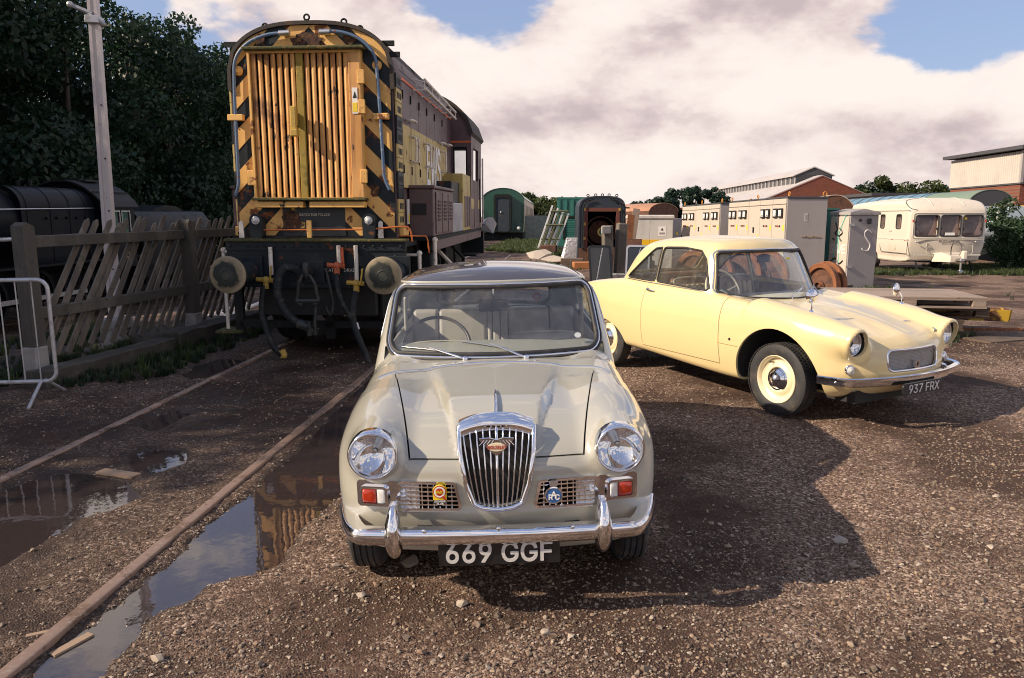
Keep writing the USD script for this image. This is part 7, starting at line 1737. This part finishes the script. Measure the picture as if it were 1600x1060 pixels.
for i, (x, y, rot, lb) in enumerate(((2.12, 17.6, 14, 'black framed glass door leaning by the timber posts, on their left'), (2.95, 17.7, -14, 'black framed glass door leaning by the timber posts, on their right'))):
    D = thing('leaning_door', lb, 'door', (x, y, gm(x, y)), (-12, 0, rot), 'black doors leaning on the timber posts')
    obj('frame', plate_xz(rrect(-.28, .28, 0, 1.05, .08).difference(rrect(-.24, .24, .05, 1.0, .06)), -.02, .03), 'dull_steel' if i else 'plate_black', D); obj('panel', plate_xz(rrect(-.24, .24, .05, 1.0, .06), -.005, .005), 'coach_black', D); obj('trim', tube([(-.16, -.03, .1), (.06, -.03, .98)], .012, 5), 'dull_steel', D)
item('steel_sheet', tf(box(-.28, .28, -.01, .01, 0, 1.15), rot=(-10, 0, 0)), 'rust_dark', 3.15, 19.9, -8, 'brown rusted sheet leaning right of the timber posts', 'steel sheet')
item('scaffold_plank', tf(box(-.10, .10, -.02, .02, 0, 2.0), rot=(0, 7, 0)), 'pallet_wood', 3.45, 22.5, 0, 'long plank leaning upright left of the yellow banded cabinet, the paler one', 'plank', 'planks leaning by the cabinet')
item('scaffold_plank', tf(box(-.10, .10, -.02, .02, 0, 1.8), rot=(0, 4, 0)), 'rust', 3.30, 21.8, 0, 'long rusty plank leaning upright beside the brown sheet', 'plank', 'planks leaning by the cabinet')
for i, (x, y) in enumerate(((3.32, 20.2), (3.75, 20.4))):
    z = gm(x, y); V = thing('screw_jack', ('black screw jack standing on a drum in front of the banded cabinet, the left one', 'black screw jack standing on a drum in front of the banded cabinet, the right one')[i], 'jack', (x, y, z), 0, 'screw jacks in front of the banded cabinet')
    obj('drum', cyl((0, 0, 0), (0, 0, .42), .19, n=20), 'rust_dark', V); obj('body', lathe([(.13, .42), (.13, .52), (.05, .57), (.05, .67), (.10, .69), (.10, .73), (.035, .75), (.035, .85), (.07, .86), (.07, .90), (.0001, .91)], 'z', 18), 'frame_black', V)
item('concrete_block', box(-.8, .8, -.3, .3, 0, 1.45, .03), 'concrete_grey', 1.55, 47, 0, 'grey concrete block standing beside the green coach', 'block')
# ---------------------------------------------------------------- row of rusty wagons and blue sheeted coach, maroon van end
for i, (xn, y, L, mt, lb) in enumerate(((11.6, 58, 9, 'roof_rust', 'rusty round roofed wagon behind the banded cabinet, the nearer one'), (12.6, 72, 9, 'roof_pale', 'pale and rusty round roofed wagon behind the banded cabinet, the farther one'))):
    t = np.linspace(1, -1, 17); W, H = 3.0, 3.25; arc = [(W / 2 * q, H - .6 + .6 * (1 - q * q) ** .6) for q in t]; z = gm(xn, y) - .1
    Wn = thing('rusty_wagon', lb, 'wagon', (xn, y, z), (DROP, 0, 32), 'rusty wagons behind the cabinets'); obj('body', plate_xz(sg.Polygon([(W / 2, .5)] + arc + [(-W / 2, .5)]), 0, L), 'rust_dark', Wn, 35); obj('roof', plate_xz(sg.Polygon([(a * 1.02, b + .04) for a, b in arc] + [(a, b) for a, b in arc[::-1]]).buffer(.001), -.05, L + .05), mt, Wn, 35); obj('underframe', box(-1, 1, .1, L - .1, .2, .49), 'frame_black', Wn)
    for k in range(3): obj('door', box(-W / 2 - .04, -W / 2 - .001, .8 + 2.7 * k, 2.6 + 2.7 * k, .8, 2.2), 'rust', Wn)
van = coach_end('maroon_van', 'dark maroon arched van end peeping over the sprayed cabinet', 'van', (14.2, 33.5, gm(14, 33) + .05), (DROP, 0, -4), 1.75, 2.72, 6, 'rust_dark', 'roof_pale', 'roof_pale', gang=False, floor=.6)
bl = coach_end('sheeted_coach', 'long coach under a blue sheet with a grey green rounded end beyond the caravan', 'coach', (29.6, 47.0, gm(29, 47) + .15), (DROP, 0, 0), 2.7, 3.50, 20, 'glazing_dark', 'roof_green', 'roof_green', gang=False)
t = np.linspace(1, -1, 25); arc = [(1.35 * q * 1.035, 2.88 + .64 * (1 - abs(q) ** 2.2) ** .75 + .04) for q in t]
obj('blue_sheet', plate_xz(sg.Polygon(arc + [(a * .985, b - .012) for a, b in arc[::-1]]).buffer(.001), 5.5, 19.8), 'tarpaulin', bl, 35)
for k in range(9): obj('sheet_seam', plate_xz(sg.Polygon([(a * 1.01, b + .02) for a, b in arc] + [(a, b + .001) for a, b in arc[::-1]]).buffer(.001), 6 + 1.55 * k, 6.12 + 1.55 * k), 'slate_dark', bl, 35)
yv = thing('yellow_wagon', 'bright yellow round ended vehicle behind the berried shrubs', 'vehicle', (22.7, 30.6, gm(22, 31) - .3), (0, 0, 10)); obj('body', tf(hullmesh([(2.2 * math.cos(a), b, 1.35 + 1.25 * math.sin(a)) for a in np.linspace(0, PI, 14) for b in (0, 4)] + [(x, b, .4) for x in (-2.2, 2.2) for b in (0, 4)]), (0, 0, 0)), 'bright_yellow', yv, 35); obj('end_window', box(-.8, .8, -.02, -.001, 1.4, 2.0), 'glazing_dark', yv)
gv = thing('grey_tank', 'pale blue grey curved tank between the caravan and the yellow vehicle', 'tank', (17.9, 27.5, gm(18, 28)), (0, 0, 80)); obj('barrel', cyl((-1.0, 0, 1.55), (2.6, 0, 1.55), .62, n=28), 'tank_blue', gv, 40); obj('cradle', box(-.8, 2.4, -.5, .5, .2, 1.0), 'frame_black', gv)
# ---------------------------------------------------------------- buildings
def build_shed():
    zc = 140; x0 = 56.5; y = 139; z = gm(x0, y)
    S = thing('brick_shed', 'long red brick shed with a glazed roof lantern and plain gable', 'building', (x0, y, z - .3), (DROP * .6, 0, -3.0))
    hw, ev, pk, L = 10.0, 6.4, 10.6, 95
    gab = sg.Polygon([(-hw, 0), (hw, 0), (hw, ev), (0, pk), (-hw, ev)]); obj('gable_wall', plate_xz(gab, 0, .4), 'brick_wall', S); obj('side_wall', box(-hw, -hw + .4, .41, L, 0, ev), 'brick_wall', S); obj('side_wall', box(hw - .4, hw, .41, L, 0, ev), 'brick_wall', S)
    for s in (-1, 1):
        r = obj('roof', plate_xz(sg.Polygon([(s * 10.4, ev - .0), (0, pk + .17), (0, pk + .35), (s * 10.4, ev + .18)]), .45, L), 'sheet_roof', S)
    obj('gable_coping', plate_xz(gab.buffer(.16).difference(gab).intersection(sg.box(-11, ev - .1, 11, 12)), -.05, .5), 'rust_red', S)
    ln = sg.Polygon([(-3.4, 9.0), (-3.4, 11.1), (0, 12.55), (3.4, 11.1), (3.4, 9.0)])
    Ln = obj('lantern', plate_xz(ln.buffer(-.2), 5, L - 6), 'glazing_dark', S)
    for s in (-1, 1):
        obj('lantern_roof', plate_xz(sg.Polygon([(s * 3.8, 10.95), (0, 12.55), (0, 12.75), (s * 3.8, 11.15)]), 4.6, L - 5.5), 'sheet_roof', Ln)
        for k in range(30): obj('glazing_bar', box(s * 3.36, s * 3.2, 5 + 2.85 * k, 5.35 + 2.85 * k, 9.2, 10.95), 'sheet_roof', Ln)
    obj('lantern_end', plate_xz(ln.buffer(-.05), 4.8, 4.99), 'slate_dark', Ln)
    for k in range(12): obj('lantern_louvre', box(-3.2, 3.2, 4.74, 4.79, 9.3 + .16 * k, 9.4 + .16 * k), 'glazing_dark', Ln)
build_shed()
def build_hall():
    x, y = 46.3, 69.5; z = gm(x, y)
    H = thing('corrugated_hall', 'tall pale corrugated building on a brick base at the right edge', 'building', (x, y, z), (DROP, 0, 0))
    obj('brick_base', box(0, 30, 0, 11, -1, 5.4), 'brick_wall', H)
    def corr(n, L, h0, h1, amp, along):
        xs = np.linspace(0, L, n * 6 + 1); q = amp * np.clip(np.sin(xs / L * n * 2 * PI) * 2.2, -1, 1)
        X, Z = np.meshgrid(xs, [h0, h1]); Q = np.broadcast_to(q, X.shape); return grid(-.06 + Q, X, Z) if along else grid(X, -.06 + Q, Z)
    obj('side_cladding', corr(36, 11.2, 5.3, 8.15, .03, True), 'sheet_white', H, 40); obj('front_cladding', corr(40, 30, 5.3, 8.3, .09, False), 'sheet_white', H, 40)
    obj('core', box(.06, 30, .06, 11, 5.41, 8.2), 'sheet_white', H); obj('corner_trim', box(-.14, .10, -.16, .10, 5.35, 8.25), 'cabinet_grey', H)
    obj('roof_slab', box(-.7, 30.5, -.9, 11.7, 8.3, 8.62), 'slate_dark', H); obj('base_trim', box(-.12, 30, -.14, 11.2, 5.22, 5.36), 'slate_dark', H)
build_hall()
def build_low():
    x, y = 49.5, 103; z = gm(x, y)
    B = thing('low_warehouse', 'low grey corrugated warehouse under the far trees', 'building', (x, y, z), (DROP, 0, 2)); obj('wall', box(0, 16, 0, 12, 0, 5.45), 'sheet_white', B); obj('roof_edge', box(-1.2, 16.5, -.6, 12.5, 5.46, 5.85), 'slate_dark', B)
    for k in range(4): obj('window', box(.5 + 1.1 * k - .45, .5 + 1.1 * k + .45, -.08, -.001, 3.7, 5.0), 'glazing_dark', B)
    for k in range(24): obj('cladding_rib', box(5 + .45 * k, 5.2 + .45 * k, -.06, -.001, .2, 5.4), 'cabinet_grey', B)
    L2 = thing('lean_to', 'low brick lean-to with a sloping dark roof before the corrugated building', 'building', (38.0, 80.5, gm(38, 80)), (DROP, 0, 0)); obj('wall', box(0, 9.0, 0, 5, 0, 3.1), 'brick_wall', L2); obj('roof', hullmesh([(-.5, -.6, 3.11), (-.5, 5.5, 3.11), (9.3, -.6, 3.9), (9.3, 5.5, 3.9), (-.5, -.6, 3.45), (-.5, 5.5, 3.45), (9.3, -.6, 4.25), (9.3, 5.5, 4.25)]), 'slate_dark', L2)
build_low()
# ================================================================== shrubs, grass, gravel, loose stones
def bush(label, x, y, h, rad, n, size, mat, seed, group=None):
    return tree('shrub', label, 'shrub', (x, y, gm(x, y)), h, rad, n, size, mat, seed, group, low=.05, clumps=20)
bush('green shrub with red berries just right of the caravan', 17.0, 25.0, 2.35, 1.35, 9000, .055, 'leaf_berry', 201, 'berried shrubs by the caravan'); bush('green shrub with red berries at the right edge before the yellow vehicle', 18.8, 25.6, 1.9, 1.5, 9000, .055, 'leaf_berry', 202, 'berried shrubs by the caravan')
def blades(rng, n, h, w):
    a = rng.random(n) * 2 * PI; r = .05 * np.sqrt(rng.random(n)); b = np.column_stack([r * np.cos(a), r * np.sin(a), 0 * a]); d = rng.random(n) * 2 * PI; hh = h * (.5 + .6 * rng.random(n)); ln = hh * (.2 + .5 * rng.random(n))
    t = np.column_stack([np.cos(d) * ln, np.sin(d) * ln, hh]); s = np.column_stack([-np.sin(d), np.cos(d), 0 * d]) * w
    V = np.stack([b - s, b + s, b + t * .55 + [0, 0, .1 * h] + s * .7, b + t * .55 + [0, 0, .1 * h] - s * .7, b + t], 1).reshape(-1, 3); i = np.arange(n)[:, None] * 5
    return trimesh.Trimesh(V, np.vstack([i + [0, 1, 2], i + [0, 2, 3], i + [3, 2, 4]]), process=False)
def scatter(name, protos, mats, pos, scale, label, cat, seed, tilt=True):
    rng = np.random.default_rng(seed); n = len(pos)
    pi = UsdGeom.PointInstancer.Define(stage, '/World/' + name)
    pt = pi.GetPath().AppendChild('prototypes'); UsdGeom.Scope.Define(stage, pt); tg = []
    for i, (m, mt) in enumerate(zip(protos, mats)):
        q = usdkit.mesh(stage, f'{pt}/{name}_piece_{i:03d}' if i else f'{pt}/{name}_piece', m, MAT[mt], smooth=False); tg.append(q.GetPath())
    pi.CreatePrototypesRel().SetTargets(tg); pi.CreateProtoIndicesAttr(Vt.IntArray.FromNumpy(rng.integers(0, len(protos), n).astype(np.int32)))
    pi.CreatePositionsAttr(Vt.Vec3fArray.FromNumpy(np.asarray(pos, np.float32))); sc = np.asarray(scale, np.float32)
    pi.CreateScalesAttr(Vt.Vec3fArray.FromNumpy(sc if sc.ndim == 2 else np.repeat(sc[:, None], 3, 1)))
    a = rng.random(n) * 2 * PI; q = np.zeros((n, 4)); q[:, 0] = np.cos(a / 2); q[:, 3] = np.sin(a / 2)
    if tilt: q += rng.normal(size=(n, 4)) * .12
    q /= np.linalg.norm(q, axis=1)[:, None]
    pi.CreateOrientationsAttr(Vt.QuathArray([Gf.Quath(float(w), float(b), float(c), float(d)) for w, b, c, d in q]))
    tag(pi.GetPrim(), label, cat, None, 'stuff'); return pi
def _stones():
    rng = np.random.default_rng(11); ms = []
    for i in range(8):
        p = rng.normal(size=(9 if i < 5 else 13, 3)); p /= np.linalg.norm(p, axis=1)[:, None]; ms.append(trimesh.Trimesh(*hull(p * (rng.uniform(.75, 1.1, 3) * [1, .8, .62])), process=False))
    return ms
for i, c in enumerate(((.155, .115, .085), (.24, .19, .145), (.10, .072, .054), (.33, .275, .22), (.19, .125, .085), (.13, .098, .075), (.27, .20, .14), (.085, .06, .046))): look(f'gravel_stone{"_" * (i > 0)}{"abcdefgh"[i] if i else ""}' if False else 'gravel_' + ('tan', 'sand', 'umber', 'pale', 'ochre', 'brown', 'buff', 'dark')[i], c, .85)
GM = ['gravel_' + k for k in ('tan', 'sand', 'umber', 'pale', 'ochre', 'brown', 'buff', 'dark')]
def build_gravel():
    rng = np.random.default_rng(21)
    def pts(n, x0, x1, y0, y1, keep):
        # denser towards the viewer, as wide as the view
        y = y0 * (y1 / y0) ** rng.random(n); x = rng.uniform(-.72, .72, n) * (y + .5) + .0
        x = np.where(rng.random(n) < .08, rng.uniform(x0, x1, n), x)
        q = np.stack([x, y, 0 * x], -1); g = meshkit.fbm(q * 1.3 + 3.7, 3, 31); l = lat(x, y)
        den = sstep(.36, .62, g) * .85 + .15; den = np.where(np.abs(l) < .72, den * .30, den); den = np.where(l < -1.0, den * .65, den)
        den = np.where(np.abs(np.abs(l) - .775) < .05, 0, den)
        z = ground_z(x, y); den = np.where(z < WATER - .004, den * .02, den)
        ok = (rng.random(n) < den * keep) & (x > x0) & (x < x1); return x[ok], y[ok], z[ok]
    X, Y, Z = pts(150000, -6, 8, 2.25, 9.5, .75); r = np.clip(rng.lognormal(math.log(.0052), .42, len(X)), .0025, .016) * (.8 + .06 * Y)
    X2, Y2, Z2 = pts(5200, -6, 8, 2.3, 12, .6); r2 = np.clip(rng.lognormal(math.log(.0125), .35, len(X2)), .008, .030)
    P_ = np.vstack([np.column_stack([X, Y, Z + r * .25]), np.column_stack([X2, Y2, Z2 + r2 * .25])]); R_ = np.concatenate([r, r2])
    scatter('gravel', _stones(), GM, P_, R_, 'loose brown and pale gravel strewn over the yard', 'gravel', 5)
build_gravel()
# the largest loose stones
for i, (px, py, r, mt, lb) in enumerate(((640, 896, .045, 'gravel_sand', 'pale lump of stone in front of the left bumper overrider'), (1312, 868, .034, 'stone_grey', 'grey angular stone inside the edge of the saloon shadow'), (245, 1030, .028, 'gravel_pale', 'pale stone at the foot of the long puddle'), (1333, 908, .022, 'gravel_sand', 'sandy stone just outside the saloon shadow'), (526, 890, .020, 'gravel_sand', 'sandy stone left of the saloon front wheel'), (565, 942, .022, 'stone_grey', 'dark tipped grey stone in front of the number plate'), (722, 966, .024, 'gravel_pale', 'flat pale stone in the foreground centre'), (588, 925, .018, 'gravel_ochre', 'small ochre stone below the left overrider'), (195, 738, .02, 'gravel_sand', 'sandy stone by the flat plank between the rails'), (852, 1018, .022, 'gravel_pale', 'flat pale stone near the bottom edge right of centre'))):
    x, y = gpt(px, py); rng = np.random.default_rng(300 + i); p = rng.normal(size=(16, 3)); p /= np.linalg.norm(p, axis=1)[:, None]
    m = trimesh.Trimesh(*hull(p * r * np.array([1.15, .85, .7])), process=False); m.apply_translation([0, 0, r * .4]); s = solo('loose_stone', m, mt, lb, 'stone', smooth=False); xf(s, (x, y, gz(x, y)))
def build_grass():
    rng = np.random.default_rng(41)
    pr = [blades(rng, 26, .16, .006), blades(rng, 20, .22, .006), blades(rng, 30, .11, .006)]
    def area(n, poly):
        g = sg.Polygon(poly); b = g.bounds; out = []
        while len(out) < n:
            x, y = rng.uniform(b[0], b[2]), rng.uniform(b[1], b[3])
            if g.contains(sg.Point(x, y)): out.append((x, y))
        a = np.array(out); return np.column_stack([a, ground_macro(a[:, 0], a[:, 1])])
    p = np.vstack([area(4200, [(14.6, 22.2), (26, 21.0), (30, 27), (15, 27.5)]), area(700, [(8.5, 22.6), (15, 22.2), (17, 23.8), (9, 24.5)])])
    scatter('lawn_grass', pr, ['leaf_grass', 'leaf_grass', 'leaf_weed'], p, rng.uniform(.5, 1.1, len(p)), 'rough green grass under and right of the caravan', 'grass', 6, False)
    p = area(2200, [(-1.2, 33), (2.6, 28.5), (2.9, 33), (2.0, 44), (-.2, 44)])
    scatter('patch_grass', pr, ['leaf_grass'] * 3, p, rng.uniform(.6, 1.3, len(p)), 'sunny grass patch in front of the green coach', 'grass', 7, False)
    p = np.vstack([area(300, [(-4.5, 7.0), (-3.6, 7.6), (-3.5, 10.8), (-4.2, 10.6)]), area(900, [(-9, 7.5), (-5.0, 6.5), (-4.6, 11.5), (-7.5, 13.5)])])
    p[:, 2] = ground_z(p[:, 0], p[:, 1])
    scatter('verge_weeds', pr, ['leaf_weed', 'leaf_grass', 'leaf_weed'], p, rng.uniform(.35, .9, len(p)), 'dark weeds and grass along the foot of the fence', 'weeds', 8, False)
build_grass()
def build_yard_weeds():
    rng = np.random.default_rng(52); out = []
    for cx, cy, sx, sy, n in ((7.9, 16.9, .6, .25, 40), (6.6, 17.0, .6, .2, 30), (5.0, 9.5, 1.1, .2, 45), (3.2, 19.5, 1.2, .5, 90), (13.0, 22.6, 2.2, .4, 120), (2.0, 26.0, 1.2, .5, 60), (7.2, 15.2, 1.5, 1.0, 40), (2.8, 12.6, 2.2, .8, 40)):
        out.append(np.column_stack([rng.normal(cx, sx, n), rng.normal(cy, sy, n)]))
    a = np.vstack(out); a = np.column_stack([a, ground_z(a[:, 0], a[:, 1])])
    scatter('yard_weeds', [blades(rng, 22, .13, .005), blades(rng, 16, .18, .005)], ['leaf_weed', 'leaf_grass'], a, rng.uniform(.4, 1.1, len(a)), 'sparse weeds round the cabinets, pallets and scrap', 'weeds', 9, False)
build_yard_weeds()
